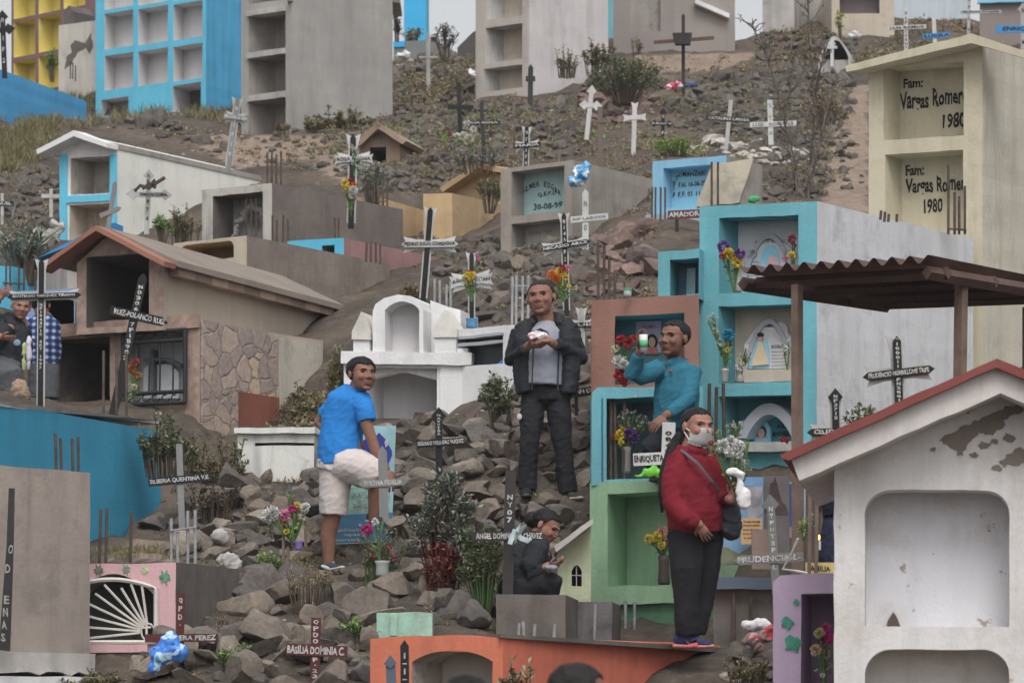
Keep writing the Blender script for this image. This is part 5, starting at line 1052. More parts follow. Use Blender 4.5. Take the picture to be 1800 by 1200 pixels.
def bloom(bm, c, r, rn, n=46):
    for k in range(n):
        d = rvec(rn); d.y = -abs(d.y) * 1.1 + .25; leaf(bm, c + d * r * .35, d, rvec(rn), r * .72, r * .55, .35)
def bouquet(label, flw, Y, stems_to, leaves=40, lpx=9, seed=0, vase=None, name='bouquet', sprays=None, lk='green', group='bouquets left on the graves'):
    """flw: (px, py, radius px, colour[, dy]) per bloom; stems run to the pixel stems_to"""
    rn = random.Random(seed + int(flw[0][0])); b = P(*stems_to, Y); root = thing(name, label, 'flowers', b, group)
    bs, bl = bmesh.new(), bmesh.new()
    for f in flw:
        c = P(f[0], f[1], Y - rn.uniform(0, .06)); bf = bmesh.new(); bloom(bf, c, M2(f[2], Y), rn, 60 if f[2] > 8 else 36); sub('bloom', bf, petal(f[3]), root)
        tube(bs, [b, b.lerp(c, .6) + rvec(rn) * .01, c], .006, 5)
    for k in range(leaves):
        f = flw[k % len(flw)]; c = b.lerp(P(f[0], f[1], Y), rn.uniform(.35, 1)); leaf(bl, c + rvec(rn) * M2(lpx, Y) * .4, rvec(rn) + Vector((0, -.3, .3)), rvec(rn), M2(lpx, Y) * rn.uniform(.8, 1.4), M2(lpx, Y) * .4)
    for sp in sprays or ():
        (x, y, n_, r_, col) = sp; bf = bmesh.new(); c0 = P(x, y, Y)
        for k in range(n_):
            c = c0 + rvec(rn) * M2(r_, Y) * rn.random() ** .5; tube(bs, [c0.lerp(b, .5), c], .0025, 3, cap=False); bloom(bf, c, M2(2.3, Y), rn, 7)
        sub('blossom', bf, petal(col), root)
    sub('stems', bs, STEM_G, root); sub('leaves', bl, LM[lk], root)
    if vase:
        (x, yt, yb, rt, rb, m) = vase; v = bmesh.new(); t, q = P(x, yt, Y), P(x, yb, Y)
        tube(v, [q, q.lerp(t, .1), q.lerp(t, .45), q.lerp(t, .8), t], [M2(rb * .9, Y), M2(rb, Y), M2((rt + rb) / 2.3, Y), M2(rt * .85, Y), M2(rt, Y)], 14)
        sub('vase', v, m, root, True)
    return root
POT = mat('dark_vase', (72, 68, 62), .5); BOTTLE = mat('clear_bottle', (150, 156, 152), .2); POTW = mat('purple_cup', (120, 100, 160), .5); POTB = mat('blue_pot', (70, 120, 160), .6); TIN = mat('tin_vase', (150, 148, 142), .4, metal=.3)
bouquet('yellow white and red bunch tied to the flower covered cross', [(606, 322, 8, Ye), (612, 333, 8, Ye), (621, 335, 9, Wt), (616, 320, 7, Rd), (622, 325, 6, Or), (619, 343, 7, Wt), (607, 330, 4, Pu)], 42.7, (617, 380), 60, 9)
bouquet('orange yellow and pink bunch tied to the framed black cross', [(970, 483, 10, Or), (978, 490, 9, Or), (985, 480, 11, Ye), (987, 472, 8, Rd), (998, 472, 8, Pk), (994, 487, 7, Ye), (984, 503, 6, Ye), (1000, 502, 5, Ye), (1012, 506, 4, (220, 190, 180))], 32.5, (990, 530), 60, 9)
bouquet('yellow and white roses in the blue potted cross', [(822, 486, 9, Ye), (830, 484, 8, Ye), (826, 479, 6, Rd), (815, 492, 8, Wt), (838, 492, 9, Wt), (824, 494, 8, Ye)], 32.3, (829, 530), 50, 8, vase=(829, 560, 576, 11, 10, POTB))
bouquet('purple and yellow bunch hanging in the topmost plaque niche', [(1272, 434, 12, Pu), (1300, 446, 11, Pu), (1280, 446, 11, Ye), (1289, 450, 10, Ye), (1296, 462, 11, Ye), (1270, 450, 7, Rd), (1278, 468, 5, (90, 70, 60))], 28.45, (1290, 514), 40, 8, vase=(1298, 470, 514, 6, 6, TIN))
bouquet('small rose and yellow bunch at the plaque edge of the topmost niche', [(1392, 420, 9, (150, 70, 84)), (1391, 449, 8, Ye), (1380, 455, 7, Pk), (1396, 432, 5, (120, 90, 90))], 28.5, (1394, 500), 20, 6)
bouquet('teal wreath with yellow flowers and tall white sprays in a vase', [(1280, 590, 13, Tq), (1284, 600, 6, Ye), (1279, 615, 6, Ye), (1276, 601, 6, Ye), (1268, 606, 4, Wt)], 28.3, (1274, 655), 70, 9, sprays=[(1252, 560, 26, 11, Wt), (1257, 580, 26, 10, Wt), (1262, 600, 20, 8, Wt)], vase=(1274, 648, 672, 8, 5, TIN))
bouquet('white angel shaped bunch beside the robed figure plaque', [(1299, 634, 6, Wt), (1300, 645, 8, Wt), (1304, 640, 6, (220, 210, 150)), (1312, 610, 4, Wt)], 28.4, (1300, 670), 10, 5, sprays=[(1312, 622, 24, 13, (214, 206, 196))], vase=(1300, 650, 672, 7, 8, TIN))
bouquet('white sprig at the edge of the plaque niche by the post', [(1380, 612, 6, Wt), (1385, 600, 4, Wt)], 28.3, (1384, 650), 20, 7, lk='bright')
bouquet('red white and ribboned bunch on the brown tiled niche sill', [(1092, 598, 10, Rd), (1104, 604, 10, Rd), (1112, 596, 8, Rd), (1082, 612, 8, (220, 214, 180)), (1088, 636, 13, Wt), (1096, 640, 10, Wt), (1090, 660, 12, Rd), (1096, 668, 9, Rd), (1098, 676, 5, Rd)], 27.3, (1094, 660), 80, 10)
bouquet('yellow and purple bunch with white sprays behind the iron rods', [(1090, 766, 11, Ye), (1096, 758, 10, Ye), (1092, 778, 6, Ye), (1112, 768, 13, Pu), (1104, 762, 10, Pu), (1077, 768, 5, Rd)], 27.85, (1102, 800), 50, 8, sprays=[(1105, 738, 60, 26, Wt), (1128, 742, 34, 16, Wt)], vase=(1101, 785, 832, 9, 8, mat('grey_vase', (120, 114, 110))))
bouquet('white flower in a green vase behind the woman in red', [(1290, 748, 4, Wt), (1302, 744, 4, Wt)], 28.2, (1284, 790), 80, 8, sprays=[(1292, 752, 22, 16, (216, 214, 190))], lk='succ')
bouquet('red rose lying on the portrait shelf', [(1376, 772, 6, Rd), (1383, 773, 5, Rd)], 28.3, (1384, 779), 10, 5)
bouquet('white pink and yellow bunch with a purple cup among the rocks', [(478, 902, 15, Wt), (470, 908, 12, Wt), (500, 905, 12, Pk), (514, 894, 8, Mg), (522, 888, 8, Ye), (521, 897, 6, (214, 110, 60)), (536, 892, 10, Wt), (498, 916, 8, Ye), (503, 934, 6, Ye), (532, 908, 7, (200, 196, 170))], 27.3, (516, 955), 80, 12, vase=(525, 950, 966, 9, 7, POTW), sprays=[(510, 870, 12, 8, (150, 180, 90))])
bouquet('yellow and pink bunch in the dark vase of the pale green niche', [(1140, 946, 9, Ye), (1155, 943, 10, Ye), (1150, 953, 8, Ye), (1163, 958, 8, Ye), (1164, 930, 8, (220, 140, 130)), (1172, 942, 8, (214, 130, 120)), (1176, 950, 6, Pk)], 27.0, (1166, 985), 50, 10, vase=(1167, 976, 1027, 11, 11, POT))
bouquet('magenta and ivory bunch in the lilac niche', [(1452, 1104, 10, Mg), (1456, 1122, 11, Mg), (1440, 1112, 10, (200, 186, 130)), (1444, 1126, 8, (120, 40, 50)), (1434, 1142, 11, (206, 180, 150)), (1452, 1150, 9, (190, 170, 140)), (1446, 1186, 5, Wt)], 21.45, (1452, 1215), 70, 12, lk='succ')
bouquet('cream and green bunch hung on the thin dark cross', [(803, 242, 9, (226, 220, 200)), (815, 240, 9, (226, 220, 200)), (825, 244, 9, (214, 206, 180)), (820, 248, 7, Wt), (782, 242, 6, (140, 190, 60)), (790, 236, 5, (150, 60, 60)), (832, 228, 7, (204, 196, 184)), (820, 217, 7, Wt)], 49.2, (830, 262), 30, 7)
bouquet('red flower pot in the recess of the broad grey tomb', [(1137, 40, 5, Rd), (1143, 43, 4, Rd)], 61.2, (1140, 54), 30, 5)
bouquet('faded orange and red bunch behind the black iron grille', [(238, 636, 8, (160, 70, 60)), (232, 648, 9, (180, 110, 50)), (240, 660, 8, (190, 120, 50)), (236, 680, 6, (210, 200, 180)), (245, 660, 6, (190, 130, 60))], 34.85, (236, 700), 60, 8)
bouquet('white sprays tied to the leaning grey post behind the lilac tomb', [(1425, 905, 5, Wt), (1410, 918, 6, (200, 210, 150))], 24.3, (1412, 950), 60, 9, sprays=[(1424, 914, 24, 14, Wt)], lk='bright')
bouquet('dusty pink flower at the foot of the small black cross', [(838, 448, 4, Pk), (841, 455, 4, Pk), (836, 462, 3, Pk)], 32.4, (834, 480), 4, 4)
bouquet('white flower sprays draped over the flower covered cross', [(624, 262, 3, Wt), (628, 280, 3, Wt)], 42.6, (622, 310), 30, 6, sprays=[(622, 262, 40, 9, Wt), (627, 282, 60, 14, Wt), (634, 298, 50, 15, Wt)], lk='succ')
# shrubs
bush('round dome shrub with bare lower stems above the pinkish slabs', 1100, 170, 146, 70, 54, 'succ', 2400, 6, 110, 1, trunk=.1)
bush('bright green low shrub beside the black filigree cross', 1190, 280, 110, 42, 48.5, 'bright', 1100, 5, 60, 2)
bush('leafy weeds along the foot of the grey cement tower', 600, 232, 120, 60, 56.2, 'weed', 900, 8, 40, 3, dome=False); bush('low weeds beside the leafy weeds at the tower foot', 560, 232, 60, 50, 56, 'weed', 300, 8, 20, 4, dome=False)
bush('upright weed clump beside the whitewashed tower wall', 1050, 118, 60, 66, 58, 'weed', 420, 8, 24, 5, dome=False); bush('dry brown bush against the whitewashed tower wall', 996, 124, 46, 60, 57.3, 'dry', 160, 7, 30, 6, dome=False)
bush('tall thin weeds growing behind the terracotta roof', 325, 418, 70, 86, 41.5, 'weed', 520, 9, 34, 7, dome=False, lw=.22); bush('low green shrub beside the weathered spade ended cross', 285, 412, 36, 34, 41.3, 'green', 260, 7, 20, 8)
bush('succulent shrub hanging over the end of the deep blue wall', 292, 812, 112, 116, 28.9, 'succ', 1200, 10, 54, 9, dome=False)
bush('dark dead shrub below the name board cross', 372, 905, 100, 100, 28.9, 'dead', 500, 10, 44, 10, dome=False, lw=.3)
bush('dry climbing weeds beside the crazy paved tomb wall', 396, 868, 84, 160, 30.2, 'weed', 1000, 9, 46, 11, dome=False); bush('green weed clump between the deep blue wall end and the paved wall', 345, 850, 60, 110, 30.3, 'weed', 460, 9, 30, 46, dome=False)
bush('scrubby weeds between the pale panel and the white shrine', 560, 752, 110, 120, 32.2, 'weed', 900, 9, 44, 12, dome=False); bush('tall climbing weeds rising beside the white shrine', 590, 700, 50, 150, 33, 'weed', 520, 9, 24, 13, dome=False)
bush('small pruned succulent tree on the bank beside the white shrine', 876, 748, 66, 96, 30.3, 'succ', 520, 10, 20, 14, trunk=.3)
b_ = bush('big grey green succulent shrub with dark red stems', 778, 1010, 128, 186, 25.9, 'grey', 1500, 13, 46, 15, STEM_R, trunk=.3, flowers=[(petal((200, 110, 70)), 5, 6)])
bush('drooping dark red leafed plant under the big succulent shrub', 780, 1040, 90, 120, 25.7, 'red', 260, 14, 22, 16, STEM_R, dome=False)
bush('leafy green shrub beside the dark grey ribboned cross', 850, 1046, 96, 130, 25.6, 'succ', 1000, 13, 40, 17, STEM_G)
bush('flowering plant with magenta blooms in a clear pot', 672, 1000, 90, 110, 26.5, 'weed', 500, 8, 34, 18, STEM_G, dome=False, flowers=[(petal(Mg), 4, 6), (petal((200, 80, 100)), 10, 5), (WTF, 16, 3)])
bouquet('large magenta bloom with a black and white ribbon', [(645, 930, 11, Mg), (660, 917, 8, (210, 210, 216)), (668, 912, 5, BLK and (70, 70, 74))], 26.3, (668, 985), 20, 10, vase=(672, 985, 1012, 14, 12, BOTTLE))
bush('spiky agave clump on top of the turquoise wall', 40, 480, 110, 76, 38.9, 'agave', 160, 38, 40, 20, dome=True, lw=.12, trunk=0)
bush('dry bush with tiny white flowers beside the white flower cross', 652, 352, 62, 76, 46.5, 'grey', 620, 6, 34, 21, flowers=[(WTF, 60, 2.5)])
bush('dark green bush before the ochre house tomb', 860, 358, 54, 48, 45.6, 'succ', 480, 6, 26, 22)
bush('glossy sprig of leaves behind the red roof edge', 1512, 760, 66, 46, 23, 'succ', 110, 13, 16, 23, STEM_G)
bush('slim sapling with few leaves before the orange tomb', 900, 1225, 74, 112, 21.3, 'succ', 70, 16, 9, 24, STEM, dome=False)
bush('dry weeds on the bank under the broad plinth', 1315, 1200, 90, 66, 22.6, 'weed', 320, 10, 30, 25, dome=False); bush('green weed tuft among the maroon cross rocks', 410, 1170, 70, 56, 24, 'green', 260, 9, 24, 26, dome=False)
bush('green weed tuft beside the mint tomb', 628, 1122, 70, 60, 24.2, 'green', 240, 10, 24, 27, dome=False); bush('brown dead fern at the white shrine back', 728, 528, 66, 46, 36, 'dry', 260, 8, 24, 28, dome=False)
bush('grey dry thorn bush beside the adobe shrine', 742, 298, 70, 50, 51, 'dead', 260, 7, 50, 29, dome=False, lw=.15); bush('dry scrub on the bank beside the bare tree', 1440, 205, 80, 70, 52, 'dry', 380, 6, 40, 30, dome=False)
bush('thorny green scrub by the sandy path', 1420, 130, 80, 70, 60, 'weed', 500, 6, 40, 31, dome=False); bush('low dark weeds beside the lettered mint panel tomb', 1090, 330, 70, 40, 45.5, 'weed', 300, 6, 30, 32, dome=False)
bush('green tuft by the grey slab stones', 500, 232, 30, 30, 55.9, 'weed', 120, 7, 12, 33, dome=False); bush('leafy vine over the peeled block corner', 92, 132, 22, 46, 62, 'green', 200, 6, 14, 34)
bush('yellow flower wreath on a stake at the hilltop', 1478, 62, 22, 44, 60.4, 'bright', 60, 6, 8, 35, flowers=[(petal((214, 200, 50)), 8, 5)])
bush('small dry shrub on the skyline between the towers', 782, 96, 50, 54, 70, 'dead', 260, 7, 26, 36, trunk=.3); bush('spiky plant on the skyline before the blue tower', 728, 76, 34, 26, 78, 'weed', 90, 9, 20, 37)
bush('dark hanging branches beside the grey tower top', 697, 62, 12, 76, 66, 'dead', 200, 6, 16, 38, dome=False); bush('weeds at the foot of the fan grille tomb', 170, 1206, 130, 40, 24.6, 'weed', 300, 10, 30, 39, dome=False)
bush('dry creeper on the dry wall behind the men', 1062, 610, 40, 50, 30.9, 'bright', 120, 8, 12, 40, dome=False); bush('dried bouquet bush leaning on the broad grey tomb wall', 1118, 88, 22, 30, 60.5, 'dry', 120, 5, 14, 41, dome=False)
bush('low leafy weed below the mint panel tomb', 920, 462, 90, 30, 39.8, 'weed', 300, 7, 30, 42, dome=False); bush('grey dry bush behind the very tall slender cross', 840, 290, 90, 44, 48.4, 'grey', 460, 6, 36, 43, dome=False)
bush('low green weed at the foot of the bank near the cup', 470, 1000, 60, 40, 27, 'green', 180, 9, 20, 44, dome=False); bush('dry weeds on the long dark boulder', 540, 1040, 90, 60, 25.9, 'dry', 260, 9, 36, 45, dome=False, lw=.2)
# bare tree at the right
def bare_tree(label, limbs, Y, m, seed=0):
    rn = random.Random(seed); b = P(*limbs[0][0], Y); root = thing('bare_tree', label, 'tree', b); bt, bl = bmesh.new(), bmesh.new()
    for L_ in limbs:
        pts = [P(x, y, Y + rn.uniform(-.4, .4) * (i > 0)) for i, (x, y) in enumerate(L_)]; n = len(pts)
        tube(bt, pts, [M2(5, Y) * (1 - i / n * .75) * .5 for i in range(n)], 6)
        for i in range(1, n):
            for k in range(11):
                q = pts[i - 1].lerp(pts[i], rn.random()); d = rvec(rn); d.z = abs(d.z) + .3; d.normalize(); e = q + d * M2(rn.uniform(14, 42), Y); tube(bt, [q, q.lerp(e, .5) + rvec(rn) * .03, e], [.009, .006, .003], 4)
                for z in range(3): leaf(bl, q.lerp(e, rn.uniform(.4, 1)), rvec(rn), rvec(rn), M2(5, Y), M2(2.6, Y))
    sub('trunk', bt, m, root); sub('leaves', bl, LM['dead'], root)
bare_tree('bare forked tree with thin grey branches beside the cream tomb', [[(1420, 350), (1424, 290), (1432, 200), (1428, 110), (1422, 40), (1420, -20)], [(1412, 350), (1400, 300), (1378, 210), (1358, 130), (1340, 80), (1318, 40)], [(1424, 330), (1436, 270), (1452, 200), (1470, 140)], [(1430, 180), (1442, 120), (1456, 70)], [(1404, 350), (1392, 280), (1384, 230)], [(1378, 210), (1390, 150), (1396, 100)]], 44, mat('grey_bark', (104, 96, 88), var=.25, scale=8))
# grass strips nobody could count
def grass(label, polys, n, hpx, kind, seed, wpx=1.6, shield=True):
    rn = random.Random(seed); bm = bmesh.new()
    for k in range(n):
        poly = polys[k % len(polys)]; x0, x1 = min(p[0] for p in poly), max(p[0] for p in poly); y0, y1 = min(p[1] for p in poly), max(p[1] for p in poly)
        px, py = rn.uniform(x0, x1), rn.uniform(y0, y1)
        if not inside(px, py, poly) or noise.noise(Vector((px * .03, py * .05, seed))) < -.12: continue
        h = ground_hit(px, py)
        if h is None: continue
        L_ = M2(hpx * rn.uniform(.5, 1.3), h.y); d = Vector((rn.gauss(0, .35), rn.gauss(0, .35), 1))
        for q in range(3): leaf(bm, h + Vector((rn.gauss(0, .04), rn.gauss(0, .04), -.02)), d + Vector((rn.gauss(0, .3), rn.gauss(0, .3), 0)), rvec(rn), L_ * rn.uniform(.6, 1), M2(wpx, h.y))
    tag(obj('grass', bm, LM[kind]), label, None, None, 'stuff')
grass('long dry green grass below the blue block', [[(0, 205), (130, 175), (440, 196), (440, 226), (300, 205), (110, 235), (0, 270)], [(0, 230), (110, 215), (80, 280), (0, 310)]], 9000, 26, 'weed', 1)
grass('short weedy grass on the lower slope', [[(0, 240), (110, 225), (60, 300), (0, 330)], [(560, 230), (900, 190), (1000, 230), (720, 300)], [(440, 985), (560, 985), (560, 1005), (440, 1005)], [(160, 970), (300, 960), (300, 985), (160, 985)], [(580, 1040), (700, 1080), (640, 1130)]], 3400, 16, 'weed', 2)
grass('dry straw scattered on the upper slope', [[(560, 200), (1500, 110), (1500, 320), (1100, 300), (600, 310)], [(850, 430), (1150, 400), (1150, 520), (860, 520)], [(330, 850), (1000, 800), (980, 1040), (340, 1000)], [(320, 1020), (640, 1020), (640, 1200), (320, 1200)]], 3600, 12, 'dry', 3, 1.3)
grass('green ground weeds on the stony bank', [[(560, 240), (880, 190), (880, 300), (600, 300)], [(860, 200), (1500, 120), (1500, 300), (1000, 260)], [(330, 860), (1000, 850), (980, 1040), (340, 1000)]], 1800, 11, 'green', 4, 2.4)

def undergrowth(label, polys, n, rpx, lpx, kind, seed):
    """scrub that reads as one mass: low clumps of leaves"""
    rn = random.Random(seed); bm = bmesh.new()
    for k in range(n):
        poly = polys[k % len(polys)]; x0, x1 = min(p[0] for p in poly), max(p[0] for p in poly); y0, y1 = min(p[1] for p in poly), max(p[1] for p in poly)
        px, py = rn.uniform(x0, x1), rn.uniform(y0, y1)
        if not inside(px, py, poly) or noise.noise(Vector((px * .02, py * .035, seed * 3.1))) < -.1: continue
        h = ground_hit(px, py)
        if h is None: continue
        r = M2(rpx * rn.uniform(.5, 1.3), h.y); L_ = M2(lpx, h.y)
        for q in range(rn.randint(14, 34)):
            d = rvec(rn); d.z = abs(d.z) * .8; leaf(bm, h + Vector((d.x * r, d.y * r * .7, d.z * r * rn.uniform(.2, 1.1))), rvec(rn) + Vector((0, 0, .4)), rvec(rn), L_ * rn.uniform(.6, 1.3), L_ * .42)
    tag(obj('undergrowth', bm, LM[kind], None), label, None, None, 'stuff')
UP = [[(560, 200), (1000, 170), (1000, 290), (600, 320)], [(1000, 110), (1500, 100), (1500, 320), (1280, 300), (1000, 290)], [(700, 100), (830, 95), (830, 200), (700, 200)], [(1300, 40), (1800, 40), (1800, 100), (1480, 130), (1340, 100)]]
undergrowth('olive scrub growing over the upper slope', UP, 1000, 12, 6, 'weed', 51)
undergrowth('dry brown scrub over the upper slope', UP, 760, 11, 6, 'dry', 52); undergrowth('dark dead scrub over the upper slope', UP, 420, 12, 6, 'dead', 53)
LOWP = [[(300, 850), (560, 850), (860, 1040), (860, 1110), (330, 1200), (330, 1000)], [(850, 440), (1150, 400), (1150, 520), (1030, 680), (850, 740)], [(480, 700), (610, 700), (600, 760), (480, 760)]]
undergrowth('green weeds between the stones of the bank', LOWP, 260, 11, 7, 'weed', 54); undergrowth('dry weeds between the stones of the bank', LOWP, 260, 12, 8, 'dry', 55)
undergrowth('dry scrub on the slope beside the blue trimmed tomb', [[(0, 220), (110, 240), (100, 430), (0, 430)], [(200, 205), (460, 220), (460, 300), (330, 260)]], 170, 11, 6, 'dry', 56)

MID = [[(600, 270), (900, 270), (890, 345), (640, 345)], [(690, 420), (900, 425), (880, 560), (780, 520)], [(1010, 295), (1150, 305), (1160, 440), (1080, 345)], [(1240, 300), (1460, 300), (1460, 380), (1240, 370)], [(450, 220), (700, 225), (640, 300), (470, 300)]]
undergrowth('olive weeds on the banks between the tombs', MID, 330, 11, 6, 'weed', 61); undergrowth('dry brown weeds on the banks between the tombs', MID, 330, 11, 6, 'dry', 62)
undergrowth('dead stalks between the stones of the bank', LOWP, 200, 13, 8, 'dead', 63)
# ------------------------------------------------------------ shelter, posters, bags, small things
r_ = thing('shelter', 'rusty corrugated roof shelter on timber posts before the whitewashed wall', 'shelter', P(1400, 1010, 24.6))
pa, pb, pc, pd = P(1296, 474, 25.3), P(1632, 455, 23.6), P(1900, 506, 25.8), P(1560, 520, 27.6)
bm = bmesh.new(); n, k_ = 150, 8; up = Vector((0, 0, 1)); rows = []
for j in range(k_ + 1):
    row = []
    for i in range(n + 1):
        q = pa.lerp(pb, i / n); e = (pd - pa) * (j / k_); row.append(q + e + up * (.027 * math.cos(i / n * 2 * math.pi * 11)))
    rows.append([bm.verts.new(p) for p in row])
for a, b in zip(rows, rows[1:]):
    for i in range(n): bm.faces.new((a[i], a[i + 1], b[i + 1], b[i]))
bmesh.ops.solidify(bm, geom=bm.faces[:], thickness=.006)
sub('corrugated_roof', recalc(bm), FIBRO, r_, True)
def timber(name, p, q, w_, h_, m=TIMBER, parent=r_): return sub(name, tube(bmesh.new(), [p, q], [(w_, h_)] * 2, 4, side=(1, 0, 0)), m, parent)
dn = Vector((0, 0, -.075))
DBEAM = mat('dark_beam', (84, 66, 60), var=.2, streak=.3)
timber('beam', pa + dn + Vector((.05, .2, 0)), pd + dn, .04, .05, DBEAM); timber('beam', pb + dn + Vector((0, .1, 0)), pc + dn + Vector((0, 0, -.0)), .035, .045, DBEAM)
for f in (.12, .42, .72, .97): timber('purlin', pa.lerp(pd, f) + dn * .9, pb.lerp(pc, f) + dn * .9, .03, .04, DBEAM)
bm = bmesh.new(); tube(bm, [P(1402, 1010, 24.9), P(1401, 500, 24.9)], M2(10.5, 24.9), 4); sub('post', bm, TIMBER, r_)
bm = bmesh.new(); tube(bm, [P(1686, 760, 24.3), P(1690, 485, 24.3)], M2(12, 24.3), 4); sub('post', bm, TIMBER, r_)
bm = bmesh.new(); tube(bm, [P(1806, 760, 26.2), P(1806, 540, 26.2)], M2(9, 26.2), 4); sub('post', bm, TIMBER, r_)
for x, Yp in ((1424, 24.2), (1436, 24.25), (1446, 24.9)):
    sub('stake', tube(bmesh.new(), [P(x - 2, 1012, Yp), P(x, 850, Yp)], M2(3.6, Yp), 5), TIMBER, r_)
# banner behind the man in blue
r_ = thing('banner', 'tall printed memorial banner behind the man in blue', 'banner', P(640, 952, 28.55)); pl = facing(640, 952, 28.55, -6)
bd = mat('banner_print', (150, 190, 200), .5, var=.2, scale=3, bump=0); board(pl, [(560, 750), (696, 748), (688, 952), (588, 956)], 0, .012, bd, 'sheet', r_)
board(pl, jag([(640, 772), (668, 762), (690, 790), (680, 838), (650, 830), (625, 835)], 4, 2, 1), -.004, .003, plain('banner_navy', (56, 62, 140)), 'blue_patch', r_)
board(pl, [(592, 905), (690, 900), (688, 950), (588, 954)], -.004, .003, plain('banner_sea', (66, 112, 140)), 'sea_patch', r_); board(pl, [(600, 858), (686, 852), (686, 898), (596, 904)], -.0035, .0025, plain('banner_mint', (140, 184, 170), var=.3), 'mint_patch', r_)
bm = bmesh.new(); rn = random.Random(2)
for k in range(60): bloom(bm, pl.hit(rn.uniform(618, 652), rn.uniform(862, 892)) - Vector((0, .012, 0)), M2(3, 28.5), rn, 6)
sub('printed_flowers', bm, WTF, r_)
for s_, x, y, w_, h_ in (('guerra de', 610, 900, 40, 10), ('Querida mama luz', 592, 935, 40, 7), ('tengo la fe', 605, 943, 28, 6), ('aunque te fuiste', 590, 952, 42, 6)):
    sub('lettering', text(bmesh.new(), s_, pl.hit(x, y) - Vector((0, .008, 0)), pl.u, pl.v, M2(w_, 28.5), M2(h_, 28.5)), WHITE_INK, r_)
board(pl, [(676, 776), (681, 770), (683, 782), (678, 786)], -.008, .003, WHITE_INK, 'emblem', r_)
# framed picture panels beside the woman in red
def panel(label, x0, y0, x1, y1, Y, rgb, cat='picture', th=.02, yaw=0, writing=(), ink=INK, extra=None, skew=0):
    r = thing('picture_panel', label, cat, P((x0 + x1) / 2, y1, Y)); p = facing(x0, y1, Y, yaw)
    board(p, [(x0, y1), (x1, y1 + skew), (x1, y0 + skew), (x0, y0)], 0, th, mat('panel_%d_%d_%d' % rgb, rgb, .6, var=.18, scale=5, bump=0), 'panel_face', r)
    for s_, x, y, w_, h_ in writing: sub('lettering', text(bmesh.new(), s_, p.hit(x, y) - p.k * .004, p.u, p.v, M2(w_, Y), M2(h_, Y)), ink, r)
    return r, p
r, p = panel('large blue grey picture panel behind the woman in red', 1262, 838, 1342, 992, 25.7, (108, 142, 172), th=.03)
board(p, jag([(1262, 992), (1342, 992), (1342, 955), (1300, 970), (1262, 960)], 4, 3, 2), -.004, .003, plain('olive_print', (110, 112, 90), var=.3), 'print_patch', r); board(p, jag([(1306, 850), (1340, 850), (1340, 900), (1320, 920), (1308, 890)], 4, 3, 4), -.004, .003, plain('grey_print', (150, 150, 156), var=.3), 'print_patch', r)
board(p, [(1262, 838), (1342, 838), (1342, 854), (1262, 854)], -.006, .005, mat('sky_strip', (110, 150, 190)), 'upper_strip', r)
panel('tan parchment notice with handwriting', 1303, 910, 1340, 956, 25.55, (196, 160, 110), writing=[('Te amo mamita', 1306, 918, 30, 4), ('siempre estaras', 1306, 925, 30, 4), ('en mi corazon', 1306, 932, 28, 4), ('no te olvido', 1306, 939, 24, 4), ('tu hijo', 1307, 947, 14, 4)])
r, p = panel('grey mountain picture beside the bright blue picture', 1343, 836, 1388, 990, 25.8, (120, 112, 112)); board(p, jag([(1344, 900), (1355, 850), (1362, 838), (1376, 880), (1386, 905)], 3, 2, 5), -.004, .003, plain('mountain_print', (92, 76, 74), var=.3), 'print_patch', r)
r, p = panel('bright blue framed picture with a white border behind the timber post', 1367, 846, 1416, 944, 25.9, (206, 212, 216)); board(p, [(1370, 850), (1413, 850), (1413, 925), (1370, 925)], -.004, .003, plain('blue_print', (54, 116, 200)), 'print_patch', r); board(p, jag([(1378, 866), (1386, 864), (1384, 886), (1378, 888)], 2, 1, 4), -.008, .003, WHITE_INK, 'white_figure', r)
panel('brown stone plaque on the bank behind the leaning grey cross', 1322, 930, 1366, 1000, 25.3, (128, 108, 98), th=.06)
panel('yellow lettered board behind the lilac tomb', 1416, 988, 1470, 1008, 24.4, (192, 172, 110), 'notice', writing=[('FAMILIA', 1420, 1003, 40, 10)])
panel('grey grid screen behind the stakes', 1416, 846, 1444, 985, 25.9, (104, 98, 92)); panel('pale card leaning behind the dark clothed figure', 1440, 850, 1466, 900, 25.9, (180, 184, 188))
# candle
r_ = thing('candle', 'lit white candle by the stakes behind the lilac tomb', 'candle', P(1441, 965, 24.0)); sub('wax', tube(bmesh.new(), [P(1441, 966, 24), P(1441, 950, 24)], M2(2, 24), 8), WHITE, r_)
fm = bpy.data.materials.new('flame'); fm.use_nodes = True; b_ = fm.node_tree.nodes['Principled BSDF']; b_.inputs['Emission Color'].default_value = (1, .42, .1, 1); b_.inputs['Emission Strength'].default_value = 4; b_.inputs['Base Color'].default_value = (1, .5, .2, 1)
bm = bmesh.new(); ball(bm, P(1440, 944, 24), (M2(1.8, 24), M2(1.8, 24), M2(5, 24)), 8, None, 6); sub('flame', bm, fm, r_)
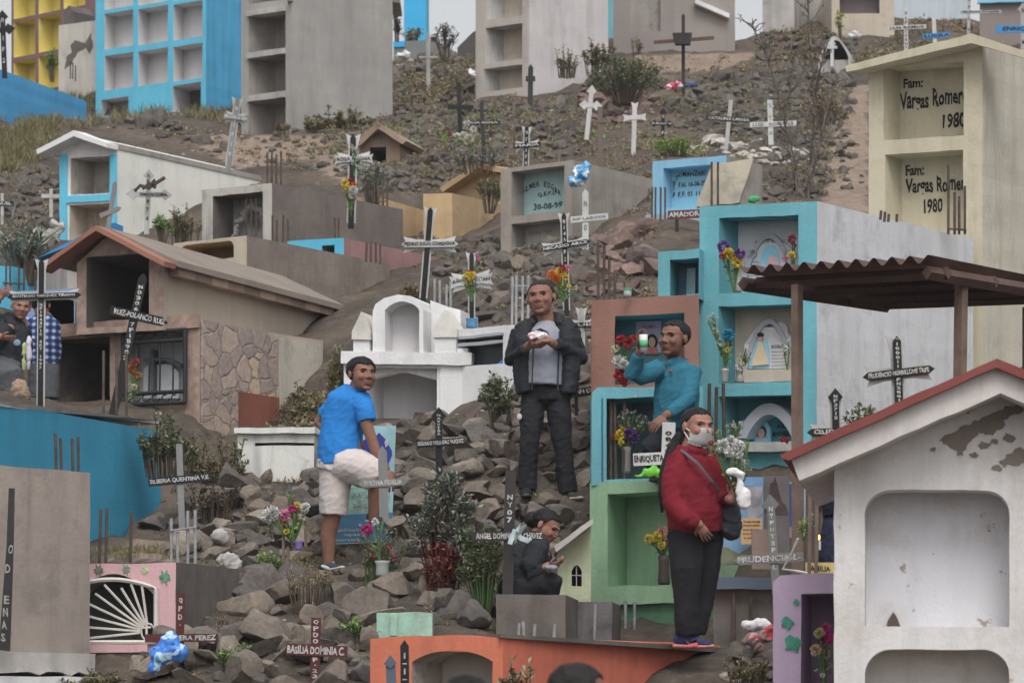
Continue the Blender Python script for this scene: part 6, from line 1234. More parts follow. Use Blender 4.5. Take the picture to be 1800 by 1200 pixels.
# bags and cloths
def crumple(label, cat, name, balls, Y, m, seed=0, fold=.012, fs=12, voxel=.012, group=None):
    bm = bmesh.new()
    for x, y, rx, ry, *d in balls: ball(bm, P(x, y, Y + (d[0] if d else 0)), (M2(rx, Y), M2(min(rx, ry) * .8, Y), M2(ry, Y)), 14, None, 10)
    bm = remesh(bm, voxel, 3, fold, fs, seed); return tag(obj(name, bm, m, None, True, loc=P(balls[0][0], balls[0][1] + balls[0][3], Y)), label, cat, group)
def printed(name, cols, scale=7):
    m = bpy.data.materials.new(name); m.use_nodes = True; n = m.node_tree.nodes; L = m.node_tree.links; b = n['Principled BSDF']; b.inputs['Roughness'].default_value = .35
    g = n.new('ShaderNodeNewGeometry'); t = n.new('ShaderNodeTexNoise'); t.inputs['Scale'].default_value = scale; t.inputs['Detail'].default_value = 3; L.new(g.outputs['Position'], t.inputs['Vector'])
    r = n.new('ShaderNodeValToRGB'); r.color_ramp.interpolation = 'CONSTANT'; e = r.color_ramp.elements
    while len(e) < len(cols): e.new(.5)
    for k, (el, c) in enumerate(zip(e, cols)): el.position = .3 + .42 * k / len(cols) if k else 0; el.color = C(*c)
    L.new(t.outputs['Fac'], r.inputs[0]); L.new(r.outputs[0], b.inputs['Base Color']); return m
crumple('blue printed plastic bag slumped against a rock by the fan grille', 'bag', 'plastic_bag', [(298, 1130, 20, 16), (284, 1150, 24, 18), (310, 1146, 20, 16), (272, 1172, 14, 12), (300, 1118, 10, 10)], 23.9, printed('blue_bag', [(30, 70, 150), (60, 130, 210), (50, 110, 200), (160, 190, 220), (70, 150, 220)], 9), 1)
crumple('pale blue and white bag hung on the mint panel tomb corner', 'bag', 'hanging_bag', [(1012, 318, 15, 10), (1022, 305, 14, 14), (1030, 296, 7, 9)], 43.2, printed('pale_blue_bag', [(60, 130, 180), (96, 165, 210), (200, 205, 210), (80, 150, 200)], 8), 2, .03)
crumple('lime green plastic bag knotted on the pale green tomb ledge', 'bag', 'plastic_bag', [(1142, 830, 14, 8), (1160, 832, 13, 9), (1125, 836, 14, 4), (1150, 824, 8, 6)], 27.05, plain('lime_plastic', (110, 220, 40), .4), 3)
crumple('white ribbed bundle lying by the foot of the broad plinth', 'bundle', 'white_bundle', [(1318, 1098, 16, 9), (1335, 1096, 16, 9), (1348, 1100, 10, 8)], 24.0, mat('bundle_white', (196, 194, 196)), 4, .012)
crumple('dull red and grey cloth heap under the white bundle', 'cloth', 'cloth_heap', [(1325, 1124, 18, 12), (1345, 1118, 18, 12), (1354, 1110, 12, 9), (1335, 1136, 12, 8)], 23.9, printed('red_grey_cloth', [(120, 104, 102), (150, 90, 90), (104, 92, 90), (160, 60, 64)], 6), 5, .025)
crumple('red and white cloth at the foot of the big dark timber cross', 'cloth', 'cloth_heap', [(1182, 152, 12, 6), (1192, 150, 8, 6), (1172, 155, 6, 4)], 54.3, printed('red_white_cloth', [(190, 60, 90), (220, 190, 200), (200, 50, 80)], 5), 6, .03)
crumple('navy cloth at the foot of the big dark timber cross', 'cloth', 'cloth_heap', [(1214, 150, 10, 4), (1222, 149, 5, 3)], 54.4, plain('navy_cloth', (60, 80, 120)), 7, .03)
crumple('white rubbish bag on the slope under the pale tower', 'bag', 'rubbish_bag', [(830, 128, 7, 6)], 58.5, WHITE, 8, .03); crumple('white rubbish on the rise behind the tall pale post cross', 'bag', 'rubbish_bag', [(706, 98, 9, 5), (716, 96, 6, 4)], 64, WHITE, 9, .04)
crumple('white rubbish on the domed grave', 'cloth', 'white_cloth', [(1500, 60, 10, 4), (1508, 64, 6, 4)], 55.3, WHITE, 10, .04)
crumple('pale stone lump beside the blue trimmed tomb', 'rock', 'pale_stone', [(96, 395, 8, 8), (90, 415, 14, 12), (104, 400, 8, 10)], 45, CEM_L, 11, .03); crumple('small green cloth on the turquoise tomb top', 'cloth', 'green_cloth', [(1328, 351, 10, 6)], 28.5, plain('green_cloth', (60, 150, 90)), 12, .02)
crumple('tan rounded stone beside the huddled persons', 'rock', 'tan_stone', [(35, 690, 16, 22)], 33.8, mat('tan_stone', (150, 128, 106), grime=.4), 13, .02); crumple('pale concrete lump among the rocks near the blue bag', 'rock', 'concrete_lump', [(400, 985, 20, 14), (412, 990, 12, 12)], 26.6, CEM_L, 14, .02)
crumple('bluish white stone under the name board cross', 'rock', 'pale_stone', [(388, 942, 16, 14)], 28.0, CEM_L, 15, .02)
# dome grave
YD = ground_hit(1475, 127).y - .3
r_ = thing('domed_grave', 'small weathered domed grave with a white cross in its mouth', 'grave', P(1480, 128, YD)); pl = facing(1480, 128, YD, -12)
arc = [(1440 + 76 * i / 16 * .72, 100 - 36 * math.sin(math.pi * i / 16)) for i in range(17)]; inn = [(1448 + 60 * i / 16 * .72, 100 - 29 * math.sin(math.pi * i / 16)) for i in range(16, -1, -1)]
board(pl, [(1437, 140)] + arc + [(1497, 140), (1490, 140)] + inn + [(1446, 140)], 0, 1.6, CEM_L, 'vault', r_); board(pl, [(1440, 142), (1496, 142), (1496, 104), (1440, 104)], .08, .3, CEM_L, 'lower_wall', r_); board(pl, [(1444, 110)] + inn[::-1] + [(1494, 110)], .6, .1, CEM_D, 'inner_back', r_)
board(pl, beam_poly((1463, 118), (1463, 70), 6, 'flat', 'spade'), -.03, .03, WHITEP, 'white_cross', r_); board(pl, beam_poly((1454, 84), (1472, 84), 5), -.035, .03, WHITEP, 'white_cross_arm', r_)
# cup, jars and pots
def pot(label, x, yt, yb, r1, Y, m, cap=None, cat='jar', name='jar'):
    r = thing(name, label, cat, P(x, yb, Y)); sub('jar_body', tube(bmesh.new(), [P(x, yb, Y), P(x, yb - 2, Y), P(x, yt, Y)], [M2(r1 * .9, Y), M2(r1, Y), M2(r1, Y)], 14), m, r, True)
    if cap: sub('lid', tube(bmesh.new(), [P(x, yt, Y), P(x, yt - 5, Y)], M2(r1 * 1.06, Y), 14), cap, r)
pot('glass jar with a green lid on the brown tiled tomb', 1103, 511, 521, 7, 28.6, BOTTLE, plain('green_lid', (70, 150, 100)))
pot('tin cup holder on the stake among the rocks', 500, 965, 978, 9, 27.35, TIN, cat='pot', name='tin_pot')
for x, yt, yb, Y in ((899, 482, 570, 32.5), (908, 480, 570, 32.5), (918, 482, 570, 32.6), (927, 482, 570, 32.6)):
    pass
r_ = thing('pipe_stand', 'row of four pale grey pipes standing behind the man in black', 'pipes', P(913, 572, 32.6))
for x, yt in ((901, 486), (908, 483), (919, 485), (929, 484)): sub('pipe', tube(bmesh.new(), [P(x - 1, 575, 32.6), P(x, yt, 32.6)], M2(2.4, 32.6), 8), ROD_GREY, r_)
sub('tie_bar', tube(bmesh.new(), [P(899, 502, 32.55), P(931, 502, 32.55)], M2(1, 32.6), 5), ROD_GREY, r_)
r_ = thing('pipe_stand', 'row of pale pipes on the white shrine back beside the slender cross', 'pipes', P(778, 545, 33.4))
for x, yt in ((764, 490), (773, 492), (785, 500), (792, 494)): sub('pipe', tube(bmesh.new(), [P(x, 550, 33.4), P(x, yt, 33.4)], M2(2.2, 33.4), 8), ROD_GREY, r_)
r_ = thing('rod_cluster', 'cluster of rusty rods rising above the brown tomb by the dry slope', 'rods', P(481, 325, 47))
for x, yt in ((470, 268), (478, 264), (486, 272), (494, 266)): sub('rod', tube(bmesh.new(), [P(x, 326, 47), P(x, yt, 47)], .013, 6), RUST, r_)
r_ = thing('rod_cluster', 'bare rods standing before the streaked cement block and deep blue wall', 'rods', P(190, 990, 26.5))
for x, yt in ((176, 895), (187, 893), (230, 900)): sub('rod', tube(bmesh.new(), [P(x - 1, 990, 26.5), P(x + 1, yt, 26.5)], .011, 6), RUST, r_)
r_ = thing('rod_cluster', 'four grey rods rising behind the pink fan grille tomb', 'rods', P(320, 990, 26.4))
for x, yt in ((301, 910), (312, 934), (330, 897), (343, 896)): sub('rod', tube(bmesh.new(), [P(x, 990, 26.4), P(x, yt, 26.4)], .012, 6), ROD_GREY, r_)
sub('tie_bar', tube(bmesh.new(), [P(300, 932, 26.38), P(344, 926, 26.38)], .008, 5), ROD_GREY, r_)
r_ = thing('stake_frame', 'low wooden stakes holding the bunch with the purple cup', 'stakes', P(502, 1000, 27.2))
for x, yt in ((498, 900), (506, 960), (537, 915)): sub('stake', tube(bmesh.new(), [P(x, 1002 if x < 530 else 960, 27.3), P(x, yt, 27.3)], .012, 5), TIMBER, r_)
# ------------------------------------------------------------ people
def skinmat(name, rgb, hair=(32, 28, 28)):
    base = mat(name, rgb, .5, var=.12, scale=14, bump=.2, bscale=170, k=1.02)
    n = base.node_tree.nodes; L = base.node_tree.links; b = n['Principled BSDF']; src = b.inputs['Base Color'].links[0].from_socket
    for at, c in (('flush', (rgb[0] * .98, rgb[1] * .78, rgb[2] * .76)), ('stubble_eye_shade', (rgb[0] * .62, rgb[1] * .62, rgb[2] * .66))):      # ruddy nose and cheeks; shaved jaw plus shade painted into the eye sockets
        a = n.new('ShaderNodeAttribute'); a.attribute_name = at; mx = n.new('ShaderNodeMix'); mx.data_type = 'RGBA'; L.new(a.outputs['Fac'], mx.inputs[0]); L.new(src, mx.inputs[6]); mx.inputs[7].default_value = C(*c, k=1.02); src = mx.outputs[2]
    L.new(src, b.inputs['Base Color']); b.inputs['Subsurface Weight'].default_value = .06; b.inputs['Subsurface Radius'].default_value = (.02, .008, .004)
    return [base, plain(name + '_eye', (30, 24, 22), .3), plain(name + '_lip', tuple(int(c * .8) for c in (rgb[0], rgb[1] * .82, rgb[2] * .86)), .5), plain(name + '_brow_crease', hair, .8), plain(name + '_eye_white', (150, 138, 130), .3)]
class Person:
    def __init__(s, label, Y, foot, skin, group='people among the graves'):
        s.Y = Y; s.root = thing('person', label, 'person', P(foot[0], foot[1], Y), group); s.b = bmesh.new(); s.fing = bmesh.new(); s.skin = skin; s.zones = []
    def p(s, x, y, d=0): return P(x, y, s.Y) + Vector((0, d, 0))
    def head(s, cx, cy, hpx, yaw=0, pitch=0, roll=0, d=0, neck=None, hair=None, hairm=None, long=False):
        """cx, cy: centre of the head in pixels; yaw > 0 turns to the picture's right"""
        Hh = M2(hpx, s.Y); m = Matrix.Rotation(R(yaw), 3, 'Z') @ Matrix.Rotation(R(-pitch), 3, 'X') @ Matrix.Rotation(R(roll), 3, 'Y'); s.male = not long
        c = s.p(cx, cy, d); b = s.b
        def T(x, f, z): return c + m @ Vector((x * 1.1, -f, z)) * Hh
        def E(x, f, z, rx, rf, rz, bm=b): ball(bm, T(x, f, z), (rx * 1.1 * Hh, rf * Hh, rz * Hh), 18, m, 12)
        E(0, -.07, .15, .335, .42, .34); E(0, .12, -.08, .3, .28, .36); E(0, .11, -.27, .255, .24, .2); E(0, .27, -.4, .12, .09, .075)
        E(0, .33, .115, .22, .07, .045)
        for q in (-1, 1): E(q * .16, .28, -.1, .1, .1, .1); E(q * .35, -.03, -.0, .035, .085, .13); E(q * .045, .4, -.115, .05, .045, .035)
        tube(b, [T(0, .36, .1), T(0, .4, -.02), T(0, .445, -.1), T(0, .38, -.15)], [.035 * Hh, .042 * Hh, .055 * Hh, .03 * Hh], 8); E(0, .35, -.235, .11, .05, .022); E(0, .345, -.285, .1, .05, .026)
        if neck: tube(b, [T(0, -.1, -.2), s.p(*neck)], [(.24 * Hh, .25 * Hh), (.28 * Hh, .26 * Hh)], 14, side=m @ Vector((1, 0, 0)), cap='round')
        zs = [(T(q * .135, .35, .045), m, (.055, .1, .016), 4) for q in (-1, 1)] + [(T(q * .135, .35, .046), m, (.046, .11, .022), 1) for q in (-1, 1)]
        zs += [(T(q * .14, .37, .125), m, (.088, .1, .017 if s.male else .012), 3) for q in (-1, 1)] + [(T(0, .4, -.262), m, (.11, .1, .009), 3), (T(0, .4, -.268), m, (.1, .1, .03), 2)]  # brow colour also paints the shaded crease between the lips
        s.zones += [(p_, mm.transposed(), tuple(r_ * Hh for r_ in rr), k) for p_, mm, rr, k in zs]
        s.T = T; s.Hh = Hh; s.hm = m; s.hc = c
        if hair:
            bm = bmesh.new(); bmesh.ops.create_icosphere(bm, subdivisions=5, radius=1)
            for v in bm.verts:
                x, f, z = v.co.x, v.co.y, v.co.z          # f: + towards the face
                hl = hair.get('front', .3) if f > .45 else (hair.get('side', -.02) if f > -.15 else hair.get('back', -.3))
                if .2 < f <= .62: hl = hair.get('side', 0) + (hair.get('front', .3) - hair.get('side', 0)) * (f - .2) / .42
                q = Vector((x * .36, f * .448 - .075, z * .365 + .155))
                if q.z < hl + .05 * noise.noise(v.co * 5) + .03 * noise.noise(v.co * 17): q = Vector((x * .2, f * .24 - .07, q.z * .4 + .05))
                else: q *= hair.get('vol', 1.0) + .04 * noise.noise(v.co * 3.2) + .035 * noise.noise(Vector((x * 24, f * 4, z * 8)))
                v.co = c + m @ Vector((q.x * 1.1, -q.y, q.z)) * Hh
            sub('hair', bm, hairm, s.root, True)
    def limb(s, pts, rads, **k):
        tube(s.b, [s.p(*q) for q in pts], rads, 14, cap='round', **k)
    def hand(s, w_, dirn, nrm, size=.185, curl=25, thumb=1, spread=1.0, side=None):
        """w_: wrist (world); dirn: towards the fingertips; nrm: out of the palm; curl per joint in degrees"""
        k = size / .185; d = Vector(dirn).normalized(); n = Vector(nrm); n = (n - n.dot(d) * d).normalized(); sd = d.cross(n)
        m = Matrix((sd, d, n)).transposed()
        ball(s.b, w_ + d * .05 * k, (.041 * k, .055 * k, .017 * k), 14, m, 10)
        for i, (o, L, r) in enumerate(((-.031, .062, .0072), (-.0105, .074, .0082), (.0105, .08, .0085), (.031, .071, .0082))):
            b0 = w_ + d * (.088 - abs(o) * .25) * k + sd * o * k * thumb * -1; ax = sd; a = 0; pts = [b0 - d * .03 * k, b0]; q = b0; fd = (d + sd * o * -thumb * 5 * spread * .6).normalized()
            for j in range(3):
                a += curl * (.7 + .2 * i) if j else curl * .5 * (.8 + .15 * i)
                dd = fd * math.cos(R(a)) + n * math.sin(R(a)); q = q + dd * L * k * (.45, .32, .23)[j]; pts.append(q)
            tube(s.fing, pts, [r * k * 1.05, r * k * 1.05, r * k, r * k * .92, r * k * .75], 8, cap='round')
        b0 = w_ + d * .025 * k + sd * .03 * k * thumb * 1; td = (d * .62 + sd * .7 * thumb + n * .35).normalized(); t2 = (d * .85 + sd * .25 * thumb + n * .4).normalized()
        tube(s.fing, [w_ + d * .015 * k, b0, b0 + td * .034 * k, b0 + td * .034 * k + t2 * .03 * k], [.012 * k, .0115 * k, .0098 * k, .0075 * k], 8, cap='round')
    def done(s, voxel=.0065):
        bm = remesh(s.b, voxel, 3); me = bpy.data.meshes.new('f'); fl = bm.verts.layers.float.new('flush'); st = bm.verts.layers.float.new('stubble_eye_shade'); im = s.hm.transposed()
        for v in bm.verts:                              # carve eye sockets, mouth corners and folds; tint cheeks and jaw, paint shade in the sockets
            q = im @ (v.co - s.hc) / s.Hh; x, f, z = q.x / 1.1, -q.y, q.z
            if f < .1 or abs(z) > .6: continue
            g = lambda cx, cz, rx, rz: math.exp(-((abs(x) - cx) / rx) ** 2 - ((z - cz) / rz) ** 2)
            dep = .055 * g(.135, .055, .075, .05) + .022 * g(.15, -.2, .03, .09) + .02 * g(0, -.262, .12, .014) + .018 * g(0, -.345, .09, .03) - .014 * g(.13, .13, .1, .025)
            v.co += s.hm @ Vector((0, dep * s.Hh, 0))
            v[fl] = .35 * min(1, .8 * g(.17, -.1, .08, .08) + .9 * g(0, -.1, .07, .07)); v[st] = (.25 if s.male else 0) * min(1, g(.1, -.36, .2, .1) + .5 * g(0, -.2, .1, .03)) + .25 * g(.135, .03, .09, .05)
        me.name = 'f'; s.fing.to_mesh(me); s.fing.free(); bm.from_mesh(me); bpy.data.meshes.remove(me)
        for f in bm.faces:
            c = f.calc_center_median()
            for z, mt, rr, k in s.zones:
                q = mt @ (c - z)
                if (q.x / rr[0]) ** 2 + (q.y / rr[1]) ** 2 + (q.z / rr[2]) ** 2 < 1: f.material_index = k
        return sub('body', bm, s.skin, s.root, True)
    def cloth(s, name, tubes, m, voxel=.009, fold=.007, fs=9, smooth=4, balls=(), seed=0):
        bm = bmesh.new()
        for pts, rads, *k in tubes: tube(bm, [s.p(*q) for q in pts], rads, 18, side=k[0] if k else (1, 0, 0), cap=True if len(k) < 2 else k[1])
        for c, r in balls: ball(bm, s.p(*c), r, 16, None, 12)
        return sub(name, remesh(bm, voxel, smooth, fold * .7, fs, seed), m, s.root, True)
    def shoe(s, heel, toe, m, msole, h=.085, w_=.045):
        a, b = s.p(*heel), s.p(*toe); d = (b - a); L = d.length; d.normalize(); bm = bmesh.new(); u = Vector((0, 0, 1)); sd = d.cross(u).normalized()
        tube(bm, [a + u * h * .55, a + d * L * .25 + u * h * .55, a + d * L * .6 + u * h * .36, a + d * L * .92 + u * h * .24], [(w_ * .75, h * .48), (w_ * .85, h * .5), (w_, h * .34), (w_ * .7, h * .2)], 14, side=sd, cap='round')
        bm = remesh(bm, .007, 3); o = sub('shoe', bm, m, s.root, True)
        bm = bmesh.new(); tube(bm, [a - d * .02 + u * .012, a + d * L * .3 + u * .012, a + d * L * .65 + u * .012, a + d * L * 1.02 + u * .018], [(w_ * .8, .016), (w_ * .9, .016), (w_ * 1.05, .016), (w_ * .6, .012)], 12, side=sd, cap='round')
        sub('sole', bm, msole, o, True); return o
SK1 = skinmat('brown_skin', (148, 106, 88)); SK2 = skinmat('tan_skin', (158, 112, 94)); SK3 = skinmat('deep_tan_skin', (138, 99, 82)); SK4 = skinmat('warm_skin', (162, 117, 100))
HAIR = mat('black_hair', (32, 30, 30), .45, var=.35, scale=30, bump=.5, bscale=90, k=1); HAIR_G = mat('greying_hair', (46, 42, 41), .6, var=.35, scale=40, bump=.4, bscale=120, k=1)
DENIM = mat('black_cloth', (38, 38, 41), .9, var=.2, scale=8, bump=.2, bscale=150); JACK = mat('black_jacket', (40, 43, 48), .75, var=.2, scale=8, bump=.2, bscale=120)
SH_GREY = mat('grey_shirt', (134, 134, 146), .9, var=.08, scale=8, bump=.15, bscale=150); SH_BLUE = mat('blue_tshirt', (22, 116, 190), .9, var=.07, scale=6, bump=.15, bscale=150)
SHORTS = mat('pale_shorts', (184, 174, 170), .9, var=.06, scale=6, bump=.15, bscale=150); TEALS = mat('teal_shirt', (34, 104, 126), .85, var=.1, scale=6, bump=.15, bscale=150)
REDJ = mat('maroon_fleece', (112, 22, 36), .95, var=.14, scale=9, bump=.35, bscale=110); MASKM = plain('white_mask', (222, 222, 228), .8); SOLE = plain('pale_sole', (176, 172, 166)); SOLE_D = plain('dark_sole', (70, 70, 70))
# --- man in black jacket, standing on the bank
p = Person('man in open black jacket over grey shirt holding a crumpled pack', 28.8, (965, 876), SK1)
p.head(951, 525, 64, -14, 4, -5, 0, (961, 574, .04), {'front': .36, 'side': .06, 'back': -.24, 'vol': .97}, HAIR_G)
p.limb([(961, 590, .02), (960, 640, .02), (960, 690, .02)], [(.15, .1), (.15, .11), (.15, .11)])
p.limb([(916, 588, .02), (905, 632, .04), (930, 612, -.24)], [.05, .042, .034]); p.limb([(1002, 588, .02), (1014, 630, .02), (966, 606, -.27)], [.05, .042, .034])
p.limb([(940, 700, .02), (932, 775, -.02), (929, 852, .02)], [.075, .055, .045]); p.limb([(980, 700, .02), (988, 775, 0), (999, 862, 0)], [.075, .055, .045])
p.hand(p.p(926, 612, -.25), (.75, -.3, -.05), (.3, .3, .85), .19, 22, 1); p.hand(p.p(968, 604, -.28), (-.9, -.2, .0), (-.1, .4, -.8), .18, 34, -1); p.done()
p.cloth('shirt', [([(961, 567, .02), (960, 585, 0), (958, 630, -.03), (956, 676, -.02)], [(.07, .07), (.14, .105), (.155, .15), (.16, .15)])], SH_GREY, fold=.006)
p.cloth('jacket', [([(925, 572, .02), (921, 600, .0), (920, 650, .0), (926, 690, 0)], [(.07, .09), (.085, .125), (.08, .13), (.08, .13)], (1, 0, 0)), ([(993, 572, .02), (998, 600, .0), (1000, 650, .0), (996, 692, 0)], [(.075, .09), (.09, .125), (.09, .13), (.085, .13)]),
    ([(960, 572, .1), (960, 640, .1), (960, 690, .1)], [(.17, .06), (.18, .07), (.17, .07)]), ([(914, 582, .02), (899, 632, .03), (922, 616, -.2)], [.068, .062, .046], (0, 1, 0)), ([(1004, 582, .02), (1020, 628, .02), (978, 609, -.24)], [.072, .066, .046], (0, 1, 0)),
    ([(934, 572, -.05), (939, 560, .03), (955, 554, .09), (970, 553, .09), (982, 556, .02), (984, 572, -.06)], [.03, .035, .035, .035, .035, .03], (0, 1, 0)), ([(940, 566, .05), (912, 584, .02)], [.05, .07], (0, 1, 0)), ([(978, 562, .05), (1006, 584, .02)], [.055, .075], (0, 1, 0))], JACK, fold=.010, fs=11)
for x0, x1 in ((938, 935), (983, 980)): sub('zip_edge', tube(bmesh.new(), [p.p(x0, 585, -.135), p.p((x0 + x1) / 2, 640, -.15), p.p(x1, 688, -.14)], .006, 6), mat('zip_grey', (58, 60, 65)), p.root)
p.cloth('trousers', [([(960, 676, 0), (960, 700, .02)], [(.165, .125), (.18, .13)]), ([(940, 692, .02), (934, 735, -.01), (931, 775, -.03), (928, 830, .01), (928, 858, .02)], [.102, .092, .075, .07, .074]), ([(979, 692, .02), (984, 735, 0), (988, 775, 0), (995, 835, .0), (999, 866, 0)], [.102, .092, .077, .07, .074])], DENIM, fold=.011, fs=10)
p.shoe((926, 872, .06), (925, 876, -.18), DENIM, SOLE_D); p.shoe((992, 878, .05), (1020, 880, -.14), mat('dark_sneaker', (66, 62, 62)), SOLE)
bm = bmesh.new(); pl = facing(945, 600, 28.8 - .30); ball(bm, p.p(946, 597, -.27), (.075, .04, .04), 14, None, 10); bm2 = remesh(bm, .008, 1, .014, 20, 3); tag(obj('paper_pack', bm2, printed('white_red_pack', [(200, 196, 200), (190, 186, 190), (190, 110, 120), (206, 204, 206)], 16), None, True, loc=p.p(946, 600, -.27)), 'crumpled white and red pack held by the man in black jacket', 'pack')
bm = bmesh.new(); prism(bm, [pl.hit(*q) + Vector((0, .105, 0)) for q in ((943, 577), (950, 574), (962, 580), (966, 585), (955, 585))], Vector((0, .01, 0)))
o = sub('shirt_print', recalc(bm), DENIM, p.root); disc_b = bmesh.new(); ball(disc_b, p.p(913, 734, -.1), (.02, .008, .025), 12, None, 8); sub('trouser_badge', disc_b, plain('pink_badge', (190, 170, 176)), p.root)
# --- man in blue t-shirt, one foot up
p = Person('man in bright blue t-shirt and pale shorts stepping up and looking back', 28.0, (585, 1008), SK1)
p.head(637, 660, 62, 32, 2, 2, -.05, (622, 694, .03), {'front': .27, 'side': -.04, 'back': -.3, 'vol': 1.04}, HAIR)
p.limb([(616, 704, .02), (604, 750, .02), (606, 812, .02)], [(.15, .1), (.14, .1), (.15, .11)])
p.limb([(642, 712, -.06), (644, 745, -.1), (662, 795, -.1), (680, 826, -.08)], [.055, .048, .04, .03]); p.limb([(578, 712, .16), (558, 740, .2), (574, 756, .16)], [.05, .042, .035])
p.limb([(592, 820, .04), (586, 900, .03), (576, 940, .06), (577, 990, .08)], [.095, .068, .062, .04]); p.limb([(625, 815, -.06), (655, 835, -.12), (660, 860, -.06), (657, 915, .02)], [.095, .07, .055, .042])
p.hand(p.p(681, 827, -.09), (.25, -.05, -.95), (-.3, .9, 0), .2, 24, 1); p.done()
p.cloth('tshirt', [([(625, 680, .02), (622, 690, .02), (613, 706, .02), (602, 745, .03), (597, 785, .02), (600, 815, .02)], [(.085, .085), (.12, .1), (.168, .125), (.165, .125), (.17, .135), (.18, .14)]), ([(632, 702, -.02), (642, 722, -.08), (646, 743, -.1)], [.09, .075, .072], (0, 1, 0)), ([(600, 702, .08), (580, 715, .16), (568, 730, .18)], [.08, .072, .068], (0, 1, 0))], SH_BLUE, fold=.008, fs=8)
p.cloth('shorts', [([(598, 803, .02), (596, 825, .03)], [(.165, .125), (.18, .14)]), ([(592, 820, .04), (588, 860, .03), (585, 905, .03)], [.135, .115, .105]), ([(600, 815, .0), (630, 822, -.06), (655, 834, -.09), (666, 842, -.09)], [.14, .14, .13, .118], (0, 1, 0))], SHORTS, fold=.008, fs=9)
p.cloth('sock', [([(577, 982, .08), (578, 998, .08)], [.042, .044])], plain('lilac_sock', (186, 180, 200)), fold=.002, voxel=.007)
SNK = mat('black_white_sneaker', (60, 64, 68), var=.1); p.shoe((566, 1006, .12), (602, 1001, -.04), SNK, SOLE); bm = bmesh.new(); tube(bm, [p.p(566, 994, .05), p.p(576, 998, .02), p.p(586, 1000, -.0)], [.012, .016, .012], 8, cap='round'); sub('shoe_stripe', bm, WHITEP, p.root)
p.shoe((650, 918, .05), (676, 920, -.05), SNK, SOLE)
# --- man in teal shirt with a cup
p = Person('man in teal long sleeved shirt holding a small cup by the tiled niche', 27.15, (1180, 985), SK3)
p.head(1184, 597, 65, -40, 2, 3, -.05, (1187, 638, .03), {'front': .34, 'side': .04, 'back': -.24}, HAIR)
p.limb([(1187, 650, .03), (1190, 700, .03), (1185, 770, .03)], [(.15, .11), (.15, .12), (.14, .11)])
p.limb([(1158, 652, -.08), (1112, 664, -.12), (1123, 622, -.22)], [.05, .043, .034]); p.limb([(1218, 655, -.02), (1205, 710, -.14), (1168, 735, -.26)], [.055, .046, .034])
p.limb([(1178, 768, .03), (1146, 784, -.02), (1156, 834, .3)], [.085, .06, .045]); p.limb([(1200, 770, .05), (1208, 890, .0), (1208, 1018, .2)], [.085, .06, .045])
p.hand(p.p(1122, 618, -.23), (-.05, -.1, .9), (.8, -.35, 0), .18, 30, -1); p.hand(p.p(1166, 736, -.27), (-.6, -.2, -.55), (-.2, .5, -.8), .19, 22, 1); p.done()
p.cloth('shirt', [([(1186, 636, .03), (1188, 650, .02), (1190, 690, .02), (1188, 730, .03), (1186, 750, .04)], [(.075, .08), (.15, .12), (.17, .14), (.165, .14), (.16, .14)]), ([(1160, 648, -.06), (1122, 664, -.11), (1111, 662, -.13), (1121, 628, -.21)], [.078, .068, .066, .046], (0, 1, 0)), ([(1214, 650, -.0), (1207, 708, -.13), (1172, 732, -.245)], [.085, .065, .044], (0, 1, 0)), ([(1164, 646, -.05), (1176, 640, -.07), (1190, 634, -.04), (1204, 634, .04), (1208, 640, .1)], [.035, .034, .034, .034, .03], (0, 1, 0))], TEALS, fold=.008, fs=9)
p.cloth('trousers', [([(1186, 745, .04), (1186, 770, .04)], [(.155, .13), (.165, .14)]), ([(1182, 765, .03), (1146, 784, -.02), (1154, 828, .28)], [.1, .08, .065], (0, 1, 0)), ([(1202, 765, .05), (1208, 890, .0), (1208, 1012, .2)], [.1, .08, .07])], mat('navy_trousers', (34, 37, 46), .9, var=.2), fold=.008)
p.shoe((1158, 843, .34), (1150, 844, .16), DENIM, SOLE_D); p.shoe((1208, 1028, .26), (1206, 1029, .08), DENIM, SOLE_D)
bm = bmesh.new(); ball(bm, p.p(1178, 655, -.125), (.013, .01, .013), 10, None, 8); sub('shirt_badge', bm, plain('red_badge', (150, 60, 60)), p.root)
# --- woman in red fleece with mask
p = Person('woman in dark red fleece with white face mask looking over her shoulder', 23.7, (1216, 1138), SK4)
p.head(1227, 752, 72, 30, -2, 2, 0, (1212, 800, .03), {'front': .33, 'side': .06, 'back': -.34, 'vol': .97}, HAIR, True)
p.limb([(1212, 815, .03), (1215, 870, .02), (1218, 930, .02)], [(.14, .1), (.14, .12), (.15, .13)])
p.limb([(1190, 810, -.01), (1182, 886, -.13), (1225, 924, -.2)], [.05, .042, .034]); p.limb([(1250, 810, 0), (1272, 870, -.04), (1283, 880, -.16)], [.05, .042, .034])
p.limb([(1206, 930, .0), (1206, 1010, -.03), (1209, 1110, .0)], [.09, .06, .045]); p.limb([(1240, 930, .08), (1240, 1000, .11), (1234, 1060, .12), (1222, 1110, .12)], [.085, .06, .055, .045])
p.hand(p.p(1225, 924, -.2), (.5, .25, -.75), (.2, .9, 0), .16, 20, -1); p.hand(p.p(1283, 878, -.16), (.3, -.3, .8), (-.5, -.6, .2), .165, 48, -1); p.done()
bm = bmesh.new(); gr = []
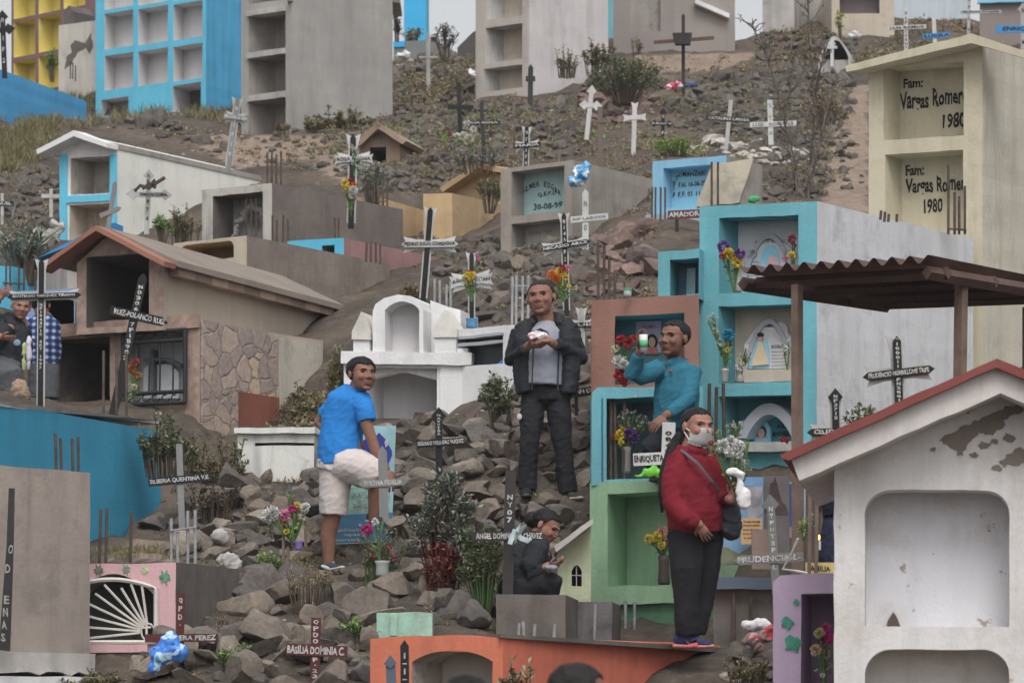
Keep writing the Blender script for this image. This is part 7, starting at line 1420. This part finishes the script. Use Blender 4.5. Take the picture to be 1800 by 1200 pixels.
for j in range(11):                      # pleated mask: a curved sheet from the bridge of the nose to under the chin
    b_ = j / 10; row = []
    for i in range(19):
        a_ = (i / 18 - .5) * 2; th = a_ * 1.3; top = -.0 - .11 * abs(a_) ** 1.5; bot_ = -.47 + .1 * abs(a_) ** 2
        z = top + (bot_ - top) * b_; bul = .075 * math.exp(-((z + .13) / .12) ** 2 - (a_ / .35) ** 2); un = -.1 * max(0, (b_ - .72) / .28) ** 1.5
        row.append(bm.verts.new(p.T(.305 * math.sin(th), .055 + .335 * math.cos(th) + bul + un + .006 * math.cos(b_ * 31.4), z)))
    gr.append(row)
for r0, r1 in zip(gr, gr[1:]):
    for i in range(18): bm.faces.new((r0[i], r0[i + 1], r1[i + 1], r1[i]))
bmesh.ops.solidify(bm, geom=bm.faces[:], thickness=.004); sub('face_mask', recalc(bm), MASKM, p.root, True)
bm = bmesh.new()
for q in (-1, 1): tube(bm, [p.T(q * .29, .14, -.1), p.T(q * .32, .08, -.06), p.T(q * .37, -.04, .02)], .0035, 5); tube(bm, [p.T(q * .29, .14, -.32), p.T(q * .32, .06, -.22), p.T(q * .36, -.04, -.08)], .0035, 5)
sub('mask_strap', bm, MASKM, p.root)
p.cloth('fleece', [([(1213, 785, .03), (1210, 808, .03), (1215, 850, .0), (1222, 900, -.0), (1222, 930, .02)], [(.085, .085), (.14, .115), (.165, .15), (.185, .17), (.178, .165)]), ([(1194, 806, -.02), (1183, 850, -.09), (1182, 888, -.14), (1202, 912, -.2), (1224, 924, -.2)], [.085, .08, .072, .06, .05], (0, 1, 0)), ([(1244, 806, .02), (1266, 858, -.03), (1278, 878, -.12)], [.075, .072, .052], (0, 1, 0)), ([(1196, 788, .06), (1216, 792, -.06), (1240, 796, -.03)], [.03, .032, .03], (0, 1, 0))], REDJ, fold=.009, fs=8)
p.cloth('trousers', [([(1221, 915, .03), (1220, 945, .04)], [(.165, .15), (.17, .155)]), ([(1206, 935, .0), (1206, 1000, -.04), (1206, 1050, -.03), (1209, 1114, -.0)], [.125, .102, .083, .078]), ([(1240, 935, .08), (1240, 1000, .11), (1234, 1060, .12), (1222, 1112, .12)], [.125, .1, .08, .076])], DENIM, fold=.006, fs=7)
NAVYS = mat('navy_sneaker', (52, 58, 96), var=.2); o = p.shoe((1192, 1138, .02), (1252, 1140, -.03), NAVYS, plain('salmon_sole', (200, 120, 110)), .1, .048); p.shoe((1194, 1134, .13), (1244, 1136, .12), NAVYS, plain('salmon_sole', (0, 0, 0)), .1, .048)
bm = bmesh.new(); pl = facing(1210, 1128, 23.7 - .085); prism(bm, [pl.hit(*q) for q in ((1205, 1123), (1212, 1131), (1226, 1128), (1224, 1122), (1227, 1132), (1214, 1136))], Vector((0, .012, 0))); sub('shoe_mark', recalc(bm), plain('coral', (240, 90, 90)), p.root)
p.cloth('ponytail', [([(1202, 762, .06), (1186, 788, .06), (1172, 826, .04), (1165, 866, .03), (1164, 902, .02)], [.045, .05, .045, .034, .012])], HAIR, voxel=.01, fold=.006)
r_ = thing('shoulder_bag', 'black shoulder bag hanging on the woman in red', 'bag', p.p(1284, 940, -.04)); bm = bmesh.new()
for x, y, rx, ry in ((1282, 905, .075, .12), (1284, 925, .08, .08)): ball(bm, p.p(x, y, .0), (rx, .06, ry), 14, None, 10)
sub('bag_body', remesh(bm, .012, 3, .012, 12), mat('black_bag', (52, 56, 64), .6), r_, True); bm = bmesh.new(); tube(bm, [p.p(1196, 792, -.09), p.p(1222, 815, -.17), p.p(1250, 850, -.17), p.p(1280, 885, -.08)], [(.01, .003)] * 4, 6); sub('strap', bm, mat('grey_strap', (86, 84, 88)), r_)
bouquet('big white flower bunch held by the woman in red', [(1270, 783, 13, Wt), (1284, 778, 14, Wt), (1298, 784, 12, Wt), (1282, 794, 10, Wt), (1250, 778, 6, (180, 60, 50)), (1256, 794, 7, (190, 90, 70)), (1278, 790, 5, (200, 200, 80)), (1300, 800, 8, Wt), (1306, 812, 6, Wt), (1292, 808, 8, (214, 216, 190))], 23.5, (1302, 885), 110, 13, sprays=[(1262, 760, 12, 8, (170, 200, 110)), (1312, 778, 10, 7, (160, 190, 100)), (1306, 820, 24, 16, Wt)])
crumple('white plastic bag wrapped round the stems of the big white bunch', 'bag', 'plastic_bag', [(1290, 830, 15, 8), (1300, 834, 10, 9), (1300, 856, 7, 16), (1308, 876, 11, 20)], 23.45, mat('white_plastic', (206, 208, 216), .4, var=.05), 21, .01, 9, .009)
cp = thing('cup', 'green and white paper cup in the raised hand of the man in teal', 'cup', P(1132, 618, 26.83)); sub('cup_body', tube(bmesh.new(), [P(1132, 618, 26.83), P(1131, 588, 26.83)], [.025, .031], 16), mat('cup_white', (196, 204, 196), .5, bump=0), cp, True); sub('green_band', tube(bmesh.new(), [P(1132, 611, 26.83), P(1131.3, 598, 26.83)], [.0275, .0305], 16), plain('cup_green', (90, 170, 120)), cp, True)
# --- woman in black squatting
p = Person('woman in black with tied hair squatting behind the dark grey cross', 25.9, (935, 1046), SK4)
p.head(960, 926, 60, 62, -28, 8, 0, (945, 960, .03), {'front': .32, 'side': -.02, 'back': -.3}, HAIR)
p.limb([(940, 965, .03), (925, 1000, .03), (920, 1030, .03)], [(.12, .12), (.13, .12), (.15, .15)]); p.limb([(945, 970, -.1), (930, 1010, -.12), (964, 995, -.14)], [.045, .04, .03]); p.limb([(920, 1035, -.08), (962, 1012, -.1), (955, 1046, -.04)], [.09, .06, .045]); p.limb([(920, 1035, .12), (960, 1015, .12), (955, 1046, .12)], [.09, .06, .045])
p.hand(p.p(962, 996, -.15), (.8, -.1, .2), (0, .3, .9), .165, 36, 1); p.done()
p.cloth('jacket', [([(945, 955, .03), (938, 970, .03), (926, 1000, .03), (920, 1030, .03)], [(.08, .09), (.13, .14), (.15, .17), (.15, .17)]), ([(950, 958, -.02), (944, 966, -.08), (932, 1000, -.13), (928, 1012, -.13), (954, 1000, -.14)], [.075, .085, .075, .065, .045], (0, 1, 0)), ([(952, 950, .02), (936, 960, .05), (922, 985, .05)], [(.06, .1), (.1, .14), (.13, .16)]), ([(950, 966, .12), (965, 1000, .14), (974, 990, .05)], [.065, .06, .045], (0, 1, 0))], JACK, fold=.008)
p.cloth('trousers', [([(918, 1036, -.06), (960, 1018, -.1), (972, 1020, -.1), (966, 1045, -.06)], [.11, .09, .075, .065], (0, 1, 0)), ([(918, 1036, .1), (964, 1020, .12), (962, 1046, .12)], [.11, .08, .065], (0, 1, 0))], DENIM, fold=.006)
p.cloth('skirt_fold', [([(918, 1020, .02), (916, 1046, .02)], [(.17, .19), (.17, .19)])], DENIM, fold=.004)
p.cloth('hair_bun', [([(944, 912, .05), (934, 914, .06)], [.05, .055])], HAIR, fold=.006, balls=[((936, 912, .05), .06)]); bm = bmesh.new(); tube(bm, [p.p(975, 941, -.08), p.p(986, 944, -.06), p.p(982, 938, -.02)], .004, 5); sub('glasses', bm, BLACK, p.root)
p.shoe((945, 1048, -.02), (975, 1050, -.08), DENIM, SOLE_D)
bm = bmesh.new(); ball(bm, p.p(968, 1000, -.2), (.05, .04, .025), 10, None, 8); tag(obj('small_bag', remesh(bm, .01, 1, .012, 20), mat('grey_plastic', (130, 136, 146), .4), None, True, loc=p.p(968, 1004, -.2)), 'small grey plastic bag in the hand of the squatting woman', 'bag')
# --- two persons huddled at the left edge
p = Person('person in black jacket raising one arm beside the tall black winged cross', 34.6, (10, 670), SK4)
p.head(38, 541, 43, 18, -8, 8, -.05, (30, 562, .03), {'front': .36, 'side': .02, 'back': -.3}, HAIR)
p.limb([(26, 570, .03), (14, 600, .03), (8, 640, .03)], [(.15, .11), (.16, .12), (.15, .13)]); p.limb([(2, 575, -.1), (-16, 545, -.14), (6, 524, -.14)], [.05, .043, .033]); p.limb([(20, 580, -.12), (-8, 598, -.18), (8, 596, -.24)], [.05, .042, .033]); p.limb([(4, 645, .0), (20, 652, -.1), (24, 668, -.1)], [.09, .06, .045]); p.limb([(-6, 645, .0), (-4, 690, -.1), (-4, 740, 0)], [.09, .06, .045])
p.hand(p.p(5, 524, -.15), (.5, -.2, .4), (.2, .6, .4), .17, 30, 1); p.hand(p.p(8, 596, -.25), (.8, -.1, -.2), (0, .5, .6), .17, 30, 1); p.done(.008)
p.cloth('jacket', [([(30, 556, .03), (22, 570, .03), (12, 605, .03), (10, 636, .03)], [(.09, .08), (.19, .13), (.24, .16), (.2, .15)]), ([(2, 572, -.08), (-18, 545, -.13), (0, 528, -.14)], [.085, .075, .05], (0, 1, 0)), ([(16, 576, -.1), (-4, 604, -.16), (4, 598, -.22)], [.09, .08, .05], (0, 1, 0))], JACK, fold=.012)
p.cloth('trousers', [([(6, 630, .03), (8, 650, .0)], [(.2, .15), (.19, .15)]), ([(0, 645, 0), (18, 662, -.08), (22, 690, -.05)], [.14, .14, .13]), ([(-8, 645, 0), (-6, 690, -.08), (-6, 740, 0)], [.12, .1, .09])], mat('charcoal_cloth', (84, 86, 90), var=.15), fold=.01)
bm = bmesh.new(); ball(bm, p.p(34, 605, -.16), (.035, .008, .03), 10, None, 8); sub('jacket_badge', bm, plain('pale_badge', (120, 140, 170)), p.root)
p = Person('person in blue plaid shirt hidden behind the tall black winged cross', 35.3, (75, 660), SK4)
p.head(72, 538, 42, 172, -10, 0, 0, (76, 556, .03), {'front': .3, 'side': -.1, 'back': -.4}, HAIR)
p.limb([(76, 565, .03), (76, 610, .03), (76, 650, .03)], [(.13, .1), (.13, .11), (.13, .12)]); p.limb([(54, 568, 0), (46, 592, -.06), (56, 604, -.12)], [.045, .04, .03]); p.done(.009)
pm = mat('blue_plaid', (52, 74, 116), var=.1); n_ = pm.node_tree.nodes; L_ = pm.node_tree.links
def wv(axis):
    w_ = n_.new('ShaderNodeTexWave'); w_.bands_direction = axis; w_.inputs['Scale'].default_value = 5; w_.inputs['Distortion'].default_value = 1; L_.new(n_['Geometry'].outputs['Position'], w_.inputs['Vector']); return w_.outputs['Fac']
ad = n_.new('ShaderNodeMath'); ad.operation = 'ADD'; L_.new(wv('X'), ad.inputs[0]); L_.new(wv('Z'), ad.inputs[1]); cr = n_.new('ShaderNodeValToRGB'); hv = n_.new('ShaderNodeMath'); hv.operation = 'MULTIPLY'; hv.inputs[1].default_value = .5; L_.new(ad.outputs[0], hv.inputs[0]); L_.new(hv.outputs[0], cr.inputs[0])
e = cr.color_ramp.elements; e[0].color = C(36, 44, 70); e[0].position = .3; e[1].color = C(150, 160, 186); e[1].position = .9; k_ = e.new(.62); k_.color = C(58, 84, 136); L_.new(cr.outputs[0], n_['Principled BSDF'].inputs['Base Color'])
p.cloth('shirt', [([(76, 552, .03), (76, 566, .03), (76, 600, .02), (76, 640, .03)], [(.08, .08), (.15, .12), (.17, .14), (.16, .14)]), ([(56, 564, 0), (46, 588, -.06), (54, 602, -.11)], [.07, .06, .045], (0, 1, 0)), ([(94, 564, 0), (98, 590, 0), (92, 615, -.05)], [.06, .055, .045], (0, 1, 0))], pm, fold=.01)
crumple('pale folded towel hanging by the striped tile tomb', 'towel', 'towel', [(51, 600, 5, 10), (51, 620, 5, 20), (50, 640, 4, 12)], 33.7, mat('lilac_towel', (190, 186, 206)), 31, .008); crumple('yellow green cloth hanging beside the pale folded towel', 'cloth', 'cloth', [(43, 615, 4, 16), (42, 640, 4, 12)], 33.75, mat('lime_cloth', (168, 176, 124)), 32, .008)
p.cloth('trousers', [([(76, 632, .03), (76, 700, .03)], [(.155, .14), (.15, .14)])], MATS['charcoal_cloth'], fold=.006)
# --- dark clothed figure by the shelter stakes, mostly behind the white gabled tomb
p = Person('person in dark navy hooded jacket half hidden behind the white gabled tomb', 24.9, (1482, 1040), SK3)
p.head(1472, 880, 56, -120, 0, 0, 0, (1474, 912, .02), None); p.limb([(1476, 920, .02), (1480, 980, .02)], [(.13, .1), (.14, .12)]); p.done(.009)
NAVY = mat('navy_hood', (40, 46, 66), .85, var=.15)
p.cloth('hood', [([(1474, 872, .02), (1476, 905, .02)], [.125, .12])], NAVY, balls=[((1471, 878, .0), (.115, .13, .135))], fold=.008); p.cloth('jacket', [([(1474, 900, .02), (1476, 920, .02), (1478, 965, .02), (1484, 1035, .02)], [(.08, .08), (.13, .12), (.15, .15), (.16, .17)])], NAVY, fold=.008)
# --- heads of people passing below the frame
for lab, cx, top, hp, Yp in (('dark haired head of a person passing below the orange tomb', 1022, 1166, 116, 12.2), ('crown of black hair rising at the lower edge before the arched niche', 820, 1186, 118, 12.0)):
    p = Person(lab, Yp, (cx + 10, HY + 1.5 * F / Yp), SK3, 'people passing below the slope'); cy = top + hp * .5
    p.head(cx, cy, hp, 100 if cx > 900 else 175, 0, 0, 0, (cx + 8, cy + hp * .66, .02), {'front': .3, 'side': -.05, 'back': -.34}, HAIR_G if cx > 900 else HAIR)
    def q(dx, m_): return (cx + dx * F / Yp, cy + m_ * F / Yp)
    p.limb([q(0, .2), q(0, .5), q(0, .75)], [(.16, .1), (.15, .11), (.15, .12)]); p.limb([q(-.09, .75), q(-.09, 1.1), q(-.09, 1.5)], [.08, .06, .045]); p.limb([q(.09, .75), q(.09, 1.1), q(.09, 1.5)], [.08, .06, .045])
    for sg in (-1, 1): p.limb([q(sg * .18, .24), q(sg * .22, .52), q(sg * .2, .76)], [.05, .042, .034]); p.hand(p.p(*q(sg * .2, .76)), (0, -.1, -1), (-sg, 0, 0), .18, 18, sg)
    p.done(.01); p.cloth('jacket', [([q(0, .17), q(0, .24), q(0, .5), q(0, .8)], [(.09, .09), (.2, .13), (.19, .15), (.18, .15)]), ([q(-.19, .22), q(-.24, .5), q(-.21, .74)], [.07, .062, .048], (0, 1, 0)), ([q(.19, .22), q(.24, .5), q(.21, .74)], [.07, .062, .048], (0, 1, 0))], mat('dark_coat', (48, 48, 54), var=.15), voxel=.013)
    p.cloth('trousers', [([q(-.09, .74), q(-.1, 1.1), q(-.09, 1.47)], [.1, .08, .07]), ([q(.09, .74), q(.1, 1.1), q(.09, 1.47)], [.1, .08, .07])], DENIM, voxel=.013)
# ------------------------------------------------------------ thin damp air
bm = bmesh.new(); box(bm, (0, 46, 12.5), (190, 120, 36)); hz = bpy.data.materials.new('damp_air'); hz.use_nodes = True; n = hz.node_tree.nodes; n.remove(n['Principled BSDF'])
v = n.new('ShaderNodeVolumePrincipled'); v.inputs['Color'].default_value = (.86, .87, .93, 1); v.inputs['Density'].default_value = .0006; v.inputs['Anisotropy'].default_value = .1
hz.node_tree.links.new(v.outputs[0], n['Material Output'].inputs['Volume']); o = obj('haze', bm, hz); o['kind'] = 'stuff'; o['label'] = 'thin pale damp air over the hillside'
